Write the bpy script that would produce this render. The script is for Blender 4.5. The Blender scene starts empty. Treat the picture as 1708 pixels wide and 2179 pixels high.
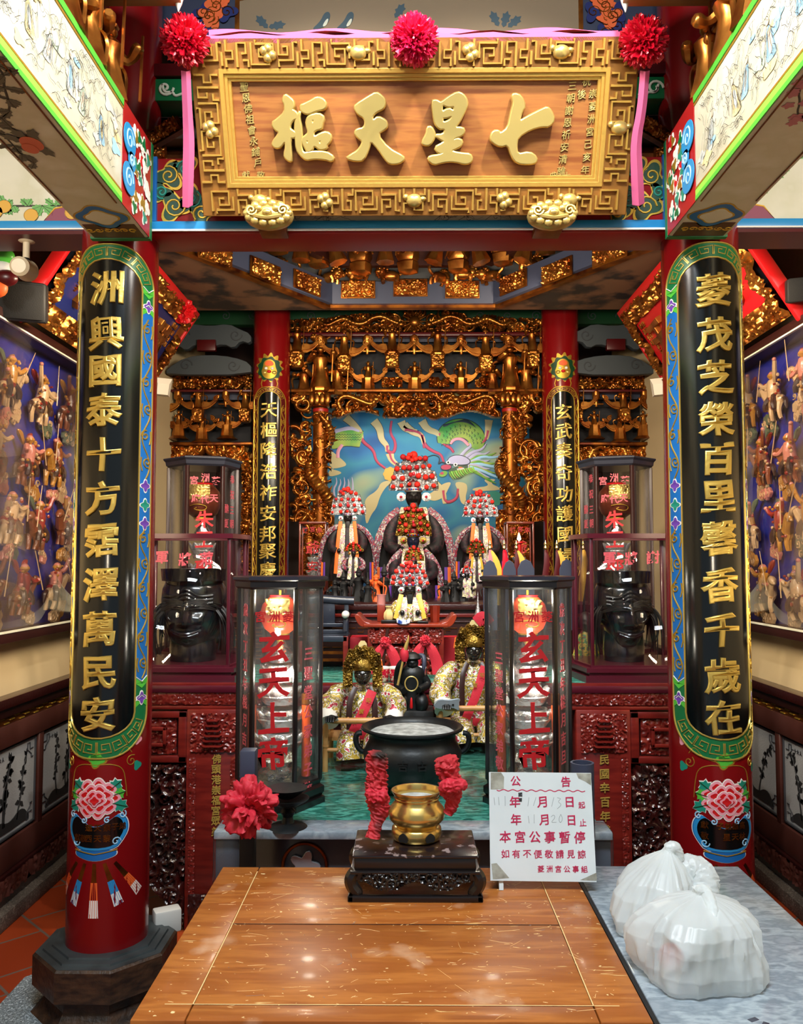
import bpy, bmesh, math, random
import numpy as np
from mathutils import Vector, Matrix, noise as mnoise
from mathutils.geometry import tessellate_polygon
PI = math.pi
SC = bpy.context.scene
COL = SC.collection
# ---------------------------------------------------------------- camera
F, CX, CY, W, H, EYE = 1776.0, 868.0, 1195.0, 1708, 2179, 1.6
cam = bpy.data.cameras.new('camera')
cam.sensor_fit = 'HORIZONTAL'; cam.sensor_width = 36.0; cam.lens = F*36.0/W
cam.clip_start = .05
camo = bpy.data.objects.new('camera', cam); COL.objects.link(camo)
pitch = math.atan((CY-H/2)/F); yaw = math.atan((CX-W/2)/F)
camo.location = (0, 0, EYE); camo.rotation_euler = (PI/2+pitch, 0, yaw)
SC.camera = camo
RM = camo.rotation_euler.to_matrix()
def ray(px, py):
    return RM @ Vector(((px-W/2)/F, -(py-H/2)/F, -1.0))
def P(px, py, Y):
    d = ray(px, py); t = Y/d.y
    return np.array((d.x*t, Y, EYE+d.z*t))
def PZ(px, py, z):
    d = ray(px, py); t = (z-EYE)/d.z
    return np.array((d.x*t, d.y*t, z))
def PPL(px, py, o, n):
    d = ray(px, py); o = Vector(o); n = Vector(n); c = Vector((0, 0, EYE))
    return np.array(c + d*((o-c).dot(n)/d.dot(n)))
# ---------------------------------------------------------------- world, lights, exposure
SC.view_settings.view_transform = 'Standard'; SC.view_settings.look = 'None'
SC.view_settings.gamma = 1; SC.view_settings.use_curve_mapping = False
SC.view_settings.exposure = 0.0
SC.cycles.max_bounces = 6; SC.cycles.diffuse_bounces = 3; SC.cycles.glossy_bounces = 3
SC.cycles.transparent_max_bounces = 24; SC.cycles.transmission_bounces = 4
SC.cycles.sample_clamp_indirect = 4.0; SC.cycles.caustics_reflective = False; SC.cycles.caustics_refractive = False
wd = bpy.data.worlds.new('hall_air'); SC.world = wd; wd.use_nodes = True
wd.node_tree.nodes['Background'].inputs[0].default_value = (.80, .90, 1.0, 1)
wd.node_tree.nodes['Background'].inputs[1].default_value = .30
def lamp(name, kind, loc, tgt, power, col, size=.2, angle=70, blend=.6, sy=None):
    l = bpy.data.lights.new(name, kind); l.energy = power; l.color = col
    if kind == 'AREA':
        l.size = size
        if sy: l.shape = 'RECTANGLE'; l.size_y = sy
    else: l.shadow_soft_size = size
    if kind == 'SPOT': l.spot_size = math.radians(angle); l.spot_blend = blend
    o = bpy.data.objects.new(name, l); COL.objects.link(o); o.location = loc
    o.rotation_euler = (Vector(tgt)-Vector(loc)).to_track_quat('-Z', 'Y').to_euler()
    return o
WARM = (1, .80, .55); NEUT = (1, .93, .82); COOL = (.88, .95, 1.0)
lamp('plaque_spot_left', 'SPOT', (-.62, 1.72, 4.08), (-.30, 2.85, 3.05), 185, (1, .95, .86), .05, 62)
lamp('plaque_spot_right', 'SPOT', (.66, 1.72, 4.08), (.34, 2.85, 3.05), 185, (1, .95, .86), .05, 62)
lamp('beam_flood_left', 'SPOT', (.75, 1.5, 3.75), (-1.05, 2.0, 2.9), 300, NEUT, .25, 60)
lamp('beam_flood_right', 'SPOT', (-.75, 1.5, 3.75), (1.1, 2.0, 2.9), 300, NEUT, .25, 60)
lamp('hall_tube', 'AREA', (0, .55, 4.0), (0, 1.7, .6), 150, COOL, 1.6, sy=.5)
lamp('aisle_lamp_left', 'SPOT', (-1.52, 2.2, 1.95), (-1.85, 4.2, 1.55), 75, WARM, .12, 62, .8)
lamp('wall_fill_left', 'SPOT', (-1.16, 1.4, 1.62), (-1.85, 4.3, 1.44), 620, (1, .84, .62), .12, 30, .9)  # added unseen spot that brightens the left wall around the relief case
lamp('lintel_fill_left', 'SPOT', (-1.45, 1.2, 2.72), (-1.5, 3.04, 3.02), 130, NEUT, .1, 42, .8)  # added unseen spot that brightens the left side lintel
lamp('aisle_top_left', 'AREA', (-1.15, 3.45, 2.72), (-1.85, 4.25, 1.9), 16, WARM, .3, sy=.1)
lamp('aisle_lamp_right', 'SPOT', (1.52, 2.2, 1.95), (1.85, 4.2, 1.55), 75, WARM, .12, 62, .8)
lamp('wall_fill_right', 'SPOT', (1.16, 1.4, 1.62), (1.85, 4.3, 1.44), 620, (1, .84, .62), .12, 30, .9)  # same added spot for the right wall, no fitting stands here
lamp('lintel_fill_right', 'SPOT', (1.45, 1.2, 2.72), (1.5, 3.04, 3.02), 130, NEUT, .1, 42, .8)  # unseen spot added to lift the right side lintel
lamp('aisle_top_right', 'AREA', (1.15, 3.45, 2.72), (1.85, 4.25, 1.9), 16, WARM, .3, sy=.1)
lamp('altar_lamp', 'AREA', (0, 3.5, 2.72), (0, 6.2, 1.75), 62, (1, .86, .68), 1.5, sy=.12)
lamp('caisson_lamp', 'SPOT', (0, 3.4, 2.75), (0, 5.4, 3.45), 26, (1, .80, .55), .1, 120, .8)
lamp('screen_lamp_left', 'SPOT', (-.75, 4.6, 3.15), (-.3, 6.5, 2.5), 34, (1, .80, .55), .05, 95)
lamp('screen_lamp_right', 'SPOT', (.80, 4.6, 3.15), (.35, 6.5, 2.5), 34, (1, .80, .55), .05, 95)
lamp('mural_tube', 'AREA', (.03, 6.75, 2.72), (.03, 7.2, 2.0), 4.5, COOL, 1.1, sy=.06)
# ---------------------------------------------------------------- mesh helpers: a piece is (verts, flat corner list, corner counts)
def Q(v, f):
    v = np.asarray(v, float).reshape(-1, 3)
    if isinstance(f, np.ndarray): return v, f.ravel().astype(int), np.full(len(f), f.shape[1])
    return v, np.array([i for a in f for i in a], int), np.array([len(a) for a in f], int)
def join(*ps):
    vs, fs, ss, n = [], [], [], 0
    for v, f, s in ps:
        vs.append(v); fs.append(f+n); ss.append(s); n += len(v)
    return np.concatenate(vs), np.concatenate(fs), np.concatenate(ss)
def mv(p, o=(0, 0, 0), r=None, s=None):
    v = p[0]
    if s is not None: v = v*np.asarray(s, float)
    if r is not None: v = v @ np.array(Matrix.Rotation(r[2], 3, 'Z') @ Matrix.Rotation(r[1], 3, 'Y') @ Matrix.Rotation(r[0], 3, 'X')).T
    return v+np.asarray(o, float), p[1], p[2]
def fmap(p, fn): return fn(p[0]), p[1], p[2]
def gridf(nu, nv, cu=False, cv=False):
    i = np.arange(nu if cu else nu-1); j = np.arange(nv if cv else nv-1)
    I, J = np.meshgrid(i, j, indexing='ij'); I2 = (I+1) % nu; J2 = (J+1) % nv
    return np.stack([I*nv+J, I2*nv+J, I2*nv+J2, I*nv+J2], -1).reshape(-1, 4)
_BF = np.array([[0, 3, 2, 1], [4, 5, 6, 7], [0, 1, 5, 4], [1, 2, 6, 5], [2, 3, 7, 6], [3, 0, 4, 7]])
def box(c, s, b=0, r=None):
    s = np.asarray(s, float)
    if b:
        bm = bmesh.new(); bmesh.ops.create_cube(bm, size=1)
        for v in bm.verts: v.co = Vector((v.co.x*s[0], v.co.y*s[1], v.co.z*s[2]))
        bmesh.ops.bevel(bm, geom=bm.edges[:], offset=min(b, s.min()*.45), segments=2, profile=.5, affect='EDGES')
        p = Q([v.co[:] for v in bm.verts], [[v.index for v in f.verts] for f in bm.faces]) if not bm.verts.index_update() else None
        bm.free()
    else:
        p = Q(np.array([[x, y, z] for z in (-.5, .5) for x, y in ((-.5, -.5), (.5, -.5), (.5, .5), (-.5, .5))])*s, _BF)
    return mv(p, c, r)
def bb(x0, x1, y0, y1, z0, z1, b=0): return box(((x0+x1)/2, (y0+y1)/2, (z0+z1)/2), (abs(x1-x0), abs(y1-y0), abs(z1-z0)), b)
def hexa(lo, hi): return Q(np.array(list(lo)+list(hi)), _BF)       # four low corners, four high corners
def lathe(prof, n=32, rot=0, sx=1, sy=1, fold=None, cap=True):
    a = np.arange(n)/n*2*PI+rot; pr = np.asarray(prof, float)
    R = pr[:, 0][:, None]*np.ones(n); Z = pr[:, 1][:, None]*np.ones(n)
    if fold is not None: R = R*(1+fold(a[None, :], Z))
    v = np.stack([R*np.cos(a)*sx, R*np.sin(a)*sy, Z], -1).reshape(-1, 3)
    m = len(pr); f = gridf(m, n, False, True)[:, ::-1]
    p = Q(v, f)
    caps = []
    if pr[0, 0] > 1e-5: caps.append(list(range(n))[::-1])
    if pr[-1, 0] > 1e-5: caps.append(list(range((m-1)*n, m*n)))
    if caps and cap:
        fl = np.concatenate([p[1]]+[np.array(c) for c in caps]); sz = np.concatenate([p[2], [n]*len(caps)])
        p = (p[0], fl, sz)
    return p
def ell(c, r, n=12, m=8, rot=None):
    t = np.linspace(-PI/2, PI/2, m+1); t[0] += 1e-3; t[-1] -= 1e-3
    p = lathe(np.stack([np.cos(t), np.sin(t)], 1), n)
    r = np.ones(3)*np.asarray(r, float)
    return mv(p, c, rot, r)
def tube(pts, r, n=8, flat=1.0):
    pts = np.asarray(pts, float); m = len(pts)
    r = np.asarray(r, float)
    r = np.ones(m)*r if r.ndim == 0 else (r if len(r) == m else np.interp(np.linspace(0, 1, m), np.linspace(0, 1, len(r)), r))
    t = np.gradient(pts, axis=0); t /= np.linalg.norm(t, axis=1)[:, None]+1e-12
    u = np.cross(t[0], (0, 0, 1) if abs(t[0][2]) < .9 else (1, 0, 0)); us = []
    for k in range(m):
        u = u-t[k]*u.dot(t[k]); u /= np.linalg.norm(u)+1e-12; us.append(u)
    us = np.array(us); ws = np.cross(t, us); a = np.arange(n)/n*2*PI
    v = pts[:, None]+r[:, None, None]*(np.cos(a)[None, :, None]*us[:, None]+flat*np.sin(a)[None, :, None]*ws[:, None])
    f = gridf(m, n, False, True)
    fl = np.concatenate([f.ravel(), np.arange(n)[::-1], np.arange((m-1)*n, m*n)])
    return v.reshape(-1, 3), fl, np.concatenate([np.full(len(f), 4), [n, n]])
def smooth(pts, k=4, closed=False):
    p = np.asarray(pts, float)
    for _ in range(k if k < 4 else 2):
        q = np.roll(p, -1, 0) if closed else p[1:]; a = p if closed else p[:-1]
        s = np.stack([a*.75+q*.25, a*.25+q*.75], 1).reshape(-1, p.shape[1])
        p = s if closed else np.concatenate([p[:1], s, p[-1:]])
    return p
def rib(pts, w, h=.003, w0=0.0):          # raised half-round line on a (u,v) plane, third coordinate is height
    p = np.asarray(pts, float)[:, :2]; m = len(p); w = np.ones(m)*np.asarray(w, float)/2
    t = np.gradient(p, axis=0); t /= np.linalg.norm(t, axis=1)[:, None]+1e-12
    nn = np.stack([-t[:, 1], t[:, 0]], 1)
    prof = [(-1, 0), (-.55, 1), (.55, 1), (1, 0)]
    v = np.stack([np.concatenate([p+nn*(w*a)[:, None], np.full((m, 1), w0+h*b)], 1) for a, b in prof], 1)
    f = gridf(m, 4)[:, ::-1]
    fl = np.concatenate([f.ravel(), [0, 1, 2, 3], [(m-1)*4+3, (m-1)*4+2, (m-1)*4+1, (m-1)*4]])
    return v.reshape(-1, 3), fl, np.concatenate([np.full(len(f), 4), [4, 4]])
def spiral(c, r, turns=1.5, a0=0, n=18, hand=1):
    t = np.linspace(0, 1, n); a = a0+hand*turns*2*PI*(1-t); q = r*(.12+.88*t)
    return np.stack([c[0]+q*np.cos(a), c[1]+q*np.sin(a)], 1)
_DG = None
def _curve_eval(c):
    o = bpy.data.objects.new('tmp', c); COL.objects.link(o)
    dg = bpy.context.evaluated_depsgraph_get(); ev = o.evaluated_get(dg); m = ev.to_mesh()
    v = np.empty(len(m.vertices)*3); m.vertices.foreach_get('co', v)
    f = np.empty(len(m.loops), np.int32); m.loops.foreach_get('vertex_index', f)
    s = np.empty(len(m.polygons), np.int32); m.polygons.foreach_get('loop_total', s)
    ev.to_mesh_clear(); bpy.data.objects.remove(o); bpy.data.curves.remove(c)
    return v.reshape(-1, 3), f.astype(int), s.astype(int)
def shape(loops, ext=.004, bev=0.0, off=0.0):    # filled outline(s) in (u,v), from height 0 to ext (+bevel)
    c = bpy.data.curves.new('tmp', 'CURVE'); c.dimensions = '2D'; c.fill_mode = 'BOTH'
    c.extrude = ext/2; c.bevel_depth = bev; c.bevel_resolution = 1; c.offset = off
    for L in loops:
        s = c.splines.new('POLY'); s.points.add(len(L)-1)
        for k, q in enumerate(L): s.points[k].co = (q[0], q[1], 0, 1)
        s.use_cyclic_u = True
    p = _curve_eval(c)
    return mv(p, (0, 0, ext/2+bev))
_TX = {}
def text(s, size=.1, ext=.008, bev=.003, off=.0, res=3):
    k = (s, round(ext/size, 4), round(bev/size, 4), round(off/size, 4), res)
    if k not in _TX:
        c = bpy.data.curves.new('tmp', 'FONT'); c.body = s; c.extrude = ext/size/2; c.bevel_depth = bev/size
        c.bevel_resolution = 1; c.offset = off/size; c.resolution_u = res
        p = _curve_eval(c)
        if len(p[0]):
            lo, hi = p[0].min(0), p[0].max(0); p = mv(p, -(lo+hi)/2*np.array((1, 1, 0))+np.array((0, 0, ext/size/2)))
        _TX[k] = p
    return mv(_TX[k], s=(size, size, size))
def brush(p, sl=.10, seed=0):      # slants a printed letter into a written one
    def fn(v):
        h = max(np.ptp(v[:, 1]), 1e-6); u = v[:, 0]/h; t = v[:, 1]/h
        v2 = v.copy(); v2[:, 1] += sl*v[:, 0]+h*.018*np.sin(u*7+seed); v2[:, 0] += h*.02*np.sin(t*6+seed*1.7)
        return v2
    return fmap(p, fn)
def cutx(p, step):
    bm = bmesh.new(); vs = [bm.verts.new(q) for q in p[0]]
    k = 0
    for s in p[2]:
        try: bm.faces.new([vs[i] for i in p[1][k:k+s]])
        except ValueError: pass
        k += s
    lo, hi = p[0][:, 0].min(), p[0][:, 0].max(); x = math.ceil(lo/step)*step
    while x < hi:
        bmesh.ops.bisect_plane(bm, geom=bm.verts[:]+bm.edges[:]+bm.faces[:], dist=1e-6, plane_co=(x+1e-5, 0, 0), plane_no=(1, 0, 0)); x += step
    bm.verts.index_update()
    q = Q([v.co[:] for v in bm.verts], [[v.index for v in f.verts] for f in bm.faces]); bm.free()
    return q
def flatmap(o, ux, uy, n):
    M = np.array([ux, uy, n], float); o = np.asarray(o, float)
    return lambda v: v @ M+o
def cylmap(cx, cy, R, z0=0, a0=0):
    def fn(v):
        a = v[:, 0]/R+a0; r = R+v[:, 2]
        return np.stack([cx+r*np.sin(a), cy-r*np.cos(a), z0+v[:, 1]], 1)
    return fn
FRONT = lambda o: flatmap(o, (1, 0, 0), (0, 0, 1), (0, -1, 0))      # plane facing the viewer
def ellipse(c, rx, ry, n=24, a0=0):
    a = np.arange(n)/n*2*PI+a0
    return np.stack([c[0]+rx*np.cos(a), c[1]+ry*np.sin(a)], 1)
def relief(w, h, cell, seed, depth=.03, curl=.05, pierce=.0, top=None, dense=1.6, back=-.3):
    """carved scrollwork: curls and leaf rosettes stamped into a height field, optionally cut through"""
    rg = np.random.default_rng(seed); nx = max(3, int(w/cell)+1); ny = max(3, int(h/cell)+1)
    u = np.linspace(-w/2, w/2, nx); v = np.linspace(0, h, ny); Z = np.zeros((nx, ny))
    for _ in range(int(w*h/curl**2*dense)+2):
        c = (rg.uniform(-w/2, w/2), rg.uniform(0, h)); r = curl*rg.uniform(.6, 1.35); k = rg.integers(0, 4); ph = rg.uniform(0, 6.28); hd = rg.choice([-1, 1])
        a, b = np.searchsorted(u, (c[0]-r, c[0]+r)); d, e = np.searchsorted(v, (c[1]-r, c[1]+r))
        if b-a < 2 or e-d < 2: continue
        X, Y = np.meshgrid(u[a:b]-c[0], v[d:e]-c[1], indexing='ij'); q = np.hypot(X, Y)/r; t = np.arctan2(Y, X)*hd
        env = np.sqrt(np.clip(1-q*q, 0, 1))
        if k < 2: s = .5+.5*np.cos(t+q*8.5+ph)
        elif k == 2: s = .5+.5*np.cos(5*t+ph)*np.clip(q*1.6, 0, 1)
        else: s = .5+.5*np.cos(q*9)
        Z[a:b, d:e] = np.maximum(Z[a:b, d:e], env*(.15+.85*s)*rg.uniform(.7, 1))
    keep = np.ones((nx-1, ny-1), bool)
    if top is not None:
        X, Y = np.meshgrid(u, v, indexing='ij'); ok = top(X, Y); Z = np.where(ok, Z, -1)
        keep &= ok[:-1, :-1] | ok[1:, :-1] | ok[1:, 1:] | ok[:-1, 1:]
    if pierce > 0:
        on = Z > pierce; keep &= on[:-1, :-1] | on[1:, :-1] | on[1:, 1:] | on[:-1, 1:]
        Zw = np.where(on, Z*depth, back*depth)
    else: Zw = np.clip(Z, 0, 1)*depth
    X, Y = np.meshgrid(u, v, indexing='ij')
    f = gridf(nx, ny).reshape(nx-1, ny-1, 4)[keep]
    used, inv = np.unique(f, return_inverse=True)
    return Q(np.stack([X, Y, Zw], -1).reshape(-1, 3)[used], inv.reshape(-1, 4))
# ---------------------------------------------------------------- objects
WL = {}
def mk(name, geo, parent=None, label=None, cat=None, group=None, kind=None, ang=40, world=True, smooth=True):
    if not isinstance(geo, list): geo = [geo]
    mats = []
    for g in geo:
        if g[1] not in mats: mats.append(g[1])
    p = join(*[g[0] for g in geo])
    mi = np.concatenate([np.full(len(g[0][2]), mats.index(g[1])) for g in geo])
    off = WL.get(parent.name, np.zeros(3)) if (parent is not None and world) else np.zeros(3)
    m = bpy.data.meshes.new(name); v = p[0]-off
    m.vertices.add(len(v)); m.vertices.foreach_set('co', v.ravel())
    m.loops.add(len(p[1])); m.loops.foreach_set('vertex_index', p[1].astype(np.int32))
    m.polygons.add(len(p[2])); m.polygons.foreach_set('loop_start', np.concatenate([[0], np.cumsum(p[2])[:-1]]).astype(np.int32))
    m.polygons.foreach_set('material_index', mi.astype(np.int32))
    m.update(calc_edges=True); m.validate()
    for t in mats: m.materials.append(t)
    if smooth:
        m.polygons.foreach_set('use_smooth', np.ones(len(m.polygons), bool))
        m.set_sharp_from_angle(angle=math.radians(ang))
    o = bpy.data.objects.new(name, m); COL.objects.link(o)
    if parent is not None: o.parent = parent
    WL[o.name] = off
    return tag(o, label, cat, group, kind)
def mkeach(name, items, parent, **k):      # one part for every letter or patch
    for it in items: mk(name, [it], parent, **k)
def tag(o, label=None, cat=None, group=None, kind=None):
    if label: o['label'] = label
    if cat: o['category'] = cat
    if group: o['group'] = group
    if kind: o['kind'] = kind
    return o
def thing(name, loc, label, cat, group=None, rz=0):
    o = bpy.data.objects.new(name, None); COL.objects.link(o); o.location = loc; o.rotation_euler.z = rz
    o.empty_display_size = .05; WL[o.name] = np.array(loc, float)
    return tag(o, label, cat, group, 'thing' if any(w in name for w in ('beam', 'lintel', 'board', 'column')) else None)
def dup(root, loc, label=None, rz=None, sc=None, group=None):
    def cp(o, par):
        c = o.copy(); COL.objects.link(c); c.parent = par; WL[c.name] = WL.get(o.name)
        for ch in list(o.children): cp(ch, c)
        return c
    r = cp(root, root.parent); r.location = loc
    if rz is not None: r.rotation_euler.z = rz
    if sc is not None: r.scale = (sc,)*3 if np.isscalar(sc) else sc
    if label: r['label'] = label
    if group: r['group'] = group
    return r
# ---------------------------------------------------------------- materials
def lin(h):
    h = h.lstrip('#'); c = [int(h[i:i+2], 16)/255 for i in (0, 2, 4)]
    return tuple(x/12.92 if x <= .04045 else ((x+.055)/1.055)**2.4 for x in c)+(1,)
def mat(name, col, rough=.5, metal=0, coat=0, bump=0, bscale=40, var=None, vscale=8, vstretch=(1, 1, 1), vdet=4, emit=0, spec=.5, alpha=None, sss=0, vpos=(.35, .65)):
    m = bpy.data.materials.new(name); m.use_nodes = True; nt = m.node_tree; b = nt.nodes['Principled BSDF']
    c = lin(col) if isinstance(col, str) else tuple(col)+(1,)
    b.inputs['Base Color'].default_value = c; b.inputs['Roughness'].default_value = rough; b.inputs['Metallic'].default_value = metal
    b.inputs['Coat Weight'].default_value = coat; b.inputs['Coat Roughness'].default_value = .12; b.inputs['Specular IOR Level'].default_value = spec
    if emit: b.inputs['Emission Color'].default_value = c; b.inputs['Emission Strength'].default_value = emit
    tc = None
    if var or bump:
        tc = nt.nodes.new('ShaderNodeTexCoord')
    if var:
        mp = nt.nodes.new('ShaderNodeMapping'); mp.inputs['Scale'].default_value = vstretch; nt.links.new(tc.outputs['Object'], mp.inputs[0])
        n = nt.nodes.new('ShaderNodeTexNoise'); n.inputs['Scale'].default_value = vscale; n.inputs['Detail'].default_value = vdet; nt.links.new(mp.outputs[0], n.inputs['Vector'])
        r = nt.nodes.new('ShaderNodeValToRGB'); cols = [c]+[lin(x) if isinstance(x, str) else tuple(x)+(1,) for x in (var if isinstance(var, (list, tuple)) else [var])]
        e = r.color_ramp.elements; k = len(cols)
        while len(e) < k: e.new(.5)
        for i, cc in enumerate(cols): e[i].position = vpos[0]+(vpos[1]-vpos[0])*i/max(1, k-1); e[i].color = cc
        nt.links.new(n.outputs['Fac'], r.inputs[0]); nt.links.new(r.outputs[0], b.inputs['Base Color'])
    if bump:
        n2 = nt.nodes.new('ShaderNodeTexNoise'); n2.inputs['Scale'].default_value = bscale; n2.inputs['Detail'].default_value = 3; nt.links.new(tc.outputs['Object'], n2.inputs['Vector'])
        bn = nt.nodes.new('ShaderNodeBump'); bn.inputs['Strength'].default_value = bump; bn.inputs['Distance'].default_value = .01
        nt.links.new(n2.outputs['Fac'], bn.inputs['Height']); nt.links.new(bn.outputs[0], b.inputs['Normal'])
    return m
def glassmat(name, tint=(1, 1, 1), rough=.02, refl=1.0, haze=0.0):
    m = bpy.data.materials.new(name); m.use_nodes = True; nt = m.node_tree; nt.nodes.clear()
    o = nt.nodes.new('ShaderNodeOutputMaterial'); t = nt.nodes.new('ShaderNodeBsdfTransparent'); t.inputs[0].default_value = tint+(1,)
    g = nt.nodes.new('ShaderNodeBsdfGlossy'); g.inputs['Roughness'].default_value = rough
    lw = nt.nodes.new('ShaderNodeLayerWeight'); lw.inputs[0].default_value = .5; pw = nt.nodes.new('ShaderNodeMath'); pw.operation = 'POWER'; pw.inputs[1].default_value = 5; nt.links.new(lw.outputs['Facing'], pw.inputs[0])
    fr = nt.nodes.new('ShaderNodeMath'); fr.operation = 'MULTIPLY_ADD'; fr.inputs[1].default_value = .8; fr.inputs[2].default_value = .022*refl; nt.links.new(pw.outputs[0], fr.inputs[0])
    mx = nt.nodes.new('ShaderNodeMixShader'); nt.links.new(fr.outputs[0], mx.inputs[0]); nt.links.new(t.outputs[0], mx.inputs[1]); nt.links.new(g.outputs[0], mx.inputs[2])
    last = mx
    if haze:
        d = nt.nodes.new('ShaderNodeBsdfDiffuse'); d.inputs[0].default_value = (.55, .56, .56, 1)
        m2 = nt.nodes.new('ShaderNodeMixShader'); m2.inputs[0].default_value = haze; nt.links.new(mx.outputs[0], m2.inputs[1]); nt.links.new(d.outputs[0], m2.inputs[2]); last = m2
    nt.links.new(last.outputs[0], o.inputs[0]); return m
M = {}
M['gold_plate'] = mat('gold_plate', '#DABE70', .28, .6, bump=.06, bscale=25)
M['gold_leaf'] = mat('gold_leaf', '#D9B85A', .34, .65, bump=.12, bscale=60)
M['gold_line'] = mat('gold_line', '#C9A23C', .4, .7)
M['gold_carved'] = mat('gold_carved', '#C8853A', .30, .9, var='#8A4A1C', vscale=9, bump=.04, bscale=90)
M['gold_dark'] = mat('gold_dark', '#9A5A18', .38, .8, var='#4A1C08', vscale=10)
M['gold_frame'] = mat('gold_frame', '#DCAC52', .34, .65, bump=.1, bscale=70)
M['gold_frame_bed'] = mat('gold_frame_bed', '#986426', .5, .3)
M['plaque_wood'] = mat('plaque_wood', '#94562A', .42, 0, coat=.1, var=['#A3672F', '#85481E'], vscale=3, vstretch=(1.2, 10, 14), vdet=6)
M['red_lacquer'] = mat('red_lacquer', '#7C0C10', .22, 0, coat=.35, bump=.02, bscale=6)
M['red_paint'] = mat('red_paint', '#A01818', .4)
M['red_bright'] = mat('red_bright', '#C8141A', .42)
M['red_dark'] = mat('red_dark', '#4E0A0E', .35)
M['black_lacquer'] = mat('black_lacquer', '#060B0C', .16, 0, coat=.3, bump=.015, bscale=8)
M['black_gloss'] = mat('black_gloss', '#0A1014', .2, 0, coat=.6)
M['black_matte'] = mat('black_matte', '#0B0C0E', .6)
M['green_paint'] = mat('green_paint', '#0E6B3A', .4)
M['green_deep'] = mat('green_deep', '#0B3F22', .45)
M['green_light'] = mat('green_light', '#4FB43A', .4)
M['green_lime'] = mat('green_lime', '#8FD24A', .45)
M['teal_paint'] = mat('teal_paint', '#1E8A74', .4)
M['blue_paint'] = mat('blue_paint', '#1467B0', .4)
M['blue_sky'] = mat('blue_sky', '#2A8CC8', .4)
M['blue_pale'] = mat('blue_pale', '#9CCBE8', .45)
M['blue_navy'] = mat('blue_navy', '#14205C', .45)
M['slate_blue'] = mat('slate_blue', '#343A4E', .5)
M['purple_paint'] = mat('purple_paint', '#6A3FA0', .45)
M['pink_paint'] = mat('pink_paint', '#E89AA8', .5)
M['white_paint'] = mat('white_paint', '#EDE9E0', .5)
M['cream_paint'] = mat('cream_paint', '#D9D6C2', .5, var=['#CFCDB4', '#E2E2D4'], vscale=5)
M['orange_paint'] = mat('orange_paint', '#E8642A', .5)
M['ink'] = mat('ink', '#3A352E', .7)
M['cream_wall'] = mat('cream_wall', '#E6CC9C', .8, bump=.05, bscale=80)
M['ceiling_paint'] = mat('ceiling_paint', '#6A4A34', .6, var='#1E1C1C', vscale=5, vpos=(.48, .60))
M['dark_wood'] = mat('dark_wood', '#2A0F0C', .4)
M['rosewood'] = mat('rosewood', '#5E1512', .3, 0, coat=.3, var='#7A221A', vscale=6, vstretch=(1, 1, 6))
M['wainscot_wood'] = mat('wainscot_wood', '#4A241C', .38, coat=.15, var='#56302A', vscale=5)
M['lantern_dim'] = mat('lantern_dim', '#6E3424', .3, coat=.3)
M['rosewood_dark'] = mat('rosewood_dark', '#2E0B0A', .34, coat=.3, bump=.2, bscale=90)
M['purple_wood'] = mat('purple_wood', '#4A1020', .3, coat=.3)
M['ebony'] = mat('ebony', '#120D0E', .3, coat=.3)
M['ebony_lip'] = mat('ebony_lip', '#2A2C38', .3, coat=.3)
M['stone_dark'] = mat('stone_dark', '#4A3322', .45, var='#241A14', vscale=9, vstretch=(2, 2, 6), bump=.3, bscale=60)
M['stone_top'] = mat('stone_top', '#3C4446', .4, var='#2A2F30', vscale=10)
M['granite'] = mat('granite', '#8E989C', .45, var=['#4E5658', '#B4BEC2'], vscale=110, vdet=2, vpos=(.4, .62))
M['granite_dim'] = mat('granite_dim', '#5E544C', .6, var=['#3A332E', '#766C62'], vscale=110, vdet=2, vpos=(.4, .62))
M['marble_grey'] = mat('marble_grey', '#8E99A2', .16, var=['#79858F', '#9DA9B1', '#74808A'], vscale=16, vstretch=(1, 2.2, 1), vdet=10, vpos=(.34, .66), spec=.6)
M['marble_green'] = mat('marble_green', '#2F7264', .14, var=['#1E5248', '#4C9486', '#1B4A42'], vscale=14, vstretch=(1, 2.6, 1), vdet=8, spec=.6)
M['steel'] = mat('steel', '#9CA6AE', .28, .6)
M['marble_front'] = mat('marble_front', '#4A505E', .25, var='#33323C', vscale=5)
M['iron'] = mat('iron', '#15191B', .42, .3, bump=.08, bscale=70)
M['brass'] = mat('brass', '#DDBE70', .24, .9, var='#A8702A', vscale=9, vpos=(.58, .78))
M['ash'] = mat('ash', '#C9CBC6', .9, var='#8C8C86', vscale=30, bump=.5, bscale=90)
M['bamboo'] = mat('bamboo', '#C9A066', .4, var='#B07E46', vscale=10)
M['silver'] = mat('silver', '#C8CCD0', .2, 1, bump=.6, bscale=55)
M['silver_foil'] = mat('silver_foil', '#E2E4E6', .25, .75, bump=.8, bscale=60)
M['red_cloth'] = mat('red_cloth', '#C01F34', .65, bump=.1, bscale=200)
M['red_cloth_soot'] = mat('red_cloth_soot', '#B4202C', .7, var='#1C1414', vscale=9, vpos=(.50, .66))
M['magenta_foil'] = mat('magenta_foil', '#D81848', .28, .1)
M['crimson_foil'] = mat('crimson_foil', '#C80E28', .28, .1)
M['pink_cloth'] = mat('pink_cloth', '#EE6E9E', .5)
M['white_board'] = mat('white_board', '#D8E2E6', .45, var='#C3CFD2', vscale=4)
M['peel'] = mat('peel', '#A9ABA0', .8, var='#7E7E72', vscale=40)
M['marker_red'] = mat('marker_red', '#B0184A', .6)
M['pencil'] = mat('pencil', '#8E989C', .7)
M['marker_black'] = mat('marker_black', '#23262A', .6)
M['glass'] = glassmat('glass')
M['glass_dusty'] = glassmat('glass_dusty', (.96, .98, .97), .05, haze=.035)
M['glass_red_text'] = mat('glass_red_text', '#B01018', .5)
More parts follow.
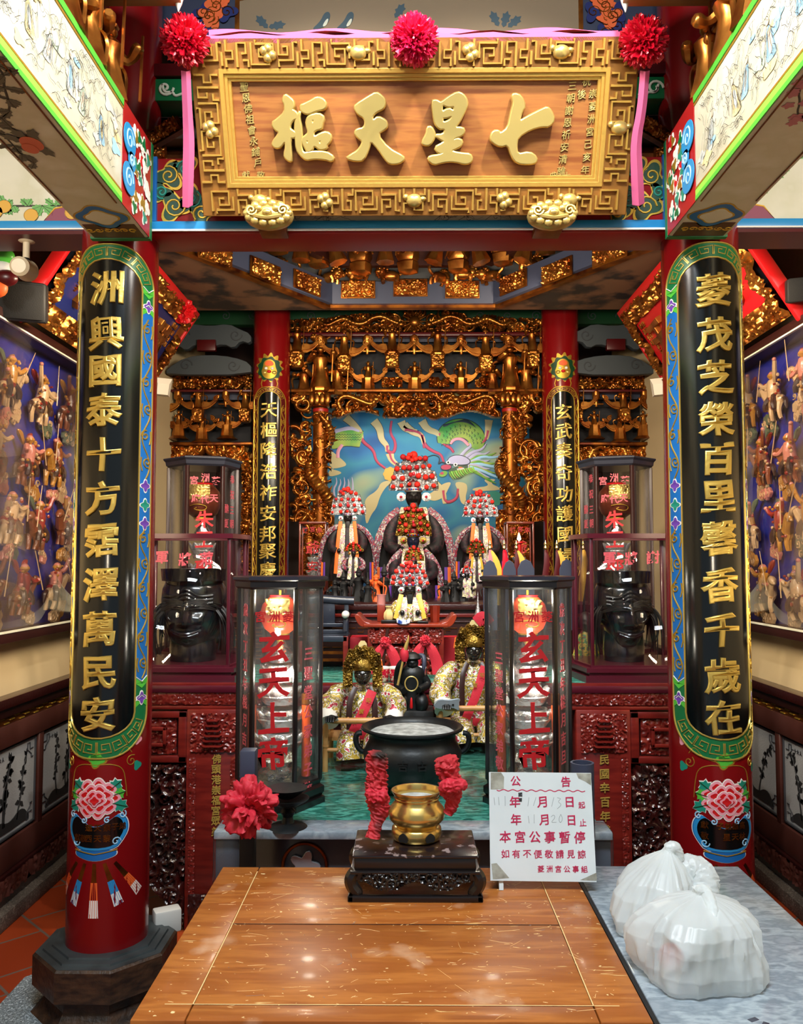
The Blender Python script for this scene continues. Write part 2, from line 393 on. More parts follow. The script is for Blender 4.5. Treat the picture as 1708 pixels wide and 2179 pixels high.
M['glass_pink_text'] = mat('glass_pink_text', '#C2505C', .5)
M['lantern_orange'] = mat('lantern_orange', '#DE4A24', .35, emit=.22)
M['lantern_bar'] = mat('lantern_bar', '#E2561E', .4)
M['robe_gold'] = mat('robe_gold', '#BFA040', .42, .3, var=['#F4EEDC', '#4A2416', '#CDB84A', '#2A2A16', '#E8E4D8', '#9A2A3A'], vscale=40, vdet=2, vpos=(.36, .64), bump=.5, bscale=60)
M['robe_multi'] = mat('robe_multi', '#8A2A34', .5, .1, var=['#C8C2B8', '#20305A', '#A83A4A', '#120E12', '#9A9AA8', '#7A5A2A'], vscale=42, vdet=2, vpos=(.32, .68), bump=.4, bscale=70)
M['robe_white'] = mat('robe_white', '#D6CDA2', .5, .1, var=['#EDE6C8', '#8A7A3A', '#C8C0D8', '#A83040'], vscale=60, vdet=2, vpos=(.36, .68), bump=.3, bscale=90)
M['orange_cloth'] = mat('orange_cloth', '#F07020', .6)
M['yellow_cloth'] = mat('yellow_cloth', '#D8A83A', .5)
M['hollow_black'] = mat('hollow_black', '#0A090B', .8)  # near black for the painted shade inside the mantles
M['pompom'] = mat('pompom', '#D8200F', .7)
M['pompom_dark'] = mat('pompom_dark', '#A80E18', .7)
M['hair'] = mat('hair', '#070708', .5)
M['plastic_white'] = mat('plastic_white', '#DCDAD2', .4)
# ================================================================ setting
def brickfloor():
    m = bpy.data.materials.new('terracotta_tiles'); m.use_nodes = True; nt = m.node_tree; b = nt.nodes['Principled BSDF']
    tc = nt.nodes.new('ShaderNodeTexCoord'); mp = nt.nodes.new('ShaderNodeMapping'); mp.inputs['Rotation'].default_value = (0, 0, math.radians(45))
    nt.links.new(tc.outputs['Object'], mp.inputs[0])
    br = nt.nodes.new('ShaderNodeTexBrick'); nt.links.new(mp.outputs[0], br.inputs['Vector'])
    br.inputs['Color1'].default_value = lin('#A8431C'); br.inputs['Color2'].default_value = lin('#8C3214'); br.inputs['Mortar'].default_value = lin('#6A5A50')
    br.inputs['Scale'].default_value = 1; br.inputs['Brick Width'].default_value = .30; br.inputs['Row Height'].default_value = .30; br.inputs['Mortar Size'].default_value = .006
    nt.links.new(br.outputs['Color'], b.inputs['Base Color']); b.inputs['Roughness'].default_value = .35
    return m
M['floor'] = brickfloor()
mk('floor', (bb(-1.95, 1.95, -1.5, 8, -.06, 0), M['floor']), kind='structure')
mk('wall_left', (bb(-2.0, -1.85, -1.5, 7.6, 0, 4.6), M['cream_wall']), kind='structure')
mk('wall_right', (bb(1.85, 2.0, -1.5, 7.6, 0, 4.6), M['cream_wall']), kind='structure')
mk('wall_back', (bb(-2.0, 2.0, 7.5, 7.6, 0, 4.6), M['dark_wood']), kind='structure')
mk('ceiling', (bb(-2.0, 2.0, -.2, 7.6, 4.55, 4.7), M['dark_wood']), kind='structure')
# lower ceiling round the caisson: a slab with an octagonal opening
OCT = [(-.50, 5.30), (.56, 5.30), (1.30, 4.22), (1.30, 3.32), (-1.24, 3.32), (-1.24, 4.22)]
zc = 3.27
def slab_with_hole():
    outer = [(-1.85, 3.2), (1.85, 3.2), (1.85, 5.46), (-1.85, 5.46)]
    return mv(shape([outer, OCT], .05), (0, 0, zc))
mk('ceiling', (slab_with_hole(), M['ceiling_paint']), kind='structure')
# wainscot on both side walls
def wains(s):
    x = 1.85*s; g = []
    def bar(z0, z1, d, m, y0=.4, y1=7.0): g.append((bb(x, x-s*d, y0, y1, z0, z1, .004), m))
    bar(.07, .20, .05, M['rosewood_dark']); bar(.20, .33, .035, M['wainscot_wood']); bar(.33, .76, .012, M['wainscot_wood'])
    bar(.76, .86, .04, M['wainscot_wood']); bar(.86, .90, .028, M['gold_dark']); bar(.90, .945, .05, M['dark_wood']); bar(.945, .99, .07, M['rosewood_dark'])
    y = 3.0
    while y < 5.6:
        g.append((bb(x, x-s*.035, y, y+.05, .32, .77, .004), M['wainscot_wood'])); y += .58
    for k in range(60):      # fretwork of short gold bars
        y = 2.9+k*.05; z = .865+.012*(k % 3)
        g.append((bb(x-s*.026, x-s*.034, y, y+.042, z, z+.005), M['gold_line']))
    o = mk('trim_1' if s < 0 else 'trim_2', g, kind='structure')
    f = fmap(relief(2.9, .085, .006, 5+s, .018, .05), flatmap((x-s*.05, 4.3, .105), (0, -s, 0), (0, 0, 1), (-s, 0, 0)))
    mk('baseboard_left' if s < 0 else 'baseboard_right', [(bb(x, x-s*.10, -.5, 7.2, 0, .07, .004), M['granite_dim']), (f, M['wainscot_wood'])], kind='structure')
wains(-1); wains(1)
# engraved stone pictures set in the wainscot
M['slate_pic'] = mat('slate_pic', '#B4B6B7', .4, bump=.2, bscale=150)
M['slate_frame'] = mat('slate_frame', '#3E4146', .4)
M['slate_ink'] = mat('slate_ink', '#2E2F30', .5)
def stonepic(s, y0, label, seed):
    x = (1.85-.013)*s; rg = random.Random(seed); w, h = .50, .40; fm = flatmap((x, y0+.265, .345), (0, -s, 0), (0, 0, 1), (-s, 0, 0))
    t = thing('stone_picture', (x, y0+.265, .345), label, 'wall panel', 'engraved stone pictures in the wainscot')
    fr = [rib([(-w/2, 0), (w/2, 0), (w/2, h), (-w/2, h), (-w/2, 0)], .014, .012)]
    for sx in (-1, 1):
        for sy in (0, 1):
            c = np.array((sx*(w/2-.02), h*sy)); d = np.array((-sx, 1-2*sy))
            pts = np.array([(0, .05), (.035, .05), (.035, .02), (.06, .02), (.06, .05), (.02, .075), (.02, .09), (0, .09)])*d+c
            fr.append(rib(pts, .006, .008))
    mk('frame', [(fmap(q, fm), M['slate_frame']) for q in fr], t)
    g = [(fmap(shape([[(-w/2, 0), (w/2, 0), (w/2, h), (-w/2, h)]], .004), fm), M['slate_pic'])]
    ink = []
    for k in range(3):
        p0 = np.array((rg.uniform(-.12, .12), .05)); pts = [p0]; a = PI/2+rg.uniform(-.4, .4)
        for q in range(7): a += rg.uniform(-.35, .35); pts.append(pts[-1]+.042*np.array((math.cos(a), math.sin(a))))
        ink.append(rib(smooth(pts), np.linspace(.016, .004, len(smooth(pts))), .003, .004))
        for q in pts[2:]:
            for j in range(5):
                a = rg.uniform(0, 6.28); L = rg.uniform(.02, .05); d = np.array((math.cos(a), math.sin(a))); n = np.array((-d[1], d[0]))
                lp = [q, q+d*L*.5+n*L*.25, q+d*L, q+d*L*.5-n*L*.25]
                ink.append(mv(shape([[np.clip(z, (-w/2+.02, .02), (w/2-.02, h-.02)) for z in lp]], .002), (0, 0, .004)))
    ink.append(mv(shape([smooth([(-.2, .03), (-.1, .09), (0, .05), (.12, .10), (.2, .04), (.2, .02), (-.2, .02)], closed=True)], .003), (0, 0, .004)))
    for k in range(4): ink.append(mv(text('一十大人山'[k], .022, .002, 0), (-.16+.028*k, .36, .005)))
    g += [(fmap(q, fm), M['slate_ink']) for q in ink]
    mk('picture', g, t)
stonepic(-1, 3.63, 'dark engraved stone picture of rocks and trees, leftmost in the left wall wainscot', 3)
stonepic(-1, 4.21, 'engraved stone picture of blossoming branches beside the left column', 8)
stonepic(1, 4.21, 'engraved stone picture of bamboo beside the right column', 13)
stonepic(1, 3.63, 'engraved stone picture of a pot, rightmost in the right wall wainscot', 21)
# ================================================================ columns
def yz(y, Y): return P(868, y, Y)[2]
def arch(hw, vt, rt, vb, rb, n=14, scal=0):
    a = np.linspace(0, PI, n); up = np.stack([hw*np.cos(a), vt+rt*np.sin(a)*(1+scal*np.cos(a*6))], 1)
    dn = np.stack([-hw*np.cos(a), vb-rb*np.sin(a)*(1+scal*np.cos(a*6))], 1)
    return np.concatenate([up, dn])
def meander(p0, p1, fn, n, hgt):          # a run of square spirals along a band; fn(s, t) -> (u, v)
    out = []
    for k in range(n):
        m = [(0.05, 0), (.05, .9), (.9, .9), (.9, .2), (.35, .2), (.35, .6), (.62, .6)]
        if k % 2: m = [(1-a, b) for a, b in m]
        out.append([fn((p0+(p1-p0)*(k+a)/n), b*hgt) for a, b in m])
    return out
def vine(u0, v0, v1, w, side=1):
    L = v1-v0; n = max(4, int(L/.085)); out = []
    t = np.linspace(0, 1, n*8); out.append(np.stack([u0+w*.34*np.sin(t*n*PI), v0+t*L], 1))
    for k in range(n):
        s = 1 if k % 2 else -1; v = v0+(k+.5)/n*L
        out.append(spiral((u0-s*w*.10, v+.012), w*.36, 1.35, s*1.2, 14, s))
        out.append(np.array([(u0+s*w*.30, v-.02), (u0+s*w*.42, v+.004), (u0+s*w*.36, v+.03)]))
    return out
def blob(c, r, lobes, amp, n=40, sy=1.0, a0=0):
    a = np.arange(n)/n*2*PI; q = r*(1+amp*np.cos(lobes*a+a0))
    return np.stack([c[0]+q*np.cos(a), c[1]+sy*q*np.sin(a)], 1)
def leafpts(c, ang, L, wd):
    a = [(0, 0), (.15, .35), (.3, .28), (.42, .62), (.55, .42), (.78, .55), (.8, .25), (1, 0)]
    pts = [(x*L, y*wd) for x, y in a]+[(x*L, -y*wd) for x, y in a[-2:0:-1]]
    ca, sa = math.cos(ang), math.sin(ang)
    return np.array([(c[0]+x*ca-y*sa, c[1]+x*sa+y*ca) for x, y in pts])
def peony(t, cm, cx0, v, sc):
    """painted flower vase with tassels; sizes in metres, v = height of the flower centre"""
    def put(name, items): mk(name, [(fmap(cutx(p, .02) if np.ptp(p[0][:, 0]) > .03 else p, cm), m) for p, m in items], t)
    L = lambda w: mv(w, (cx0, v, 0))
    lv = []
    for a, r, mm in ((2.5, .05, 'teal_paint'), (.64, .05, 'teal_paint'), (2.95, .045, 'green_light'), (.2, .045, 'green_light'), (3.5, .06, 'teal_paint'), (-.36, .06, 'teal_paint')):
        c = (math.cos(a)*.055, math.sin(a)*.045); pl = leafpts(c, a, r, .036)
        lv += [(L(mv(shape([c+(pl-c)*1.12], .002), (-math.cos(a)*.004, 0, .001))), M['white_paint']), (L(mv(shape([pl], .002), (0, 0, .003))), M[mm]), (L(rib([c, pl[7]], .003, .002, .005)), M['green_deep'])]
    put('leaf_painting', lv)
    fl = []
    for ring, n, r, pr in ((0, 9, .058, .026), (1, 8, .038, .024), (2, 5, .018, .02)):
        for k in range(n):
            a = k/n*2*PI+ring*.4; c = (r*math.cos(a), r*.85*math.sin(a)); z = .003+ring*.002
            fl += [(L(mv(shape([blob(c, pr, 3, .12, 22, .85, a)], .0015), (0, 0, z))), M['white_paint']), (L(mv(shape([blob(c, pr*.86, 3, .12, 22, .85, a)], .0015), (0, 0, z+.0008))), M['pink_paint']), (L(mv(shape([blob(c, pr*.52, 3, .15, 18, .8, a)], .0015), (0, 0, z+.0016))), M['red_bright'])]
    fl += [(L(mv(shape([blob((0, -.004), .018, 4, .2, 24)], .0015), (0, 0, .012))), M['pink_paint']), (L(mv(shape([blob((0, -.004), .012, 4, .2, 24)], .0015), (0, 0, .014))), M['red_bright'])]
    put('peony_painting', fl)
    vs = []
    body = np.array([(-.075, -.055), (-.055, -.068), (0, -.10), (.055, -.068), (.075, -.055), (.10, -.075), (.105, -.11), (.085, -.14), (.06, -.165), (-.06, -.165), (-.085, -.14), (-.105, -.11), (-.10, -.075)])*(1.0, 1.05)
    body = smooth(body, 2, True)
    for k, (m, z) in enumerate((('white_paint', 0), ('blue_paint', .001), ('blue_sky', .0018), ('black_lacquer', .0026))):
        c = body.mean(0); vs.append((L(mv(shape([c+(body-c)*(1.12-.035*k if k < 3 else .92)], .002), (0, 0, z))), M[m]))
    for sx in (-1, 1):
        for q in (spiral((sx*.07, -.15), .016, 1.2, 0, 14, sx), spiral((sx*.09, -.06), .014, 1.2, 1, 14, -sx), spiral((sx*.04, -.075), .012, 1.2, 1, 12, sx)):
            vs.append((L(rib(q, .005, .002, .004)), M['blue_pale']))
    foot = smooth([(-.07, -.175), (-.075, -.195), (-.05, -.205), (0, -.215), (.05, -.205), (.075, -.195), (.07, -.175)], 2, True)
    vs += [(L(shape([foot*1.05+(0, .009)], .002)), M['white_paint']), (L(mv(shape([foot], .002), (0, 0, .001))), M['blue_paint']), (L(rib([(-.075, -.178), (0, -.19), (.075, -.178)], .004, .003, .002)), M['gold_line'])]
    put('vase_painting', vs)
    put('scroll_painting', [(L(rib(smooth(q, 2), .004, .003)), M['gold_line']) for sx in (-1, 1) for q in
        ([(0, .115), (sx*.05, .118), (sx*.09, .10), (sx*.10, .05), (sx*.105, 0)], spiral((sx*.12, .12), .022, 1.4, 1, 14, sx), [(sx*.03, .13), (sx*.07, .14), (sx*.10, .18), (sx*.12, .15)])]
        + [(L(shape([blob((0, .135), .032, 4, .18, 32, .9, PI/4)], .002)), M['gold_line']), (L(mv(shape([blob((0, .135), .026, 4, .18, 32, .9, PI/4)], .002), (0, 0, .001))), M['green_light'])]
        + [(L(shape([leafpts((sx*.055, .135), PI/2-sx*.5, .045, .02)], .002)), M['green_light']) for sx in (-1, 1)]
        + [(L(shape([blob((sx*.145, .10+.09*k), .016, 3, .2, 20)], .002)), M['pink_paint' if k else 'teal_paint']) for sx in (-1, 1) for k in (0, 1)])
    for k in range(5):
        q = k-2; b = np.array((q*.034, -.222)); d = np.array((math.sin(q*.33), -math.cos(q*.33))); n = np.array((-d[1], d[0])); up = .065; ln = .185 if q == 0 else .155
        z = lambda s, w: b+d*s+n*w
        c1 = M['blue_sky'] if abs(q) == 1 else M['orange_paint']
        it = [(L(shape([[z(0, -.006), z(up, -.009), z(up, .009), z(0, .006)]], .002)), M['gold_dark']),
              (L(shape([[z(up, -.011), z(up+.5*(ln-up), -.014), z(up+.5*(ln-up), .014), z(up, .011)]], .002)), c1),
              (L(shape([[z(up+.5*(ln-up), -.014), z(ln, -.017), z(ln, .017), z(up+.5*(ln-up), .014)]], .002)), M['white_paint'])]
        for j in range(4): it.append((L(rib([z(up, -.008+.005*j), z(ln, -.012+.008*j)], .0015, .001, .002)), c1))
        put('tassel_painting', it)
def front_column(cx, chars, ys, label, donor):
    Y, R = 3.1, .140; Yf = Y-R*.97; t = thing('column', (cx, Y, 0), label, 'column', 'tall red columns with gilt couplets')
    mk('shaft', (mv(lathe([(R+.003, .24), (R+.002, 1.2), (R-.004, 4.3)], 64), (cx, Y, 0)), M['red_lacquer']), t)
    prof = [(.25, .03), (.225, .045), (.205, .075), (.20, .105), (.235, .115), (.247, .122), (.247, .222), (.238, .230), (.215, .232), (.212, .238), (.185, .240), (.182, .246), (.14, .247)]
    ped = mv(lathe(prof, 8, PI/8), (cx, Y, 0))
    mk('pedestal', [((ped[0], ped[1], ped[2]), M['stone_dark'])], t, ang=20)
    top = mv(lathe([(.239, .2305), (.216, .2335), (.213, .2395), (.186, .2415), (.183, .2475), (.141, .2485)], 8, PI/8), (cx, Y, 0))
    mk('pedestal_top', (top, M['stone_top']), t, ang=15)
    mk('foot_slab', (mv(lathe([(.40, .0), (.40, .022), (.39, .03)], 8, PI/8), (cx, Y, 0)), M['granite']), t, ang=20)
    cm = cylmap(cx, Y, R+.001); z = lambda y: yz(y, Yf)
    hw, how = .127, .184; vt, vb = z(612), z(1520)
    inner = arch(hw, vt, z(550)-vt, vb, vb-z(1572)); outer = arch(how, vt, z(517)-vt, vb, vb-z(1617), 30, .02)
    mk('couplet_border', [(fmap(cutx(shape([outer, inner], .003), .02), cm), M['green_paint'])], t)
    mk('couplet_panel', (fmap(cutx(shape([inner], .003), .02), cm), M['black_lacquer']), t)
    zz = [z(y) for y in (655, 1455)]
    for s in (-1, 1):
        uc = s*(hw+how)/2; w = how-hw
        mk('border_band', (fmap(cutx(mv(shape([[(uc-w/2, zz[1]), (uc+w/2, zz[1]), (uc+w/2, zz[0]), (uc-w/2, zz[0])]], .002), (0, 0, .002)), .02), cm), M['blue_paint']), t)
        acc = []
        for y, m in ((640, 'purple_paint'), (1492, 'purple_paint'), (1030, 'purple_paint'), (1072, 'teal_paint'), (1112, 'purple_paint')):
            acc += [(fmap(mv(shape([blob((uc, z(y)), .020, 4, .28, 28, 1.05)], .002), (0, 0, .003)), cm), M['white_paint']), (fmap(mv(shape([blob((uc, z(y)), .016, 4, .28, 28, 1.05)], .002), (0, 0, .004)), cm), M[m])]
        for y, d in ((612, 1), (660, -1), (1460, 1), (1512, -1)):
            q = [(uc-w*.46, z(y)), (uc, z(y)-.018*d), (uc+w*.46, z(y)), (uc+w*.46, z(y)+.02), (uc, z(y)+.02-.018*d), (uc-w*.46, z(y)+.02)]
            acc.append((fmap(mv(shape([q], .002), (0, 0, .003)), cm), M['green_light'])); acc.append((fmap(rib([(a, b+.004) for a, b in q[3:]], .004, .002, .004), cm), M['white_paint']))
        [mk('border_flower' if i < 10 else 'border_chevron', acc[i:i+2], t) for i in range(0, len(acc), 2)]
        vn = vine(uc, z(1450), z(1125), w)+vine(uc, z(1015), z(668), w)
        mk('gilt_scroll', [(fmap(rib(q, .0055, .004, .003), cm), M['gold_line']) for q in vn], t)
    gl = []
    for L_, wd in ((inner, .006), (outer, .006)):
        q = np.concatenate([L_, L_[:1]]); gl.append((fmap(rib(q, wd, .005, .002), cm), M['gold_leaf']))
    for top_ in (1, 0):
        def fn(s, h):
            a = s; r0 = hw+(how-hw)*(.18+.62*h)
            k = (z(550)-vt)+((z(517)-vt)-(z(550)-vt))*(.18+.62*h) if top_ else (vb-z(1572))+((vb-z(1617))-(vb-z(1572)))*(.18+.62*h)
            return (r0*math.cos(a), (vt+k*math.sin(a)) if top_ else (vb-k*math.sin(a)))
        for q in meander(.25, PI-.25, fn, 8, 1.0): gl.append((fmap(rib(q, .005, .004, .002), cm), M['gold_leaf']))
    mk('gilt_border', gl, t)
    for k, (ch, y) in enumerate(zip(chars, ys)):
        g = brush(text(ch, .124, .004, .0042, .0003), .06, k)
        mk('character', (fmap(mv(g, (0, z(y), .004)), cm), M['gold_leaf']), t)
    peony(t, cm, 0, z(1700), 1)
    mkeach('donor_inscription', [(fmap(mv(text(c, .026, .001, .0005), (x, z(y), .005)), cm), M['gold_dark']) for c, x, y in donor], t)
    return t
front_column(-1.09, '洲興國泰十方霑澤萬民安', (612, 708, 787, 872, 966, 1060, 1150, 1243, 1338, 1432, 1520),
    'tall red column standing at left with black gilt couplet panel and octagonal stone base',
    [(c, x, 1762) for c, x in zip('逕天蔡子弟', (-.02, .01, .04, .066, .09))]+[(c, x, 1785) for c, x in zip('獻敬西天黎', (-.066, -.04, -.02, .01, .04))])
front_column(1.10, '菱茂芝榮百里馨香千歲在', (620, 715, 805, 893, 978, 1058, 1145, 1245, 1340, 1437, 1525),
    'tall red column standing at right with black gilt couplet panel, behind the marble table',
    [(c, x, 1755) for c, x in zip('獻子弟雄高', (-.07, -.02, .005, .03, .058))]+[(c, x, 1778) for c, x in zip('敬星天林', (-.07, .0, .03, .058))])
def rear_column(px, chars, ys, label):
    Y, R = 6.3, .139; cx = P(px, 900, Y)[0]; Yf = Y-R; t = thing('column', (cx, Y, 0), label, 'column', 'tall red columns with gilt couplets')
    mk('shaft', (mv(lathe([(R, 0), (R, 4.4)], 48), (cx, Y, 0)), M['red_lacquer']), t)
    mk('plinth', (mv(lathe([(.24, 0), (.24, .12), (.18, .2), (.15, .22)], 8, PI/8), (cx, Y, 0)), M['stone_dark']), t, ang=20)
    cm = cylmap(cx, Y, R+.001, a0=math.atan2(-cx, Y)*.2); z = lambda y: yz(y, Yf)
    hw, how = .088, .135; vt, vb = z(855), z(1330)
    inner = arch(hw, vt, z(832)-vt, vb, .05); outer = arch(how, vt, z(822)-vt, vb, .09, 24, .03)
    mk('couplet_border', (fmap(cutx(shape([outer, inner], .003), .02), cm), M['red_dark']), t)
    mk('couplet_panel', (fmap(cutx(shape([inner], .003), .02), cm), M['black_lacquer']), t)
    gl = [(fmap(rib(np.concatenate([q, q[:1]]), .007, .005, .002), cm), M['gold_line']) for q in (inner, outer)]
    for s in (-1, 1):
        for q in vine(s*(hw+how)/2, z(1225), z(860), how-hw): gl.append((fmap(rib(q, .007, .004, .002), cm), M['gold_line']))
    def fn(s, h): return ((hw+(how-hw)*(.2+.6*h))*math.cos(s), vt+((z(832)-vt)+(z(822)-z(832))*(.2+.6*h))*math.sin(s))
    for q in meander(.3, PI-.3, fn, 6, 1.0): gl.append((fmap(rib(q, .006, .004, .002), cm), M['gold_line']))
    mk('gilt_border', gl, t)
    for k, (ch, y) in enumerate(zip(chars, ys)):
        mk('character', (fmap(mv(brush(text(ch, .125, .004, .003, -.0004, 2), .08, k), (0, z(y), .004)), cm), M['gold_leaf']), t)
    # painted lion mask
    c = (0, z(790)); g = []
    g.append((shape([blob((c[0], c[1]+.03), .10, 13, .14, 90)], .003), M['gold_line']))
    g.append((mv(shape([blob((c[0], c[1]+.02), .088, 9, .08, 60)], .003), (0, 0, .002)), M['green_deep']))
    g.append((mv(shape([smooth([(-.045, .03), (-.04, .075), (0, .095), (.04, .075), (.045, .03), (.06, 0), (.04, -.045), (0, -.06), (-.04, -.045), (-.06, 0)], 2, True)+c], .004), (0, 0, .004)), M['gold_line']))
    g.append((mv(shape([smooth([(-.03, .04), (-.03, .07), (0, .085), (.03, .07), (.03, .04)], 2, True)+c], .004), (0, 0, .007)), M['orange_paint']))
    g += [(mv(ell((0, 0, 0), (.018, .014, .008), 10, 6), (c[0]+sx*.036, c[1]-.008, .008)), M['gold_leaf']) for sx in (-1, 1)]
    g += [(mv(ell((0, 0, 0), (.012, .012, .01), 10, 6), (c[0]+sx*.022, c[1]+.022, .009)), M['white_paint']) for sx in (-1, 1)]
    g.append((mv(ell((0, 0, 0), (.016, .012, .012), 10, 6), (c[0], c[1]-.002, .01)), M['red_bright']))
    g += [(rib([(c[0]+sx*.05, c[1]-.05), (c[0]+sx*.062, c[1]-.09), (c[0]+sx*.055, c[1]-.115)], .008, .004), M['gold_line']) for sx in (-1, 1)]
    mk('lion_mask_painting', [(fmap(cutx(p, .02), cm), m) for p, m in g], t)
rear_column(577, '天樞降浩祚安邦聚慶', (872, 914, 957, 1003, 1048, 1092, 1136, 1173, 1214), 'slender red column behind the left lantern cases with painted lion mask')
rear_column(1193, '玄武奏奇功護國掃', (877, 918, 960, 1006, 1052, 1093, 1137, 1183), 'slender red column behind the right lantern cases with painted lion mask')
# ================================================================ beams and lintels over the hall
random.seed(4)
def inkscene(w, h, seed, n=90, tint=True):
    """fine ink lines, robed figures, swirling clouds and pale washes of a brush painting, on a (u,v) plane"""
    rg = random.Random(seed); ink, wash = [], []
    def line(pts, wd): q = smooth(np.clip(pts, (0, .03*h), (w, .97*h)), 2); ink.append(rib(q, np.linspace(wd, wd*.4, len(q)), .0003))
    for k in range(n):
        p = np.array((rg.uniform(.01*w, .98*w), rg.uniform(.05*h, .95*h))); a = rg.uniform(0, 6.28); pts = [p]; st = rg.uniform(.006, .016)
        for q in range(rg.randint(3, 7)):
            a += rg.uniform(-.8, .8); pts.append(pts[-1]+st*np.array((math.cos(a), math.sin(a))))
        line(pts, .0017)
    for k in range(int(w/.05)):
        c = (rg.uniform(.03, w-.03), rg.choice((rg.uniform(.06*h, .3*h), rg.uniform(.7*h, .95*h)))); line(spiral(c, rg.uniform(.012, .024), 1.2, rg.uniform(0, 6), 12, rg.choice((-1, 1))), .0018)
        line([c+np.array((-.04, -.01)), c+np.array((-.01, .012)), c+np.array((.025, -.004)), c+np.array((.05, .008))], .0016)
    for k in range(int(w/.13)):
        c = np.array(((k+.5+rg.uniform(-.25, .25))*.13, h*rg.uniform(.38, .58))); s = h*rg.uniform(.20, .27); ln = rg.uniform(-.3, .3)
        m1, m2 = rg.choice(['blue_pale', 'grey_wash', 'green_wash', 'ochre_wash']), rg.choice(['flesh_wash', 'grey_wash', 'ochre_wash', 'blue_pale'])
        sk = lambda L: [c+s*np.array((x+ln*y, y)) for x, y in L]
        wash.append((shape([smooth(sk([(-.45, -1), (-.30, -.35), (-.22, .25), (-.05, .42), (.15, .38), (.26, .15), (.34, -.4), (.52, -.95), (.1, -1.05)]), 2, True)], .0001), m1))
        wash.append((mv(shape([smooth(sk([(-.2, -.5), (-.15, .1), (.1, .2), (.2, -.4), (.05, -.9)]), 2, True)], .0003), (0, 0, .0008)), m2)); wash.append((mv(shape([blob(c+s*np.array((ln*.58, .58)), .12*s, 2, .1, 14, 1.15)], .0003), (0, 0, .0014)), 'flesh_wash'))
        for L in ([(-.45, -1), (-.30, -.35), (-.22, .25)], [(.26, .15), (.34, -.4), (.52, -.95)], [(-.22, .25), (-.05, .42), (.15, .38), (.26, .15)], [(-.1, .3), (-.05, -.2), (-.2, -.9)], [(.05, .3), (.1, -.3), (.25, -.9)], [(.15, .2), (.2, -.3), (.4, -.85)], [(-.22, .2), (-.55, -.1), (-.75, .15), (-.6, -.3)], [(.24, .15), (.55, .1), (.8, .4), (.65, -.1)], [(-.12, .7), (0, .82), (.12, .7), (.18, .85)], [(.75, -.7), (.8, .95)]): line(sk(L), .0022)
        for j in range(9): x, y = rg.uniform(-.35, .4), rg.uniform(-.9, .3); line(sk([(x, y), (x+rg.uniform(-.1, .1), y-.12), (x+rg.uniform(-.15, .15), y-.3)]), .0016)
    for k in range(int(w/.07)):
        c = (rg.uniform(0.05, w-.05), h*rg.uniform(.12, .85)); wash.insert(0, (shape([blob(c, h*rg.uniform(.06, .14), rg.randint(2, 4), .3, 20, .6)], .0003), rg.choice(['grey_wash', 'blue_pale', 'green_wash', 'cream_wash', 'ochre_wash'])))
    return ink, wash
for n_, c_ in (('orange_wash', '#D8A078'), ('green_wash', '#C2D2BC'), ('ochre_wash', '#DCCB98'), ('grey_wash', '#BEC3BF'), ('flesh_wash', '#E2C8B0'), ('cream_wash', '#E0DCC8')): M[n_] = mat(n_, c_, .6)
def branch(w, h, seed, fruit, leaf, fm, bough='ink'):
    """painted bough with leaves and fruit or blossom along a (u,v) rectangle"""
    rg = random.Random(seed); g = []; pts = [np.array((.03*w, .25*h))]
    a = .35
    while pts[-1][0] < w*.95 and len(pts) < 40:
        a = .75*a+rg.uniform(-.75, .75); q = pts[-1]+.055*np.array((max(.5, math.cos(a)), math.sin(a))); q[1] = min(max(q[1], .12*h), .88*h); pts.append(q)
    sp = smooth(pts, 2); g.append((rib(sp, np.linspace(.012, .005, len(sp)), .001), bough))
    for q in pts[1:]:
        for j in range(rg.randint(2, 4)):
            a = rg.uniform(0, 6.28); l = rg.uniform(.03, .06); pl = leafpts(q, a, l, .022) if fruit != 'plum' else blob(q+rg.uniform(.01, .03)*np.array((math.cos(a), math.sin(a))), .014, 5, .25, 20)
            g.append((mv(shape([pl], .0004), (0, 0, .0006+.0003*j)), leaf if fruit != 'plum' else ('pink_dim' if j % 2 else leaf)))
            if fruit != 'plum': g.append((rib([q, q+l*.9*np.array((math.cos(a), math.sin(a)))], .002, .001, .001), 'ink'))
        if fruit != 'plum' and rg.random() < (.12 if fruit == 'peach' else .3):
            c = q+(rg.uniform(-.02, .02), rg.uniform(-.04, .02)); g += [(mv(shape([blob(c, .026, 2, .06, 24)], .0006), (0, 0, .002)), fruit), (rib(ellipse(c, .026, .025, 20), .002, .0006, .002), 'ink')]
    return [(fmap(p, fm), M[m]) for p, m in g]
M['pink_dim'] = mat('pink_dim', '#B4707A', .6); M['leaf_dim'] = mat('leaf_dim', '#5E5A4A', .6); M['peach'] = mat('peach', '#D0694A', .6); M['leaf_fresh'] = mat('leaf_fresh', '#6FAE62', .6); M['lychee'] = mat('lychee', '#D8A848', .6)
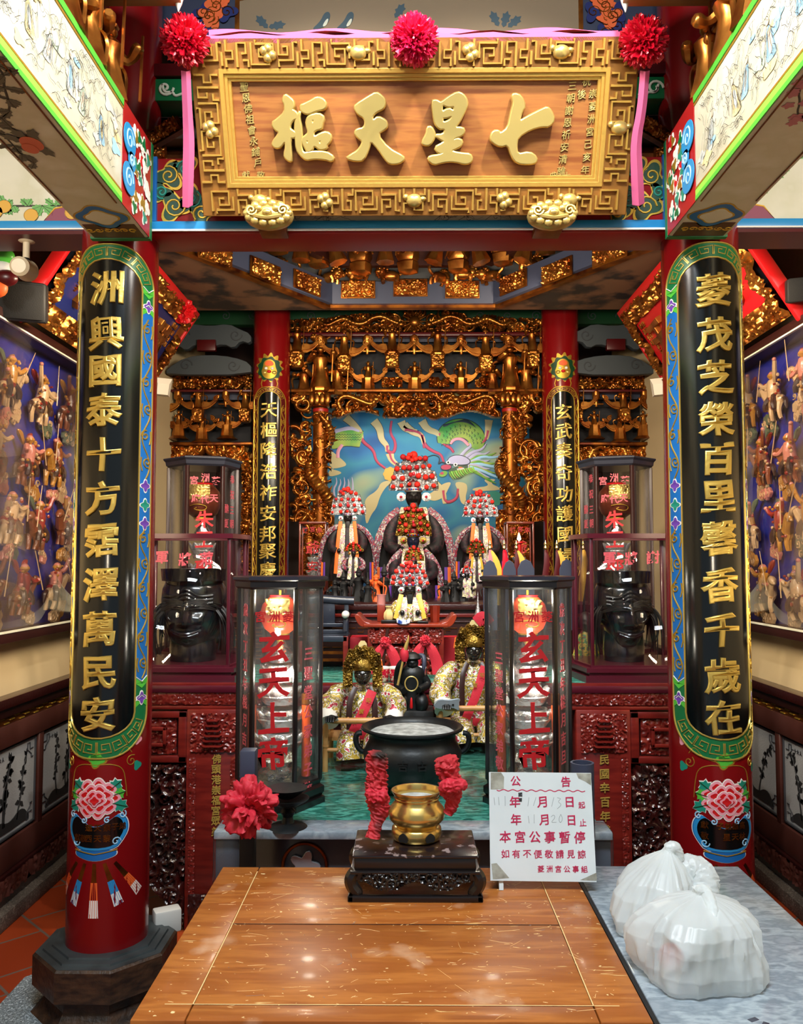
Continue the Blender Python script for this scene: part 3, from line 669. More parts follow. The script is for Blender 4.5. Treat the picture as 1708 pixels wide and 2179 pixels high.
def side_beam(s, label, seed, fruit, leaf):
    xi, xo = s*.925, s*1.13; zb, zt = 2.755, 3.10; y0, y1 = .3, 2.92
    t = thing('painted_beam', (s*1.03, 1.6, zb), label, 'beam', 'painted beams running back to the columns')
    mk('beam_body', [(bb(xi, xo, y0, y1, zb, zt, .006), M['cream_paint'])], t)
    L = y1-y0-.30; h = zt-zb; fm = flatmap((xi-s*.001, y0+.0, zb), (0, 1, 0), (0, 0, 1), (-s, 0, 0))
    if s > 0: fm = flatmap((xi-s*.001, y0, zb), (0, 1, 0), (0, 0, 1), (-1, 0, 0))
    ink, wash = inkscene(L, h-.09, seed, 420)
    mk('painted_scene', [(fmap(mv(p, (0, .05, .0006+.00005*(i % 9))), fm), M[m]) for i, (p, m) in enumerate(wash)]+[(fmap(mv(p, (0, .05, .0032)), fm), M['ink']) for p in ink], t)
    R4 = lambda a, b, c, d: [(a, c), (b, c), (b, d), (a, d)]
    mk('edge_band', [(fmap(shape([R4(0, L, 0, .014)], .003), fm), M['green_light']), (fmap(shape([R4(0, L, .014, .034)], .002), fm), M['green_lime']), (fmap(shape([R4(0, L, h-.022, h)], .003), fm), M['green_light']), (fmap(shape([R4(0, L, .036, .042)], .002), fm), M['gold_line']), (fmap(shape([R4(0, L, h-.032, h-.026)], .002), fm), M['gold_line'])], t)
    ed = [(fmap(shape([R4(L, L+.30, 0, h)], .002), fm), M['red_paint'])]
    for k in range(26):
        rg = random.Random(seed*50+k); c = (L+.10+rg.uniform(0, .16), .03+rg.uniform(0, h-.06)); mm = rg.choice(['green_paint', 'red_bright', 'white_paint', 'teal_paint', 'gold_line'])
        ed += [(fmap(mv(shape([blob(c, .024, 3, .35, 24, 1, rg.uniform(0, 6))], .001), (0, 0, .002+k*.00012)), fm), M['white_paint']), (fmap(mv(shape([blob(c, .018, 3, .35, 24, 1, rg.uniform(0, 6))], .001), (0, 0, .0032+k*.00012)), fm), M[mm])]
    for c, r in ((( L+.05, h*.68), .05), ((L+.05, h*.3), .05), ((L+.075, h*.5), .03)):
        ed += [(fmap(mv(shape([blob(c, r, 2, .15, 30, 1.2)], .002), (0, 0, .006)), fm), M['blue_sky']), (fmap(rib(spiral(c, r*.8, 1.5, 0, 20), .008, .002, .008), fm), M['blue_pale'])]
    ed.append((bb(xi-s*.004, xo+s*.004, y1-.012, y1+.012, zb-.004, zt+.004), M['green_paint']))
    mk('end_ornament', ed, t)
    fb = flatmap(((xi+xo)/2, y0, zb-.0005), (0, 1, 0), (s, 0, 0), (0, 0, -1)) if s > 0 else flatmap(((xi+xo)/2, y0, zb-.0005), (0, 1, 0), (-1, 0, 0), (0, 0, -1))
    fbr = lambda v: fb(v-np.array((0, .09, 0)))
    g = branch(L-.15, .18, seed+3, fruit, leaf, lambda v: fbr(v+np.array((.05, 0, 0))))
    for a, b, m in ((0, .004, 'gold_dark'), (.176, .18, 'gold_dark')): g.append((fmap(shape([R4(0, L, a, b)], .002), fbr), M[m]))
    for k, (m, r) in enumerate((('gold_line', .085), ('blue_paint', .078), ('gold_line', .055), ('cream_paint', .048))):
        q = blob((L+.11, .09), r, 4, .12, 40, 1.0); g.append((fmap(mv(shape([q], .001), (0, 0, .001*k)), fbr), M[m]))
    g.append((fmap(shape([R4(L+.17, L+.295, 0, .18)], .001), fbr), M['red_dark']))
    for k in range(6): g.append((fmap(rib(spiral((L+.22, .02+.03*k), .016, 1.3, k, 14), .005, .002, .001), fbr), M['gold_line']))
    if s < 0:
        for pk, (uu, vv_, rr) in enumerate(((1.93, .10, .036), (1.955, .115, .026))): g += [(fmap(mv(shape([blob((uu, vv_), rr, 2, .08, 30, .9)], .0006), (0, 0, .004+.001*pk)), fbr), M['peach'])]
        g += [(fmap(mv(shape([leafpts((1.93, .10), a_, .085, .03)], .0005), (0, 0, .003)), fbr), M['leaf_dim']) for a_ in (2.2, 2.9, 3.6, -.4)]
    mk('underside_painting', g, t)
side_beam(-1, 'cream painted beam with green edges at left, a peach branch on its underside', 11, 'peach', 'leaf_dim')
side_beam(1, 'cream painted beam with green edges at right, plum blossom on its underside', 23, 'plum', 'pink_dim')
# gold carved figures along the tops of the beams and the red boards behind them
def figurine(seed, h=.2, kind=0):
    rg = random.Random(seed); g = []
    w = h*.22; fold = lambda a, z: .10*np.sin(a*7+seed)*(1-np.clip(z/(h*.7), 0, 1))
    g.append(lathe([(w*1.05, 0), (w*1.0, h*.06), (w*.75, h*.3), (w*.62, h*.5), (w*.85, h*.64), (w*.55, h*.72), (w*.25, h*.76)], 14, fold=fold))
    g.append(ell((0, -w*.1, h*.83), (w*.42, w*.42, h*.085), 10, 7)); g.append(lathe([(w*.5, h*.87), (w*.55, h*.9), (w*.3, h*.96), (w*.12, h)], 8))
    for s in (-1, 1):
        a = rg.uniform(.2, 1.2); e = np.array((s*w*1.25, -w*.3, h*.5+h*.1*math.sin(a))); q = np.array((s*w*rg.uniform(.2, 1.5), -w*1.1, h*rg.uniform(.42, .8)))
        g.append(tube(smooth([(s*w*.7, 0, h*.66), e, q], 2), [w*.3, w*.28, w*.27, w*.26, w*.25, w*.24, w*.3, w*.34, w*.3, w*.2][:len(smooth([(0, 0, 0), e, q], 2))], 7))
        g.append(mv(tube(smooth([(s*w*.9, .01, h*.6), (s*w*1.8, .02, h*.55), (s*w*1.5, .01, h*.25)], 2), w*.14, 5)))
    g.append(tube([(w*1.2, -w*1.1, h*.1), (w*1.35, -w*1.1, h*.9)], w*.08, 5))
    return join(*g)
def lion(seed, s=.1):
    rg = random.Random(seed); g = [ell((0, 0, s*.5), (s*.75, s*.4, s*.4), 12, 8), ell((-s*.7, -s*.25, s*.75), (s*.42, s*.42, s*.42), 12, 8), ell((-s*.85, -s*.6, s*.65), (s*.25, s*.2, s*.18), 8, 6)]
    for k in range(12):
        a = k/12*6.28; g.append(ell((-s*.6+s*.42*math.cos(a), -s*.1, s*.78+s*.42*math.sin(a)), s*.15, 7, 5))
    for x in (-.5, .5):
        for y in (-.25, .25): g.append(tube([(x*s, y*s, s*.45), (x*s*1.15, y*s-s*.1, s*.2), (x*s, y*s-s*.15, 0)], [s*.2, s*.14, s*.16], 7))
    g.append(tube(smooth([(s*.7, 0, s*.6), (s*1.1, 0, s*.9), (s*.9, 0, s*1.3)], 2), s*.12, 6)); g += [ell((-s*.6+sx*s*.16, -s*.62, s*.88), s*.09, 6, 5) for sx in (-1, 1)]
    return join(*g)
for s, nm in ((-1, 'left'), (1, 'right')):
    bd = thing('carved_board', (s*1.25, 2.2, 3.10), 'red board with olive frame behind gold figures above the %s painted beam' % nm, 'board')
    mk('panel', (bb(s*1.08, s*1.11, .9, 2.9, 3.10, 3.85), M['red_dark']), bd)
    mk('frame', [(bb(s*1.07, s*1.08, .9, 2.84, 3.80, 3.85), M['gold_dark']), (bb(s*1.07, s*1.08, 2.80, 2.84, 3.10, 3.85), M['gold_dark'])], bd)
    for k in range(7):
        y = 1.5+.19*k; o = mk('carved_figure', (mv(figurine(k+int(s), .36-.012*k), (s*.985, y, 3.10), (0, 0, -s*1.2)), M['gold_carved']), None, '%s gold carved figure standing on the %s beam, %s' % (['bearded', 'robed', 'armed', 'spear holding', 'bowing', 'dancing', 'small'][k], nm, ['first from the front', 'second from the front', 'third from the front', 'middle of the row', 'third from the column', 'second from the column', 'nearest the column'][k]), 'carving', 'gold figures on the %s beam' % nm)
# main lintel between the columns
def P2(a, Y): return P(a[0], a[1], Y)
lt = thing('painted_lintel', (0, 3.1, 2.81), 'painted lintel with red underside and blue border behind the big name board', 'beam')
zb = yz(497, 3.02); z0 = yz(472, 3.02); z1 = yz(335, 3.02)
mk('beam_body', [(bb(-.97, .98, 3.02, 3.2, zb, z1, .004), M['red_paint'])], lt)
mk('border', [(bb(-.96, .97, 3.005, 3.02, yz(489, 3.01), z0, .003), M['blue_sky']), (bb(-.96, .97, 3.0, 3.006, yz(492, 3.01), yz(488, 3.01)), M['white_paint']), (bb(-.96, -.93, 3.005, 3.02, z0, z1), M['blue_paint']), (bb(.94, .97, 3.005, 3.02, z0, z1), M['blue_paint'])], lt)
fl = flatmap((0, 3.018, 0), (1, 0, 0), (0, 0, 1), (0, -1, 0)); g = []
for s in (-1, 1):
    for k, (x, y, r) in enumerate(((372, 440, .055), (408, 425, .05), (360, 375, .05), (395, 360, .045), (430, 455, .045), (345, 410, .035))):
        c = P(x if s < 0 else 1745-x, y, 3.02)[[0, 2]]
        g += [(fmap(shape([blob(c, r, 3, .3, 36, 1, k*1.3)], .002), fl), M['gold_line']), (fmap(mv(shape([blob(c, r*.82, 3, .3, 36, 1, k*1.3)], .002), (0, 0, .001)), fl), M['green_deep']), (fmap(rib(spiral(c, r*.75, 1.6, k, 20, s), .008, .003, .003), fl), M['teal_paint' if k % 2 else 'gold_line'])]
mk('scroll_painting', g, lt)
pc = [P(600, 470, 3.02)[[0, 2]], P(1160, 470, 3.02)[[0, 2]]]
mk('scene_painting', [(fmap(shape([[(pc[0][0], z0), (pc[1][0], z0), (pc[1][0], z1), (pc[0][0], z1)]], .002), fl), M['cream_paint'])]+[(fmap(mv(p, (pc[0][0], z0, .003)), fl), M['ink']) for p in inkscene(pc[1][0]-pc[0][0], .12, 9, 60)[0]], lt)
tb = thing('tie_beam', (0, 3.1, 3.3), 'green tie beam with white scrolls peeping out either side of the name board', 'beam')
mk('beam_body', [(bb(-.98, .98, 3.06, 3.18, yz(212, 3.06), yz(165, 3.06), .004), M['green_paint']), (bb(-.98, .98, 3.05, 3.2, yz(162, 3.06), yz(135, 3.06), .004), M['red_dark'])], tb)
fl2 = flatmap((0, 3.057, 0), (1, 0, 0), (0, 0, 1), (0, -1, 0))
mkeach('scroll_painting', [(fmap(rib(q, .010, .003), fl2), M['cream_paint']) for s in (-1, 1) for q in [spiral(P(352 if s < 0 else 1393, 188, 3.06)[[0, 2]], .032, 1.2, 0, 18, s), np.array([P(a if s < 0 else 1745-a, b, 3.06)[[0, 2]] for a, b in smooth([(345, 180), (350, 198), (368, 196), (372, 206), (388, 200)], 2)])]], tb)
up = thing('painted_lintel', (0, 3.2, 3.55), 'dim upper lintel painted with two birds on a branch above the name board', 'beam')
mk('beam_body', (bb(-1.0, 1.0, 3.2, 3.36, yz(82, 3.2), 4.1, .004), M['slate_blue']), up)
fu = flatmap((0, 3.198, 0), (1, 0, 0), (0, 0, 1), (0, -1, 0)); X = lambda x, y: P(x, y, 3.2)[[0, 2]]
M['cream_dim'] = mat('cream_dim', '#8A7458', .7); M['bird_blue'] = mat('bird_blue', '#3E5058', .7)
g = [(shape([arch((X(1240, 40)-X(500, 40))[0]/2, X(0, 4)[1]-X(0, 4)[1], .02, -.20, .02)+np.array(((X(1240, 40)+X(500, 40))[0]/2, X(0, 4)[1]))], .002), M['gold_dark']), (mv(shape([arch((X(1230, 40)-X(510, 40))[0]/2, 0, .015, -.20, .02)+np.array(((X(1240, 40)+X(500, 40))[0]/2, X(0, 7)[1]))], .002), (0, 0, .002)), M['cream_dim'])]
for x in (690, 740):
    g += [(mv(shape([smooth([X(x-28, 66), X(x-8, 48), X(x, 30), X(x+10, 27), X(x+14, 36), X(x+6, 56), X(x-10, 64)], 2, True)], .002), (0, 0, .004)), M['bird_blue']), (mv(shape([smooth([X(x-5, 60), X(x+4, 44), X(x+10, 42), X(x+5, 58)], 2, True)], .001), (0, 0, .006)), M['cream_paint'])]
g += [(rib(smooth([X(640, 72), X(700, 66), X(760, 72)], 2), .008, .003, .004), M['ink'])]+[(mv(shape([leafpts(X(x, y), a, .07, .03)], .001), (0, 0, .004)), M['bird_blue']) for x, y, a in ((570, 62, 2.3), (572, 60, .2), (1070, 60, 1.3), (1060, 58, 2), (1080, 60, .7), (840, 40, 1))]
for s in (-1, 1):
    for k in range(12):
        rg = random.Random(k+40); x = 430+rg.uniform(0, 60); y = rg.uniform(-10, 85); x = x if s < 0 else 1745-x
        g += [(mv(shape([blob(X(x, y), .035, 3, .35, 30, 1, k)], .002), (0, 0, .002+k*.0004)), M['orange_paint' if k % 3 else 'blue_navy']), (rib(spiral(X(x, y), .028, 1.4, k, 16), .005, .002, .004+k*.0004), M['gold_dark'])]
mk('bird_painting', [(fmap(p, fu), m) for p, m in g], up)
for s, nm in ((-1, 'left'), (1, 'right')):
    c = P(360 if s < 0 else 1385, 300, 3.1); tri = lambda pts: shape([pts], .04)
    cb = thing('carved_bracket', c, 'gold carved diagonal brace under the tie beam, %s of the name board' % nm, 'bracket')
    mf = flatmap((c[0], 3.06, c[2]), (s*-1, 0, 0), (0, 0, 1), (0, -1, 0))
    mk('brace', (fmap(mv(relief(.15, .055, .004, 60, .02, .022), r=(0, 0, .55), o=(0, -.03, .03)), mf), M['gold_carved']), cb)
    mk('core', (fmap(mv(box((0, 0, 0), (.15, .055, .03)), r=(0, 0, .55), o=(0, 0, .015)), mf), M['gold_dark']), cb)
    mk('stub', (fmap(relief(.05, .05, .004, 61, .02, .02), lambda v: mf(v+np.array((-.02, -.10, .0)))), M['gold_carved']), cb)
    # lintel from column to side wall with a painted branch
    sl = thing('painted_lintel', (s*1.5, 3.1, 2.8), 'cream lintel painted with %s between the %s column and the wall' % ('fruit on a leafy branch' if s < 0 else 'a bare leafy branch', nm), 'beam', 'short lintels beside the columns')
    a, b = (s*1.20, s*1.85); lo, hi = yz(470, 3.04), 3.2
    mk('beam_body', [(bb(a, b, 3.04, 3.2, lo, hi), M['cream_paint']), (bb(a, b, 3.03, 3.2, yz(496, 3.03), yz(488, 3.03)), M['red_dark'])], sl)
    mk('border', [(bb(a, b, 3.025, 3.2, yz(488, 3.03), lo, .003), M['blue_sky']), (bb(a, b, 3.02, 3.026, yz(488, 3.03), yz(485, 3.03)), M['white_paint'])], sl)
    fs = flatmap((-1.85 if s < 0 else 1.2, 3.038, lo), (1, 0, 0), (0, 0, 1), (0, -1, 0))
    g = branch(.6, .26, 31 if s < 0 else 36, 'lychee', 'leaf_fresh', lambda v: fs(v+np.array((.02, .03, 0))), 'ink')
    q = [(0, 0), (.16, 0), (.12, .05), (.07, .06), (.05, .11), (0, .12)]; xm = .65 if s < 0 else 0
    q = [(xm-x if s < 0 else x, y) for x, y in q]
    g += [(fmap(mv(shape([q], .001), (0, 0, .001)), fs), M['purple_wash'] if 'purple_wash' in M else M.setdefault('purple_wash', mat('purple_wash', '#8A4A5E', .6))), (fmap(rib(q, .008, .003, .001), fs), M['yellow_cloth'])]
    g += [(fmap(rib(spiral((abs(xm-.05), .045), .03, 1.3, 1, 16, s), .007, .003, .002), fs), M['yellow_cloth'])]
    mk('branch_painting', g, sl)
    # underside lamp boxes at the top edge of the picture
    px = (190, 388) if s < 0 else (1322, 1512); yb = P(px[0], 15, 2.6)
    x0, x1 = P(px[0], 15, 2.6)[0], P(px[1], 15, 2.6)[0]
    lb = thing('hanging_lamp_box', ((x0+x1)/2, 2.4, yb[2]), 'tan hanging lamp box above the %s end of the name board' % nm, 'lamp')
    M.setdefault('tan_wood', mat('tan_wood', '#9C6A3A', .5))
    mk('box_body', [(bb(x0, x1, 2.2, 2.6, yb[2], yb[2]+.3, .004), M['tan_wood'])], lb)
    cx = x1-.01 if s < 0 else x0+.01
    mk('finial', (mv(lathe([(.001, -.035), (.012, -.005), (.018, .02), (.012, .04)], 12), (cx, 2.59, yb[2]+.01)), M['white_paint']), lb)
    mk('hanger', (tube([((x0+x1)/2, 2.4, yb[2]+.3), ((x0+x1)/2, 2.4, 4.55)], .012, 8), M['black_matte']), lb)
# ================================================================ the big gilt name board
bo = P(881, 456, 2.97); to = P(881, 84, 2.74); hv = to-bo; BH = np.linalg.norm(hv); vv = hv/BH; nn = np.cross((1, 0, 0), vv); nn = nn if nn[1] < 0 else -nn
PF = flatmap(bo, (1, 0, 0), vv, nn)
def up2(px, py, w=.03):
    q = PPL(px, py, bo+nn*w, nn)-bo; return np.array((q[0], q @ vv))
nb = thing('name_board', bo, 'large gilt framed name board with four raised golden characters between the columns', 'sign board')
hw = .757; fw = .105
mk('board', (fmap(bb(-hw+fw, hw-fw, fw-.005, BH-fw+.005, -.02, .012), PF), M['plaque_wood']), nb)
mk('backing', (fmap(bb(-hw, hw, 0, BH, -.05, -.02), PF), M['gold_dark']), nb)
fr = []
R4 = lambda a, b, c, d: [(a, c), (b, c), (b, d), (a, d)]
mk('frame', (fmap(shape([R4(-hw, hw, 0, BH), R4(-hw+fw, hw-fw, fw, BH-fw)], .03, .004), PF), M['gold_frame_bed']), nb)
mld = []
for k, (d, hgt) in enumerate(((0.0, .040), (-.012, .032), (-.022, .024))):
    q = R4(-hw+fw+(-d), hw-fw+d, fw-d, BH-fw+d); q = np.array(q+[q[0]], float)
    mld.append((fmap(shape([R4(-hw+fw-.004-d-.008, hw-fw+.004+d+.008, fw-.004-d-.008, BH-fw+.004+d+.008), R4(-hw+fw-d, hw-fw+d, fw-d, BH-fw+d)], hgt, .002), PF), M['gold_frame']))
mk('moulding', mld, nb)
# fretwork of square spirals: tiles run round the frame
tiles = [[[(0, .1), (0, .9), (.8, .9), (.8, .35), (.35, .35), (.35, .62), (.58, .62)], [(.2, 0), (.2, .15), (1, .15), (1, .7)]],
         [[(.1, 0), (.1, .55), (.5, .55), (.5, .25), (.28, .25)], [(.1, 1), (.1, .75), (.75, .75), (.75, .1), (.95, .1)], [(.95, .45), (.95, .95)]],
         [[(.0, .0), (.0, .4), (.3, .4), (.3, .7), (.0, .7), (.0, 1)], [(.5, 1), (.5, .12), (.9, .12), (.9, .5), (.7, .5)], [(.75, .75), (1, .75), (1, 1)]]]
fre, ins = [], []
def frieze(o, ux, uy, L, h, seed, gem):
    rg = random.Random(seed); n = int(round(L/.085)); st = L/n
    for k in range(n):
        kk = min(k, n-1-k); mir = k > (n-1)/2; tl = tiles[(kk+seed) % 3]
        for pl in tl:
            q = []
            for a, b in pl:
                a = 1-a if mir else a; q.append(np.array(o)+np.array(ux)*(k+.06+.88*a)*st+np.array(uy)*h*(.06+.88*b))
            w = .0125; q = np.array(q)
            fre.append(fmap(mv(rib(q, w, .020, .030)), PF))
    for gx in gem:
        ins.append((np.array(o)+np.array(ux)*gx*L+np.array(uy)*h*.5))
inn = fw-.012
frieze((-hw+.03, 0), (1, 0), (0, 1), 2*hw-.06, inn, 0, (.12, .28, .5, .72, .88)); frieze((-hw+.03, BH), (1, 0), (0, -1), 2*hw-.06, inn, 1, (.16, .37, .63, .84))
frieze((-hw, fw), (0, 1), (1, 0), BH-2*fw, inn, 2, (.5,)); frieze((hw, fw), (0, 1), (-1, 0), BH-2*fw, inn, 2, (.5,))
mk('fretwork', [(p, M['gold_frame']) for p in fre], nb)
for k, c in enumerate(ins):
    seeds = [ell((c[0]+dx, c[1]+dy, .045), (.017, .017, .016), 10, 6) for dx, dy in ((-.012, .008), (.014, -.006), (.002, .014), (0, -.014))] if k % 2 else [ell((c[0], c[1], .045), (.03, .024, .02), 14, 8), ell((c[0]-.03, c[1]+.012, .045), (.012, .012, .012), 8, 6), ell((c[0]+.03, c[1]+.006, .045), (.014, .010, .012), 8, 6)]
    mk('carved_boss', [(fmap(s_, PF), M['gold_plate']) for s_ in seeds], nb)
def zc1(pts, x0=560): return [up2(x0+a/5.3375, 180+b/5.3375, .055) for a, b in pts]
CH = {
 '樞': [[(250,115),(300,150),(342,195),(347,250),(320,290),(360,305),(388,345),(385,385),(345,390),(300,450),(300,510),(330,525),(366,555),(360,602),(297,600),(318,860),(300,872),(255,840),(240,800),(262,700),(245,635),(190,712),(140,722),(102,685),(120,640),(155,600),(187,540),(135,515),(98,440),(160,400),(250,315),(245,210),(220,180)]],
 '樞b': [[(425,240),(470,225),(560,180),(600,150),(660,155),(705,195),(712,240),(690,275),(600,295),(510,335),(460,320),(430,290)]],
 '樞c': [[(420,300),(404,380),(430,480),(435,600),(425,680),(445,788),(540,768),(710,765),(800,825),(775,872),(700,845),(560,838),(485,858),(420,800),(380,740),(370,600),(362,450),(385,370)]],
 '樞d': [[(500,390),(530,355),(630,330),(690,370),(665,460),(660,500),(600,510),(562,545),(578,605),(650,560),(720,540),(770,580),(760,640),(710,690),(722,722),(640,740),(590,695),(565,700),(560,735),(505,770),(460,690),(435,620),(490,580),(520,545),(490,450)], [(542,402),(588,402),(562,452)], [(480,635),(522,640),(500,678)], [(618,640),(668,635),(645,685)]],
 '天': [[(1285,90),(1340,125),(1378,165),(1385,220),(1360,272),(1290,300),(1232,360),(1250,415),(1305,365),(1390,408),(1408,450),(1400,490),(1285,560),(1420,730),(1590,818),(1598,850),(1540,892),(1435,897),(1390,850),(1310,730),(1215,628),(1200,720),(1140,855),(1050,866),(945,838),(1000,800),(1070,760),(1120,690),(1132,640),(1075,600),(1038,545),(1070,510),(1140,500),(1168,440),(1145,370),(1080,335),(1040,270),(1050,235),(1190,145)]]}
CH2 = {
 '星': [[(210,185),(260,178),(300,205),(325,198),(400,140),(500,85),(560,108),(600,160),(612,215),(590,280),(560,340),(520,420),(460,490),(560,490),(580,530),(545,575),(470,600),(445,632),(500,612),(555,638),(540,690),(480,722),(428,745),(445,765),(560,785),(640,790),(668,840),(640,887),(570,895),(500,872),(400,865),(320,880),(230,905),(165,850),(185,815),(290,802),(350,772),(290,778),(238,715),(340,662),(355,642),(300,612),(245,572),(340,568),(365,510),(340,495),(300,500),(255,455),(235,400)], [(322,212),(400,252),(470,235),(458,305),(400,268),(318,318)], [(325,368),(372,372),(442,345),(430,395),(330,442)]],
 '星b': [[(160,485),(200,480),(240,550),(238,600),(185,682),(120,682),(97,655),(150,560)]],
 '七': [[(1145,100),(1222,125),(1270,235),(1230,290),(1195,425),(1300,360),(1460,280),(1520,255),(1560,290),(1603,385),(1545,470),(1460,465),(1330,500),(1185,590),(1165,680),(1175,795),(1320,765),(1398,822),(1390,882),(1310,898),(1180,885),(1120,812),(1075,670),(990,700),(900,650),(875,600),(910,525),(970,525),(985,560),(1080,490),(1110,330),(1145,200),(1125,130)]]}
def sm1(L): return smooth(L, 1, True)
for nm_, keys, src, x0 in (('樞', ('樞', '樞b', '樞c', '樞d'), CH, 560), ('天', ('天',), CH, 560), ('星', ('星', '星b'), CH2, 880), ('七', ('七',), CH2, 880)):
    mk('character', [(fmap(mv(shape([sm1(zc1(L, x0)) for L in src[k]], .030, .005), (0, 0, .014)), PF), M['gold_plate']) for k in keys], nb, ang=50)
ins = []
for col, size in (([('台', 535, 165), ('南', 497, 165)], .034), ([(c, 520+i*4.0, 186+i*23) for i, c in enumerate('聖恩佛祖會永鋪戶')], .034), ([('敬', 555, 374), ('獻', 523, 374)], .032), ([(c, 470+i*3.7, 174+i*28.5) for i, c in enumerate('歲次己亥年陽月吉旦')], .034),
    ([('恭', 1283, 170), ('祝', 1248, 172), ('萃', 1285, 200), ('後', 1238, 200), ('崇', 1262, 198)], .034), ([(c, 1262-i*3.4, 225+i*27) for i, c in enumerate('菱洲宮己亥年')], .034), ([(c, 1218-i*3.4, 182+i*26) for i, c in enumerate('三朝謝恩祈安清醮')], .034), ([('大', 1205, 374), ('典', 1177, 374)], .032)):
    for c, x, y in col:
        q = up2(x, y, .016); mk('inscription_character', (fmap(mv(brush(text(c, size*.92, .004, .0005, -.0001), .08), (q[0], q[1], .013)), PF), M['gold_plate']), nb)
for k, x in enumerate((573, 1173)):
    c = P(x, 462, 2.90); br = thing('board_bracket', c, 'gold lion head bracket holding up the %s end of the name board' % ('left' if k == 0 else 'right'), 'bracket', 'gold brackets under the name board')
    g = [ell(c+np.array((0, 0, 0)), (.088, .05, .046), 20, 10)]
    for j in range(14):
        a = j/14*2*PI; g.append(ell(c+np.array((.072*math.cos(a), -.035, .034*math.sin(a))), (.017, .014, .015), 8, 6))
    g += [ell(c+np.array((sx*.03, -.048, .012)), (.014, .012, .012), 8, 6) for sx in (-1, 1)]+[ell(c+np.array((0, -.052, -.004)), (.018, .014, .012), 8, 6), tube(smooth([c+np.array((-.05, -.045, -.012)), c+np.array((0, -.052, -.024)), c+np.array((.05, -.045, -.012))], 2), .007, 6)]
    g += [fmap(rib(spiral((c[0]+sx*.055, c[2]+.005), .02, 1.5, 0, 16, sx), .008, .008, .046), flatmap((0, c[1], 0), (1, 0, 0), (0, 0, 1), (0, -1, 0))) for sx in (-1, 1)]
    mk('lion_head', [(q, M['gold_plate']) for q in g], br)
    mk('arm', (bb(c[0]-.05, c[0]+.05, 2.9, 3.04, c[2]-.025, c[2]+.02, .005), M['gold_dark']), br)
# rosettes and pink ribbon on the name board
def rosette_geo(r, seed, folds=30, amp=.22, det=5):
    bm = bmesh.new(); bmesh.ops.create_icosphere(bm, subdivisions=det, radius=1); sd = Vector((seed*3.1, seed*1.7, seed))
    for v in bm.verts:
        p = v.co.normalized(); q = mnoise.turbulence_vector(p*2.2+sd, 2, False)*.35+p; a = abs(mnoise.noise(q*folds*.16+sd)); b = abs(mnoise.noise(q*folds*.33+sd*2))
        v.co = p*r*(1-amp*(1-min(1, a*2.6))-amp*.5*(1-min(1, b*2.6)))
    bm.verts.index_update(); p = Q([v.co[:] for v in bm.verts], np.array([[v.index for v in f.verts] for f in bm.faces])); bm.free(); return p
for k, (x, y, m, lab) in enumerate(((393, 87, 'crimson_foil', 'ruffled crimson rosette on the upper left corner of the name board'), (881, 85, 'magenta_foil', 'ruffled bright pink rosette at the top centre of the name board'), (1369, 88, 'crimson_foil', 'ruffled crimson rosette on the upper right corner of the name board'))):
    c = P(x, y, 2.66); mk('rosette', (mv(rosette_geo(.086, k+1, 34, .30), c), M[m]), None, lab, 'rosette', 'rosettes on the name board', ang=25)
rb = thing('ribbon', bo+vv*BH, 'pink cloth ribbon draped along the name board top with tails at both ends', 'ribbon')
tp = []
pts = [(440, 70), (520, 66), (640, 66), (700, 78), (800, 74), (960, 72), (1100, 74), (1200, 66), (1320, 74)]
for x, y in pts: tp.append(up2(x, y+6, .0))
tp = smooth(tp, 2); g = []
for (a, b, w) in ((0, .030, .04), (-.03, .0, .05)):
    n_ = len(tp); vt_ = np.array([[(q[0], BH+.004+(.012 if j else -.004)+.006*math.sin(q[0]*23+j), ww) for j, ww in enumerate((-.045, .0, .035))] for q in tp]).reshape(-1, 3)
g = [(fmap(Q(vt_, gridf(n_, 3)), PF), M['pink_cloth'])]
fr_ = np.array([[(q[0], BH+h_+.004*math.sin(q[0]*31), .038) for h_ in (.012, -.012)] for q in tp]).reshape(-1, 3); g.append((fmap(Q(fr_, gridf(n_, 2)), PF), M['pink_cloth']))
bk_ = np.array([[(q[0], BH+h_+.006*math.sin(q[0]*17), -.04) for h_ in (-.05, .035)] for q in tp]).reshape(-1, 3); g.append((fmap(Q(bk_, gridf(n_, 2)), PF), M['pink_cloth']))
mk('top_drape', g, rb)
for s in (-1, 1):
    l = [(395, 150, 10), (398, 230, 10), (402, 300, 12), (400, 370, 12), (399, 440, 11)] if s < 0 else [(1372, 150, 10), (1366, 230, 10), (1352, 300, 11), (1355, 370, 13), (1358, 436, 13)]
    vs = []
    for j, (x, y, w) in enumerate(l):
        Y = 2.70+.06*j
        vs += [P(x-w, y, Y), P(x+1, y+2, Y-.004), P(x+w, y-(4 if j == 4 else 0), Y+.004)]
    vs = smooth(np.array(vs).reshape(5, 9), 2).reshape(-1, 3); nn_ = len(vs)//3; a = Q(vs, gridf(nn_, 3)); b = Q(vs+np.array((0, .003, 0)), gridf(nn_, 3)[:, ::-1])
    mk('tail', (join(a, b), M['pink_cloth']), rb)
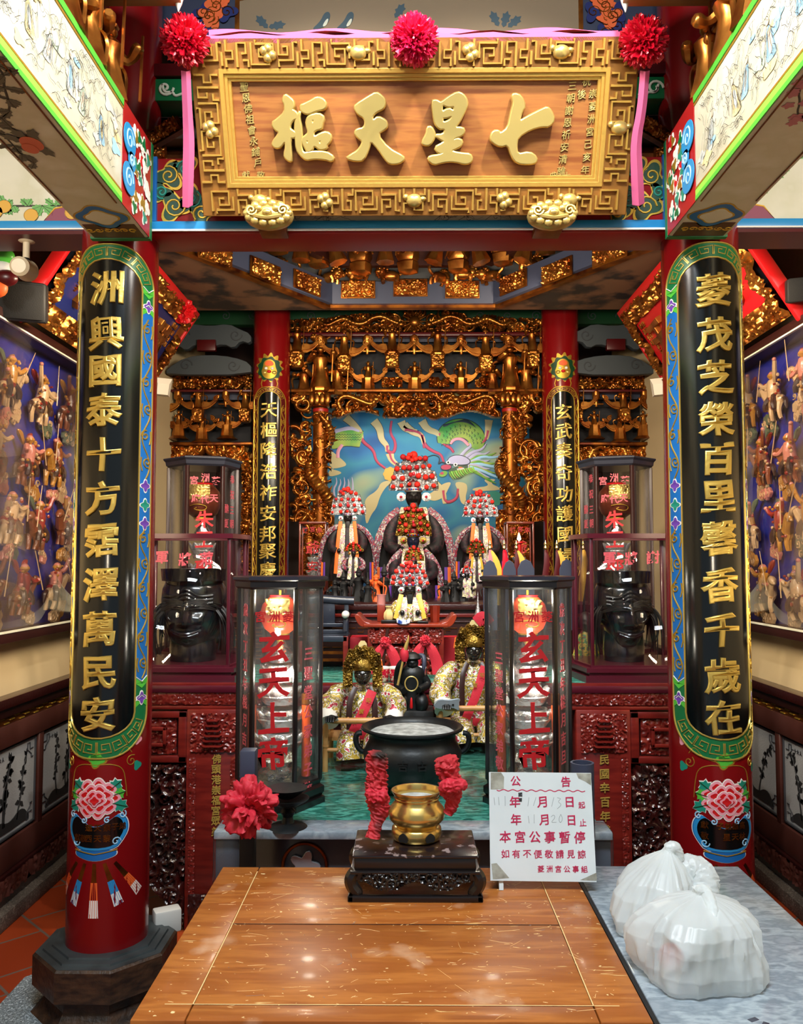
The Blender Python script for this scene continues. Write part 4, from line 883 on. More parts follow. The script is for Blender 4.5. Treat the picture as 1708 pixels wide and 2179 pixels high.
# ================================================================ front tables
TZ = .85
def woodtop():
    m = mat('table_wood', '#9E5A26', .40, 0, coat=.10, var=['#92501C', '#AC682C', '#884818'], vscale=3.2, vstretch=(1.3, 9, 1), vdet=7, vpos=(.3, .7))
    nt = m.node_tree; b = nt.nodes['Principled BSDF']; src = b.inputs['Base Color'].links[0].from_socket; tc = [n for n in nt.nodes if n.type == 'TEX_COORD'][0]
    def thr(sc, lo, hi, st):
        mp = nt.nodes.new('ShaderNodeMapping'); mp.inputs['Scale'].default_value = st; nt.links.new(tc.outputs['Object'], mp.inputs[0])
        n = nt.nodes.new('ShaderNodeTexNoise'); n.inputs['Scale'].default_value = sc; n.inputs['Detail'].default_value = 5; nt.links.new(mp.outputs[0], n.inputs['Vector'])
        r = nt.nodes.new('ShaderNodeMapRange'); r.inputs[1].default_value = lo; r.inputs[2].default_value = hi; nt.links.new(n.outputs['Fac'], r.inputs[0]); return r.outputs[0]
    for out, c in ((thr(55, .70, .73, (1, 1, 1)), '#E8C890'), (thr(30, .69, .75, (.35, 3, 1)), '#DDB878'), (thr(6, .60, .72, (1, 1, 1)), '#C59A78')):
        mx = nt.nodes.new('ShaderNodeMixRGB'); mx.inputs[2].default_value = lin(c); nt.links.new(out, mx.inputs[0]); nt.links.new(src, mx.inputs[1]); src = mx.outputs[0]
    nt.links.new(src, b.inputs['Base Color']); return m
M['table_wood'] = woodtop()
q = [PZ(455, 1846, TZ), PZ(1225, 1868, TZ), PZ(1392, 2176, TZ), PZ(300, 2176, TZ)]
yf = (q[0][1]+q[1][1])/2+.035; yn = q[2][1]; xl, xr = q[0][0], (q[1][0]+q[2][0])/2
xl = (q[0][0]+q[3][0])/2
tw = thing('wooden_table', ((xl+xr)/2, (yf+yn)/2, 0), 'scratched orange brown wooden offering table at the front', 'table')
fx = lambda a: (xl+a*(xr-xl))
TT = .035; seams = [(0, .125), (.13, .87), (.875, 1.0)]
ym = [yn, yn+.062, yn+.30, yn+.46, yf]
def slab(x0, x1, y0, y1): return bb(x0, x1, y0, y1, TZ-TT, TZ, .0025)
g = [(slab(fx(0), fx(.105), yn, yf), M['table_wood'])]; mk('side_board', g, tw)
mk('side_board', (slab(fx(.90), fx(1), yn, yf), M['table_wood']), tw)
for y0, y1 in ((yn, yn+.05), (yn+.052, yn+.365), (yn+.367, yf)): mk('plank', (slab(fx(.107), fx(.898), y0, y1), M['table_wood']), tw)
mk('core_board', (bb(fx(.02), fx(.98), yn+.02, yf-.02, TZ-TT-.02, TZ-TT+.005), M['dark_wood']), tw)
M['scratch'] = mat('scratch', '#E6C083', .6); M['flake_grey'] = mat('flake_grey', '#6E7078', .7)
rg = random.Random(12); g = []
for k in range(520):
    c = np.array((rg.uniform(xl+.02, xr-.02), rg.uniform(yn+.01, yf-.02))); L = rg.choice([.0012, .0015, .002, .002, .003, .004, .006, .009, .02])*rg.uniform(.5, 1.2); a = rg.choice([0, .1, .2, -.3, .8, 2.2, rg.uniform(0, 3.14)])
    d = np.array((math.cos(a), math.sin(a)))*L; n_ = np.array((-d[1], d[0]))*.12
    pt = [c-d, c+n_*rg.uniform(-1, 1), c+d]; pt = [np.clip(z_, (xl+.004, yn+.004), (xr-.004, yf-.004)) for z_ in pt]
    w = rg.uniform(.0006, .0012) if L > .008 else rg.uniform(.0008, .0022)
    g.append((mv(rib(pt, [w*.6, w, w*.3], .0002, TZ)), M['flake_grey'] if k % 17 == 0 else M['scratch']))
for a in (.106, .899): g.append((rib([(fx(a), yn+.05), (fx(a+.001), (yn+yf)/2), (fx(a), yf-.03)], .0022, .0003, TZ), M['scratch']))
for y in (yn+.051,): g.append((rib([(fx(.05), y), (fx(.5), y), (fx(.95), y)], .002, .0003, TZ), M['scratch']))
g.append((rib([(fx(.107), yn+.366), (fx(.5), yn+.366), (fx(.898), yn+.366)], .0022, .0003, TZ), M['dark_wood']))
mk('scratches', g, tw, kind='stuff')
mk('apron', [(bb(fx(.03), fx(.97), yn+.03, yn+.05, TZ-.16, TZ-TT), M['table_wood']), (bb(fx(.03), fx(.97), yf-.05, yf-.03, TZ-.16, TZ-TT), M['table_wood']), (bb(fx(.03), fx(.055), yn+.03, yf-.03, TZ-.16, TZ-TT), M['table_wood']), (bb(fx(.945), fx(.97), yn+.03, yf-.03, TZ-.16, TZ-TT), M['table_wood'])], tw)
for a in (.05, .95):
    for y in (yn+.06, yf-.06): mk('leg', (bb(fx(a)-.025, fx(a)+.025, y-.025, y+.025, 0, TZ-TT, .006), M['table_wood']), tw)
# marble table
q = [PZ(1238, 1862, TZ-.004), PZ(1574, 1846, TZ-.004), PZ(1412, 2179, TZ-.004)]
mx0 = xr+.012; mx1 = q[1][0]; my1 = q[1][1]+.01; my0 = yn-.10
tm = thing('marble_table', ((mx0+mx1)/2, (my0+my1)/2, 0), 'grey marble topped table on the right with white plastic bags on it', 'table')
mk('marble_top', (bb(mx0, mx1, my0, my1, TZ-.04, TZ-.004, .004), M['marble_grey']), tm)
mk('gap_shade_strip', (bb(mx0-.008, mx0, my0, my1, TZ-.045, TZ-.006), M['black_matte']), tm)  # black strip stands in for the shade in the gap between the tables
inlay = [rib([(mx0+.16+.012*math.sin(k*2.1), 1.22+.012*k), (mx0+.166+.01*math.sin(k*1.3), 1.228+.012*k)], .010, .0003, TZ-.004) for k in range(18)]
mk('worn_patch', [(p, M['marble_front']) for p in inlay], tm)
mk('base_cabinet', (bb(mx0+.03, mx1-.03, my0+.03, my1-.03, 0, TZ-.04, .004), M['marble_front']), tm)
# carved black stand
st = thing('carved_stand', (.0, 1.96, TZ), 'black carved wooden stand under the brass pot on the wooden table', 'stand')
x0, x1 = P(737, 1900, 1.885)[0], P(1030, 1900, 1.885)[0]; ya, yb_ = 1.885, 2.07; zs = TZ
M['stand_top'] = mat('stand_top', '#1A1012', .25, coat=.4, var='#8A7A78', vscale=38, vpos=(.60, .66))
mk('top_slab', [(bb(x0+.012, x1-.012, ya+.004, yb_, zs+.093, zs+.10, .003), M['stand_top']), (bb(x0+.016, x1-.016, ya+.008, yb_-.004, zs+.066, zs+.093, .004), M['ebony']), (bb(x0+.008, x1-.008, ya, yb_+.002, zs+.06, zs+.067, .002), M['ebony'])], st)
apf = flatmap(((x0+x1)/2, ya+.006, zs+.027), (1, 0, 0), (0, 0, 1), (0, -1, 0)); w_ = x1-x0-.06
mk('carved_apron', (fmap(relief(w_, .036, .0016, 77, .012, .014, .12, top=lambda X, Y: Y > .012*np.cos(X/w_*2*PI*2)+.006), apf), M['ebony']), st)
mk('apron_board', [(bb(x0+.02, x1-.02, ya+.008, ya+.016, zs+.045, zs+.062), M['ebony'])], st)
for xx in (x0+.018, x1-.018):
    for yy in (ya+.018, yb_-.018):
        s = 1 if xx > 0 else -1
        mk('leg', (tube(smooth([(xx, yy, zs+.062), (xx+s*.012, yy-.004, zs+.048), (xx+s*.008, yy-.002, zs+.03), (xx-s*.006, yy, zs+.014), (xx, yy, zs+.006)], 2), .014, 8), M['ebony']), st)
mk('base_rail', [(bb(x0+.002, x1-.002, ya, ya+.014, zs, zs+.014, .003), M['ebony']), (bb(x0+.002, x1-.002, yb_-.014, yb_, zs, zs+.014, .003), M['ebony']), (bb(x0+.002, x0+.016, ya, yb_, zs, zs+.014, .003), M['ebony']), (bb(x1-.016, x1-.002, ya, yb_, zs, zs+.014, .003), M['ebony'])], st)
# brass pot
ZB = zs+.1005; cb = np.array((P(886, 1720, 2.005)[0], 2.005, ZB)); bs = .90*1.0
pot = thing('brass_pot', cb, 'polished brass incense pot with red cloth tied handles on the black stand', 'pot')
pr = [(.050, .0), (.054, .004), (.0575, .018), (.056, .030), (.048, .036), (.054, .042), (.063, .054), (.066, .068), (.062, .080), (.053, .092), (.049, .100), (.0495, .104), (.0525, .106), (.051, .110), (.0525, .114), (.057, .121), (.0575, .125), (.0535, .125), (.049, .116), (.047, .100), (.058, .07), (.05, .05), (.02, .045), (.0, .045)]
pr = [(r_*1.03, z_*.9) for r_, z_ in pr]
mk('pot_body', (mv(lathe(pr, 64), cb), M['brass']), pot, ang=50)
mk('ash_fill', (mv(lathe([(.0, .092), (.049, .093), (.049, .088)], 32), cb), M['ash']), pot)
for a in (-.55, .55, 2.6, -2.6):
    hm = flatmap(cb+np.array((math.sin(a)*.0592, -math.cos(a)*.0592, .0145)), (math.cos(a), math.sin(a), 0), (0, 0, 1), (math.sin(a), -math.cos(a), 0))
    hs = smooth([(0, .013), (.006, .010), (.012, .004), (.013, -.004), (.008, -.009), (0, -.007), (-.008, -.009), (-.013, -.004), (-.012, .004), (-.006, .010)], 1, True)
    mk('heart_opening', (fmap(shape([hs], .0012), hm), M['black_matte']), pot)
def wrapped(name, pts, rad, seed, n=44, amp=1.0):
    pts = smooth(smooth(pts, 3), 2); k = len(pts); rr = np.interp(np.linspace(0, 1, k), np.linspace(0, 1, len(rad)), rad); v, f, s = tube(pts, rr, n)
    out = v.copy(); c = np.repeat(pts, n, 0)
    for i in range(len(v)):
        p = v[i]; d = p-c[i]; nz = mnoise.noise(Vector((p[0]*60+seed, p[1]*60, p[2]*28+d[0]*90)))*.5+abs(mnoise.noise(Vector((p[0]*95, p[1]*95+seed, p[2]*55))))*.55
        cr_ = abs(mnoise.noise(Vector((p[0]*45+seed, p[1]*45, p[2]*120+d[0]*60)))); out[i] = c[i]+d*(1+amp*(.5*nz-.05-.6*min(.35, cr_)))
    return (out, f, s)
for s in (-1, 1):
    if s < 0: pts = [P(804, 1600, 1.95), P(800, 1625, 1.95), P(802, 1660, 1.945), P(800, 1690, 1.94), P(808, 1720, 1.935), P(803, 1745, 1.925), P(796, 1765, 1.915), P(794, 1783, 1.912)]; rd = [.020, .026, .025, .027, .024, .016, .016, .019]
    else: pts = [P(945, 1612, 1.95), P(953, 1640, 1.95), P(962, 1662, 1.945), P(958, 1680, 1.94), P(965, 1700, 1.94), P(958, 1722, 1.94), P(953, 1732, 1.94)]; rd = [.022, .030, .022, .030, .018, .013, .012]
    h = mk('handle_cloth', (wrapped('c', pts, rd, s*4), M['red_cloth_soot']), pot, ang=75)
    if s < 0: mk('cloth_knot', [(wrapped('c', [P(785, 1684, 1.935), P(800, 1696, 1.92), P(822, 1688, 1.93)], [.012, .02, .012], 9), M['red_cloth'])], h, ang=75)
    else: mk('cloth_knot', [(wrapped('c', [P(940, 1675, 1.935), P(960, 1672, 1.915), P(990, 1668, 1.935)], [.012, .018, .010], 5), M['red_cloth'])], h, ang=75)
# notice board
sb = P(1155, 1876, 1.955); nsz = thing('notice_board', (sb[0], 1.955, TZ), 'white handwritten notice board in magenta Chinese characters leaning at the table edge', 'sign')
bl = P(1043, 1874, 1.955); br_ = P(1269, 1877, 1.955); tl = P(1040, 1643, 2.0); tr = P(1257, 1645, 2.0)
bl[2] = br_[2] = TZ+.001
nrm = np.cross(br_-bl, tl-bl); nrm /= np.linalg.norm(nrm)
if nrm[1] > 0: nrm = -nrm
ux = (br_-bl)/np.linalg.norm(br_-bl); uy = np.cross(nrm, ux); uy = uy if uy[2] > 0 else -uy
NF = flatmap(bl, ux, uy, nrm)
def n2(x, y): q = PPL(x, y, bl+nrm*.003, nrm)-bl; return np.array((q @ ux, q @ uy))
corners = [n2(1043, 1874), n2(1269, 1877), n2(1257, 1645), n2(1040, 1643)]
mk('panel', (fmap(mv(shape([corners], .003), (0, 0, 0)), NF), M['white_board']), nsz)
mk('back_prop', (hexa([bl+(.02, .0, 0), bl+(.03, 0, 0), bl+(.03, .09, 0), bl+(.02, .09, 0)], [tl+(.02, .004, -.05), tl+(.03, .004, -.05), tl+(.03, .012, -.05), tl+(.02, .012, -.05)]), M['white_board']), nsz)
tx = lambda c, x, y, s, m='marker_red': (fmap(mv(brush(text(c, s, .0002, .0005 if s > .02 else .0003, 0), .06, ord(c)), tuple(n2(x, y))+(.0031,)), NF), M[m])
Z = lambda X, Y: (1020+X/6.326, 1620+Y/6.326)
g = []
for c, X, Y, s in (('公', 487, 265, .024), ('告', 1160, 275, .024), ('年', 475, 545, .026), ('月', 840, 550, .027), ('日', 1210, 550, .026), ('起', 1375, 590, .016), ('年', 490, 785, .026), ('月', 865, 790, .026), ('日', 1235, 795, .025), ('止', 1390, 825, .017)): g.append(tx(c, *Z(X, Y), s))
for i, c in enumerate('本宮公事暫停'): g.append(tx(c, *Z(345+i*200, 1015+i*2), .027))
for i, c in enumerate('如有不便敬請見諒'): g.append(tx(c, *Z(345+i*147, 1245+i), .0195))
for i, c in enumerate('菱洲宮公事組'): g.append(tx(c, *Z(825+i*117, 1448+i), .0155))
wv = [n2(*Z(230+1190*t, 388+10*math.sin(t*60)+14*t)) for t in np.linspace(0, 1, 90)]; g.append((fmap(rib(wv, .0022, .0003, .0031), NF), M['marker_red']))
mkeach('red_writing', g, nsz)
strokes = [[(195, 485), (205, 590)], [(255, 480), (265, 590)], [(342, 468), (345, 600)], [(665, 485), (650, 605)], [(760, 485), (725, 600)], [(1000, 485), (970, 610)], [(1045, 490), (1100, 500), (1050, 545), (1110, 580), (1045, 640)], [(655, 735), (668, 835)], [(735, 715), (735, 835)], [(960, 750), (1000, 715), (1020, 760), (955, 825), (1035, 820)], [(1090, 715), (1065, 780), (1085, 835), (1120, 780), (1095, 712)]]
mkeach('pencil_stroke', [(fmap(rib([n2(*Z(*q)) for q in (smooth(s_, 2) if len(s_) > 2 else s_)], .0011, .0002, .0031), NF), M['pencil']) for s_ in strokes], nsz)
mkeach('stamp', [tx('國', *Z(548, 448), .010, 'marker_black'), tx('曆', *Z(548, 520), .009, 'marker_black')], nsz)
pe = [[(150, 150), (290, 150), (330, 210), (325, 375), (150, 378)], [(1300, 160), (1505, 165), (1500, 325), (1420, 270), (1330, 230)], [(1350, 1600), (1570, 1500), (1580, 1590), (1570, 1610)], [(160, 1380), (230, 1370), (400, 1570), (180, 1590)]]
mkeach('torn_tape', [(fmap(mv(shape([[n2(*Z(*q)) for q in s_]], .0003), (0, 0, .003)), NF), M['peel']) for s_ in pe], nsz)
# plastic bags
def plastic():
    m = bpy.data.materials.new('thin_plastic'); m.use_nodes = True; nt = m.node_tree; b = nt.nodes['Principled BSDF']
    b.inputs['Base Color'].default_value = lin('#F0F6F7'); b.inputs['Roughness'].default_value = .28; b.inputs['Specular IOR Level'].default_value = .4
    tr = nt.nodes.new('ShaderNodeBsdfTranslucent'); tr.inputs[0].default_value = lin('#F0F6F7'); tp_ = nt.nodes.new('ShaderNodeBsdfTransparent')
    m1 = nt.nodes.new('ShaderNodeMixShader'); m1.inputs[0].default_value = .42; nt.links.new(b.outputs[0], m1.inputs[1]); nt.links.new(tr.outputs[0], m1.inputs[2])
    m2 = nt.nodes.new('ShaderNodeMixShader'); m2.inputs[0].default_value = .26; nt.links.new(m1.outputs[0], m2.inputs[1]); nt.links.new(tp_.outputs[0], m2.inputs[2])
    nt.links.new(m2.outputs[0], nt.nodes['Material Output'].inputs[0]); return m
M['plastic'] = plastic()
def bag(c, rx, ry, hb, knot, prof, seed, lean=(0, 0), pleat=.10, n=150, m_=110):
    t = np.linspace(0, 1, m_); r = np.interp(t, *zip(*prof)); a = np.arange(n)/n*2*PI; V_ = []
    for i in range(m_):
        k = t[i]; cx = c[0]+lean[0]*k**1.5; cy = c[1]+lean[1]*k**1.5
        for j in range(n):
            ca, sa = math.cos(a[j]), math.sin(a[j]); sq = (abs(ca)**2.6+abs(sa)**2.6)**(-1/2.6); w = sq*(1-k)+k
            big = mnoise.noise(Vector((ca*1.1+seed, sa*1.1, k*1.5)))*.30
            w1 = Vector((ca*2.4+seed+.35*mnoise.noise(Vector((ca*2, sa*2, k*3))), sa*2.4, k*.7)); w2 = Vector((ca*6+seed*2, sa*6, k*1.3)); w3 = Vector((ca*13, sa*13+seed, k*2.2))
            up_ = min(1, .35+1.2*k)
            fc = pleat*1.5*up_*(.28-abs(mnoise.noise(w1)))+pleat*.8*up_*(.25-abs(mnoise.noise(w2)))+.035*(.2-abs(mnoise.noise(w3)))-.07*abs(mnoise.noise(Vector((ca*2.2, sa*2.2+seed, k*1.5+ca))))
            q = r[i]*(1+big*(1-.5*k)+fc)
            V_.append((cx+rx*q*ca*w, cy+ry*q*sa*w, max(c[2]+.001, c[2]+hb*k*(1+.10*mnoise.noise(Vector((ca*1.2, sa*1.2+seed, 3)))*(1-k)))))
    return Q(np.array(V_), gridf(m_, n, False, True)[:, ::-1])
c1 = PZ(1485, 2050, TZ-.004); c1[1] = 1.555; c1[0] = P(1482, 2000, 1.555)[0]
c1[1] = 1.585; c1[0] = P(1480, 2000, 1.585)[0]
b1 = thing('plastic_bag', (c1[0], c1[1], TZ-.004), 'bulging white plastic bag tied at the top, nearest on the marble table', 'bag', 'white plastic bags on the marble table')
pf = [(0, .88), (.06, .95), (.2, 1.0), (.45, .99), (.62, .92), (.75, .76), (.84, .52), (.90, .26), (.94, .11), (.97, .10), (1, .15)]
mk('bag_body', (bag((c1[0], c1[1], TZ-.004), .112, .100, .152, 0, pf, 3, (.012, .0), .20), M['plastic']), b1, ang=60)
mk('bag_handle', [(wrapped('k', [P(1482, 1935, 1.60), P(1490, 1898, 1.59), P(1503, 1898, 1.58), P(1514, 1932, 1.55), P(1520, 1972, 1.52)], [.012, .016, .012, .012, .004], 8, amp=.4), M['plastic'])], b1)
c2 = np.array((P(1385, 1950, 1.78)[0], 1.78, TZ-.004))
b2 = thing('plastic_bag', c2, 'slimmer white plastic bag with a twisted knot, behind the larger bag', 'bag', 'white plastic bags on the marble table')
pf2 = [(0, .8), (.06, .9), (.2, 1.0), (.42, .96), (.60, .80), (.74, .56), (.84, .32), (.90, .15), (.94, .10), (.97, .13), (1, .10)]
mk('bag_body', (bag(c2, .082, .095, .165, 0, pf2, 11, (.045, .01), .18), M['plastic']), b2, ang=60)
mk('bag_handle', [(wrapped('k', [P(1420, 1870, 1.79), P(1418, 1830, 1.79), P(1428, 1800, 1.79), P(1440, 1806, 1.79), P(1446, 1830, 1.79)], [.014, .018, .013, .012, .010], 2, amp=.4), M['plastic']), (wrapped('k', [P(1440, 1850, 1.80), P(1480, 1850, 1.80), P(1500, 1880, 1.78), P(1490, 1930, 1.76)], [.02, .034, .034, .02], 6, amp=.4), M['plastic'])], b2)
M['pack_red'] = mat('pack_red', '#B81E3A', .4); M['pack_green'] = mat('pack_green', '#4E6E62', .4); M['pack_yellow'] = mat('pack_yellow', '#C8B468', .4)
for c, s_, m, lab in (((P(1428, 2055, 1.575)[0], 1.575, TZ+.028), (.024, .024, .024), 'pack_red', 'red fruit seen dimly through the near plastic bag'),):
    mk('fruit', (ell(c, s_, 20, 12), M[m]), None, lab, 'fruit')
mk('drink_carton', (box((P(1500, 2020, 1.545)[0], 1.545, TZ+.046), (.045, .04, .085), .005, (0, .05, .3)), M['pack_green']), None, 'grey green carton seen dimly through the near plastic bag', 'carton')
# ================================================================ centre table, cauldron, posts
ct = thing('centre_table', (0, 2.9, 0), 'green marble topped table with grey front rail and round golden emblem, behind the wooden table', 'table')
cl, cr = P(458, 1757, 2.38)[0], P(1300, 1757, 2.38)[0]; cy1 = 3.62
mk('marble_top', (bb(cl+.02, cr-.02, 2.47, cy1, TZ-.03, TZ, .003), M['marble_green']), ct)
mk('front_rail', [(bb(cl, cr, 2.36, 2.47, TZ-.02, TZ+.002, .004), M['marble_grey'])], ct)
M['cabinet_front'] = mat('cabinet_front', '#565C6A', .22, coat=.3, var='#3E3C42', vscale=4)
mk('body', (bb(cl+.06, cr-.06, 2.42, cy1, 0, TZ-.02, .004), M['cabinet_front']), ct)
for x in (cl+.035, cr-.035):
    mk('corner_post', (bb(x-.035, x+.035, 2.38, 2.45, 0, TZ-.02, .008), M['marble_front']), ct)
    mk('plastic_wrap', (bb(x-.04, x+.04, 2.365, 2.46, TZ-.17, TZ+.004, .012), M['glass_dusty']), ct)
ec = P(648, 1842, 2.415); ef = flatmap(ec, (1, 0, 0), (0, 0, 1), (0, -1, 0))
mk('emblem', [(fmap(rib(ellipse((0, 0), .062, .062, 40)[list(range(40))+[0]], .010, .006), ef), M['gold_dark']), (fmap(shape([blob((0, 0), .034, 5, .3, 40)], .005, .002), ef), M['steel']), (fmap(rib(spiral((0, 0), .02, 1.2), .006, .008), ef), M['gold_line'])], ct)
# iron cauldron
cc = np.array((P(877, 1545, 2.78)[0], 2.78, TZ)); cd = thing('cauldron', cc, 'large black iron incense cauldron full of pale ash with two loop handles', 'cauldron')
zr = P(877, 1546, 2.78)[2]-TZ
pr = [(.06, .02), (.10, .025), (.135, .055), (.158, .10), (.162, .13), (.150, .155), (.142, .168), (.142, zr-.022), (.150, zr-.012), (.166, zr-.006), (.168, zr), (.163, zr+.004), (.150, zr), (.140, zr-.012), (.138, zr-.05)]
mk('cauldron_body', (mv(lathe(pr, 64), cc), M['iron']), cd, ang=50)
mk('ash_bed', (mv(lathe([(.143, zr-.02), (.13, zr-.012), (.10, zr-.008), (.05, zr-.006), (.0, zr-.004)], 48, fold=lambda a, z: .01*np.sin(a*5)), cc), M['ash']), cd)
for s in (-1, 1):
    mk('handle', (mv(tube(smooth([(s*.150, 0, zr-.085), (s*.176, 0, zr-.075), (s*.188, 0, zr-.045), (s*.182, 0, zr-.022), (s*.166, 0, zr-.02)], 3), .009, 8), cc), M['iron']), cd)
for a in (0, 2.09, 4.18): mk('foot', (mv(tube(smooth([(.09*math.cos(a+.5), .09*math.sin(a+.5), .05), (.12*math.cos(a+.5), .12*math.sin(a+.5), .03), (.11*math.cos(a+.5), .11*math.sin(a+.5), 0)], 2), [.03, .022, .026], 10), cc), M['iron']), cd)
cm_ = cylmap(cc[0], cc[1], .1625, TZ)
mkeach('raised_character', [(fmap(mv(text(c, .034, .002, .0008), (u, .118, 0)), cm_), M['iron']) for c, u in (('古', .03), ('吉', -.03))], cd)
# posts with rosette and oil dish
pf0 = P(530, 1700, 2.27); po = thing('black_post', (pf0[0], 2.27, 0), 'black square post with slate top standing before the left lantern case', 'post')
pxs = (P(514, 1600, 2.27)[0], P(545, 1600, 2.27)[0]); pt = P(530, 1594, 2.27)[2]
mk('shaft', (bb(pxs[0], pxs[1], 2.25, 2.29, 0, pt-.10, .004), M['black_matte']), po)
mk('cap', (bb(pxs[0]-.001, pxs[1]+.001, 2.248, 2.292, pt-.10, pt, .004), M['slate_blue']), po)
c = P(531, 1716, 2.20); mk('rosette', (mv(rosette_geo(.082, 7, 8, .40, 5), c), M['red_cloth']), None, 'folded red cloth rosette tied to the black post at left', 'rosette', ang=70)
dk = np.array((P(612, 1720, 2.40)[0], 2.405, TZ)); od = thing('oil_dish', dk, 'two tiered black oil dish stand beside the red cloth rosette', 'dish')
mk('dish', (mv(lathe([(.012, .055), (.03, .062), (.058, .078), (.06, .082), (.055, .082), (.03, .070), (0, .067)], 32), dk), M['iron']), od)
mk('stem', (mv(lathe([(.058, 0), (.05, .006), (.018, .014), (.014, .03), (.022, .045), (.012, .056)], 24), dk), M['iron']), od)
mk('upper_plate', (mv(lathe([(.02, .079), (.055, .104), (.057, .108), (.04, .106), (0, .104)], 32), dk+np.array((-.004, .01, 0))), M['iron']), od)
p2 = P(1240, 1640, 2.32); q2 = thing('candle_tube', (p2[0], 2.32, TZ), 'grey slate cylinder poking up behind the notice board', 'holder')
mk('tube', (mv(lathe([(.032, 0), (.032, p2[2]-TZ+.02), (.026, p2[2]-TZ+.02), (.026, p2[2]-TZ-.02), (0, p2[2]-TZ-.02)], 32), (p2[0], 2.33, TZ)), M['slate_blue']), q2)
# ================================================================ carved altar
AZ = 1.05; AY = 3.72
al = thing('altar_table', (0, AY, 0), 'long carved rosewood altar with green marble top, frieze and gold lettered posts', 'altar')
mk('marble_top', (bb(-1.42, 1.42, AY+.02, 6.1, AZ-.03, AZ, .003), M['marble_green']), al)
mk('top_moulding', [(bb(-1.44, 1.44, AY-.01, AY+.03, AZ-.028, AZ+.003, .006), M['purple_wood']), (bb(-1.43, 1.43, AY, AY+.04, AZ-.05, AZ-.028, .006), M['rosewood'])], al)
zf0, zf1 = yz(1500, AY), yz(1466, AY); af = flatmap((0, AY+.008, zf0), (1, 0, 0), (0, 0, 1), (0, -1, 0))
mk('frieze_board', [(bb(-1.42, 1.42, AY+.01, AY+.05, zf0-.02, zf1+.02), M['rosewood']), (bb(-1.425, 1.425, AY, AY+.02, zf0-.022, zf0-.006, .004), M['rosewood'])], al)
mk('carved_frieze', (fmap(relief(2.8, zf1-zf0, .004, 91, .014, .03), af), M['rosewood']), al)
mk('back_panel', (bb(-.78, .78, AY+.10, AY+.14, 0, AZ-.05), M['rosewood_dark']), al)
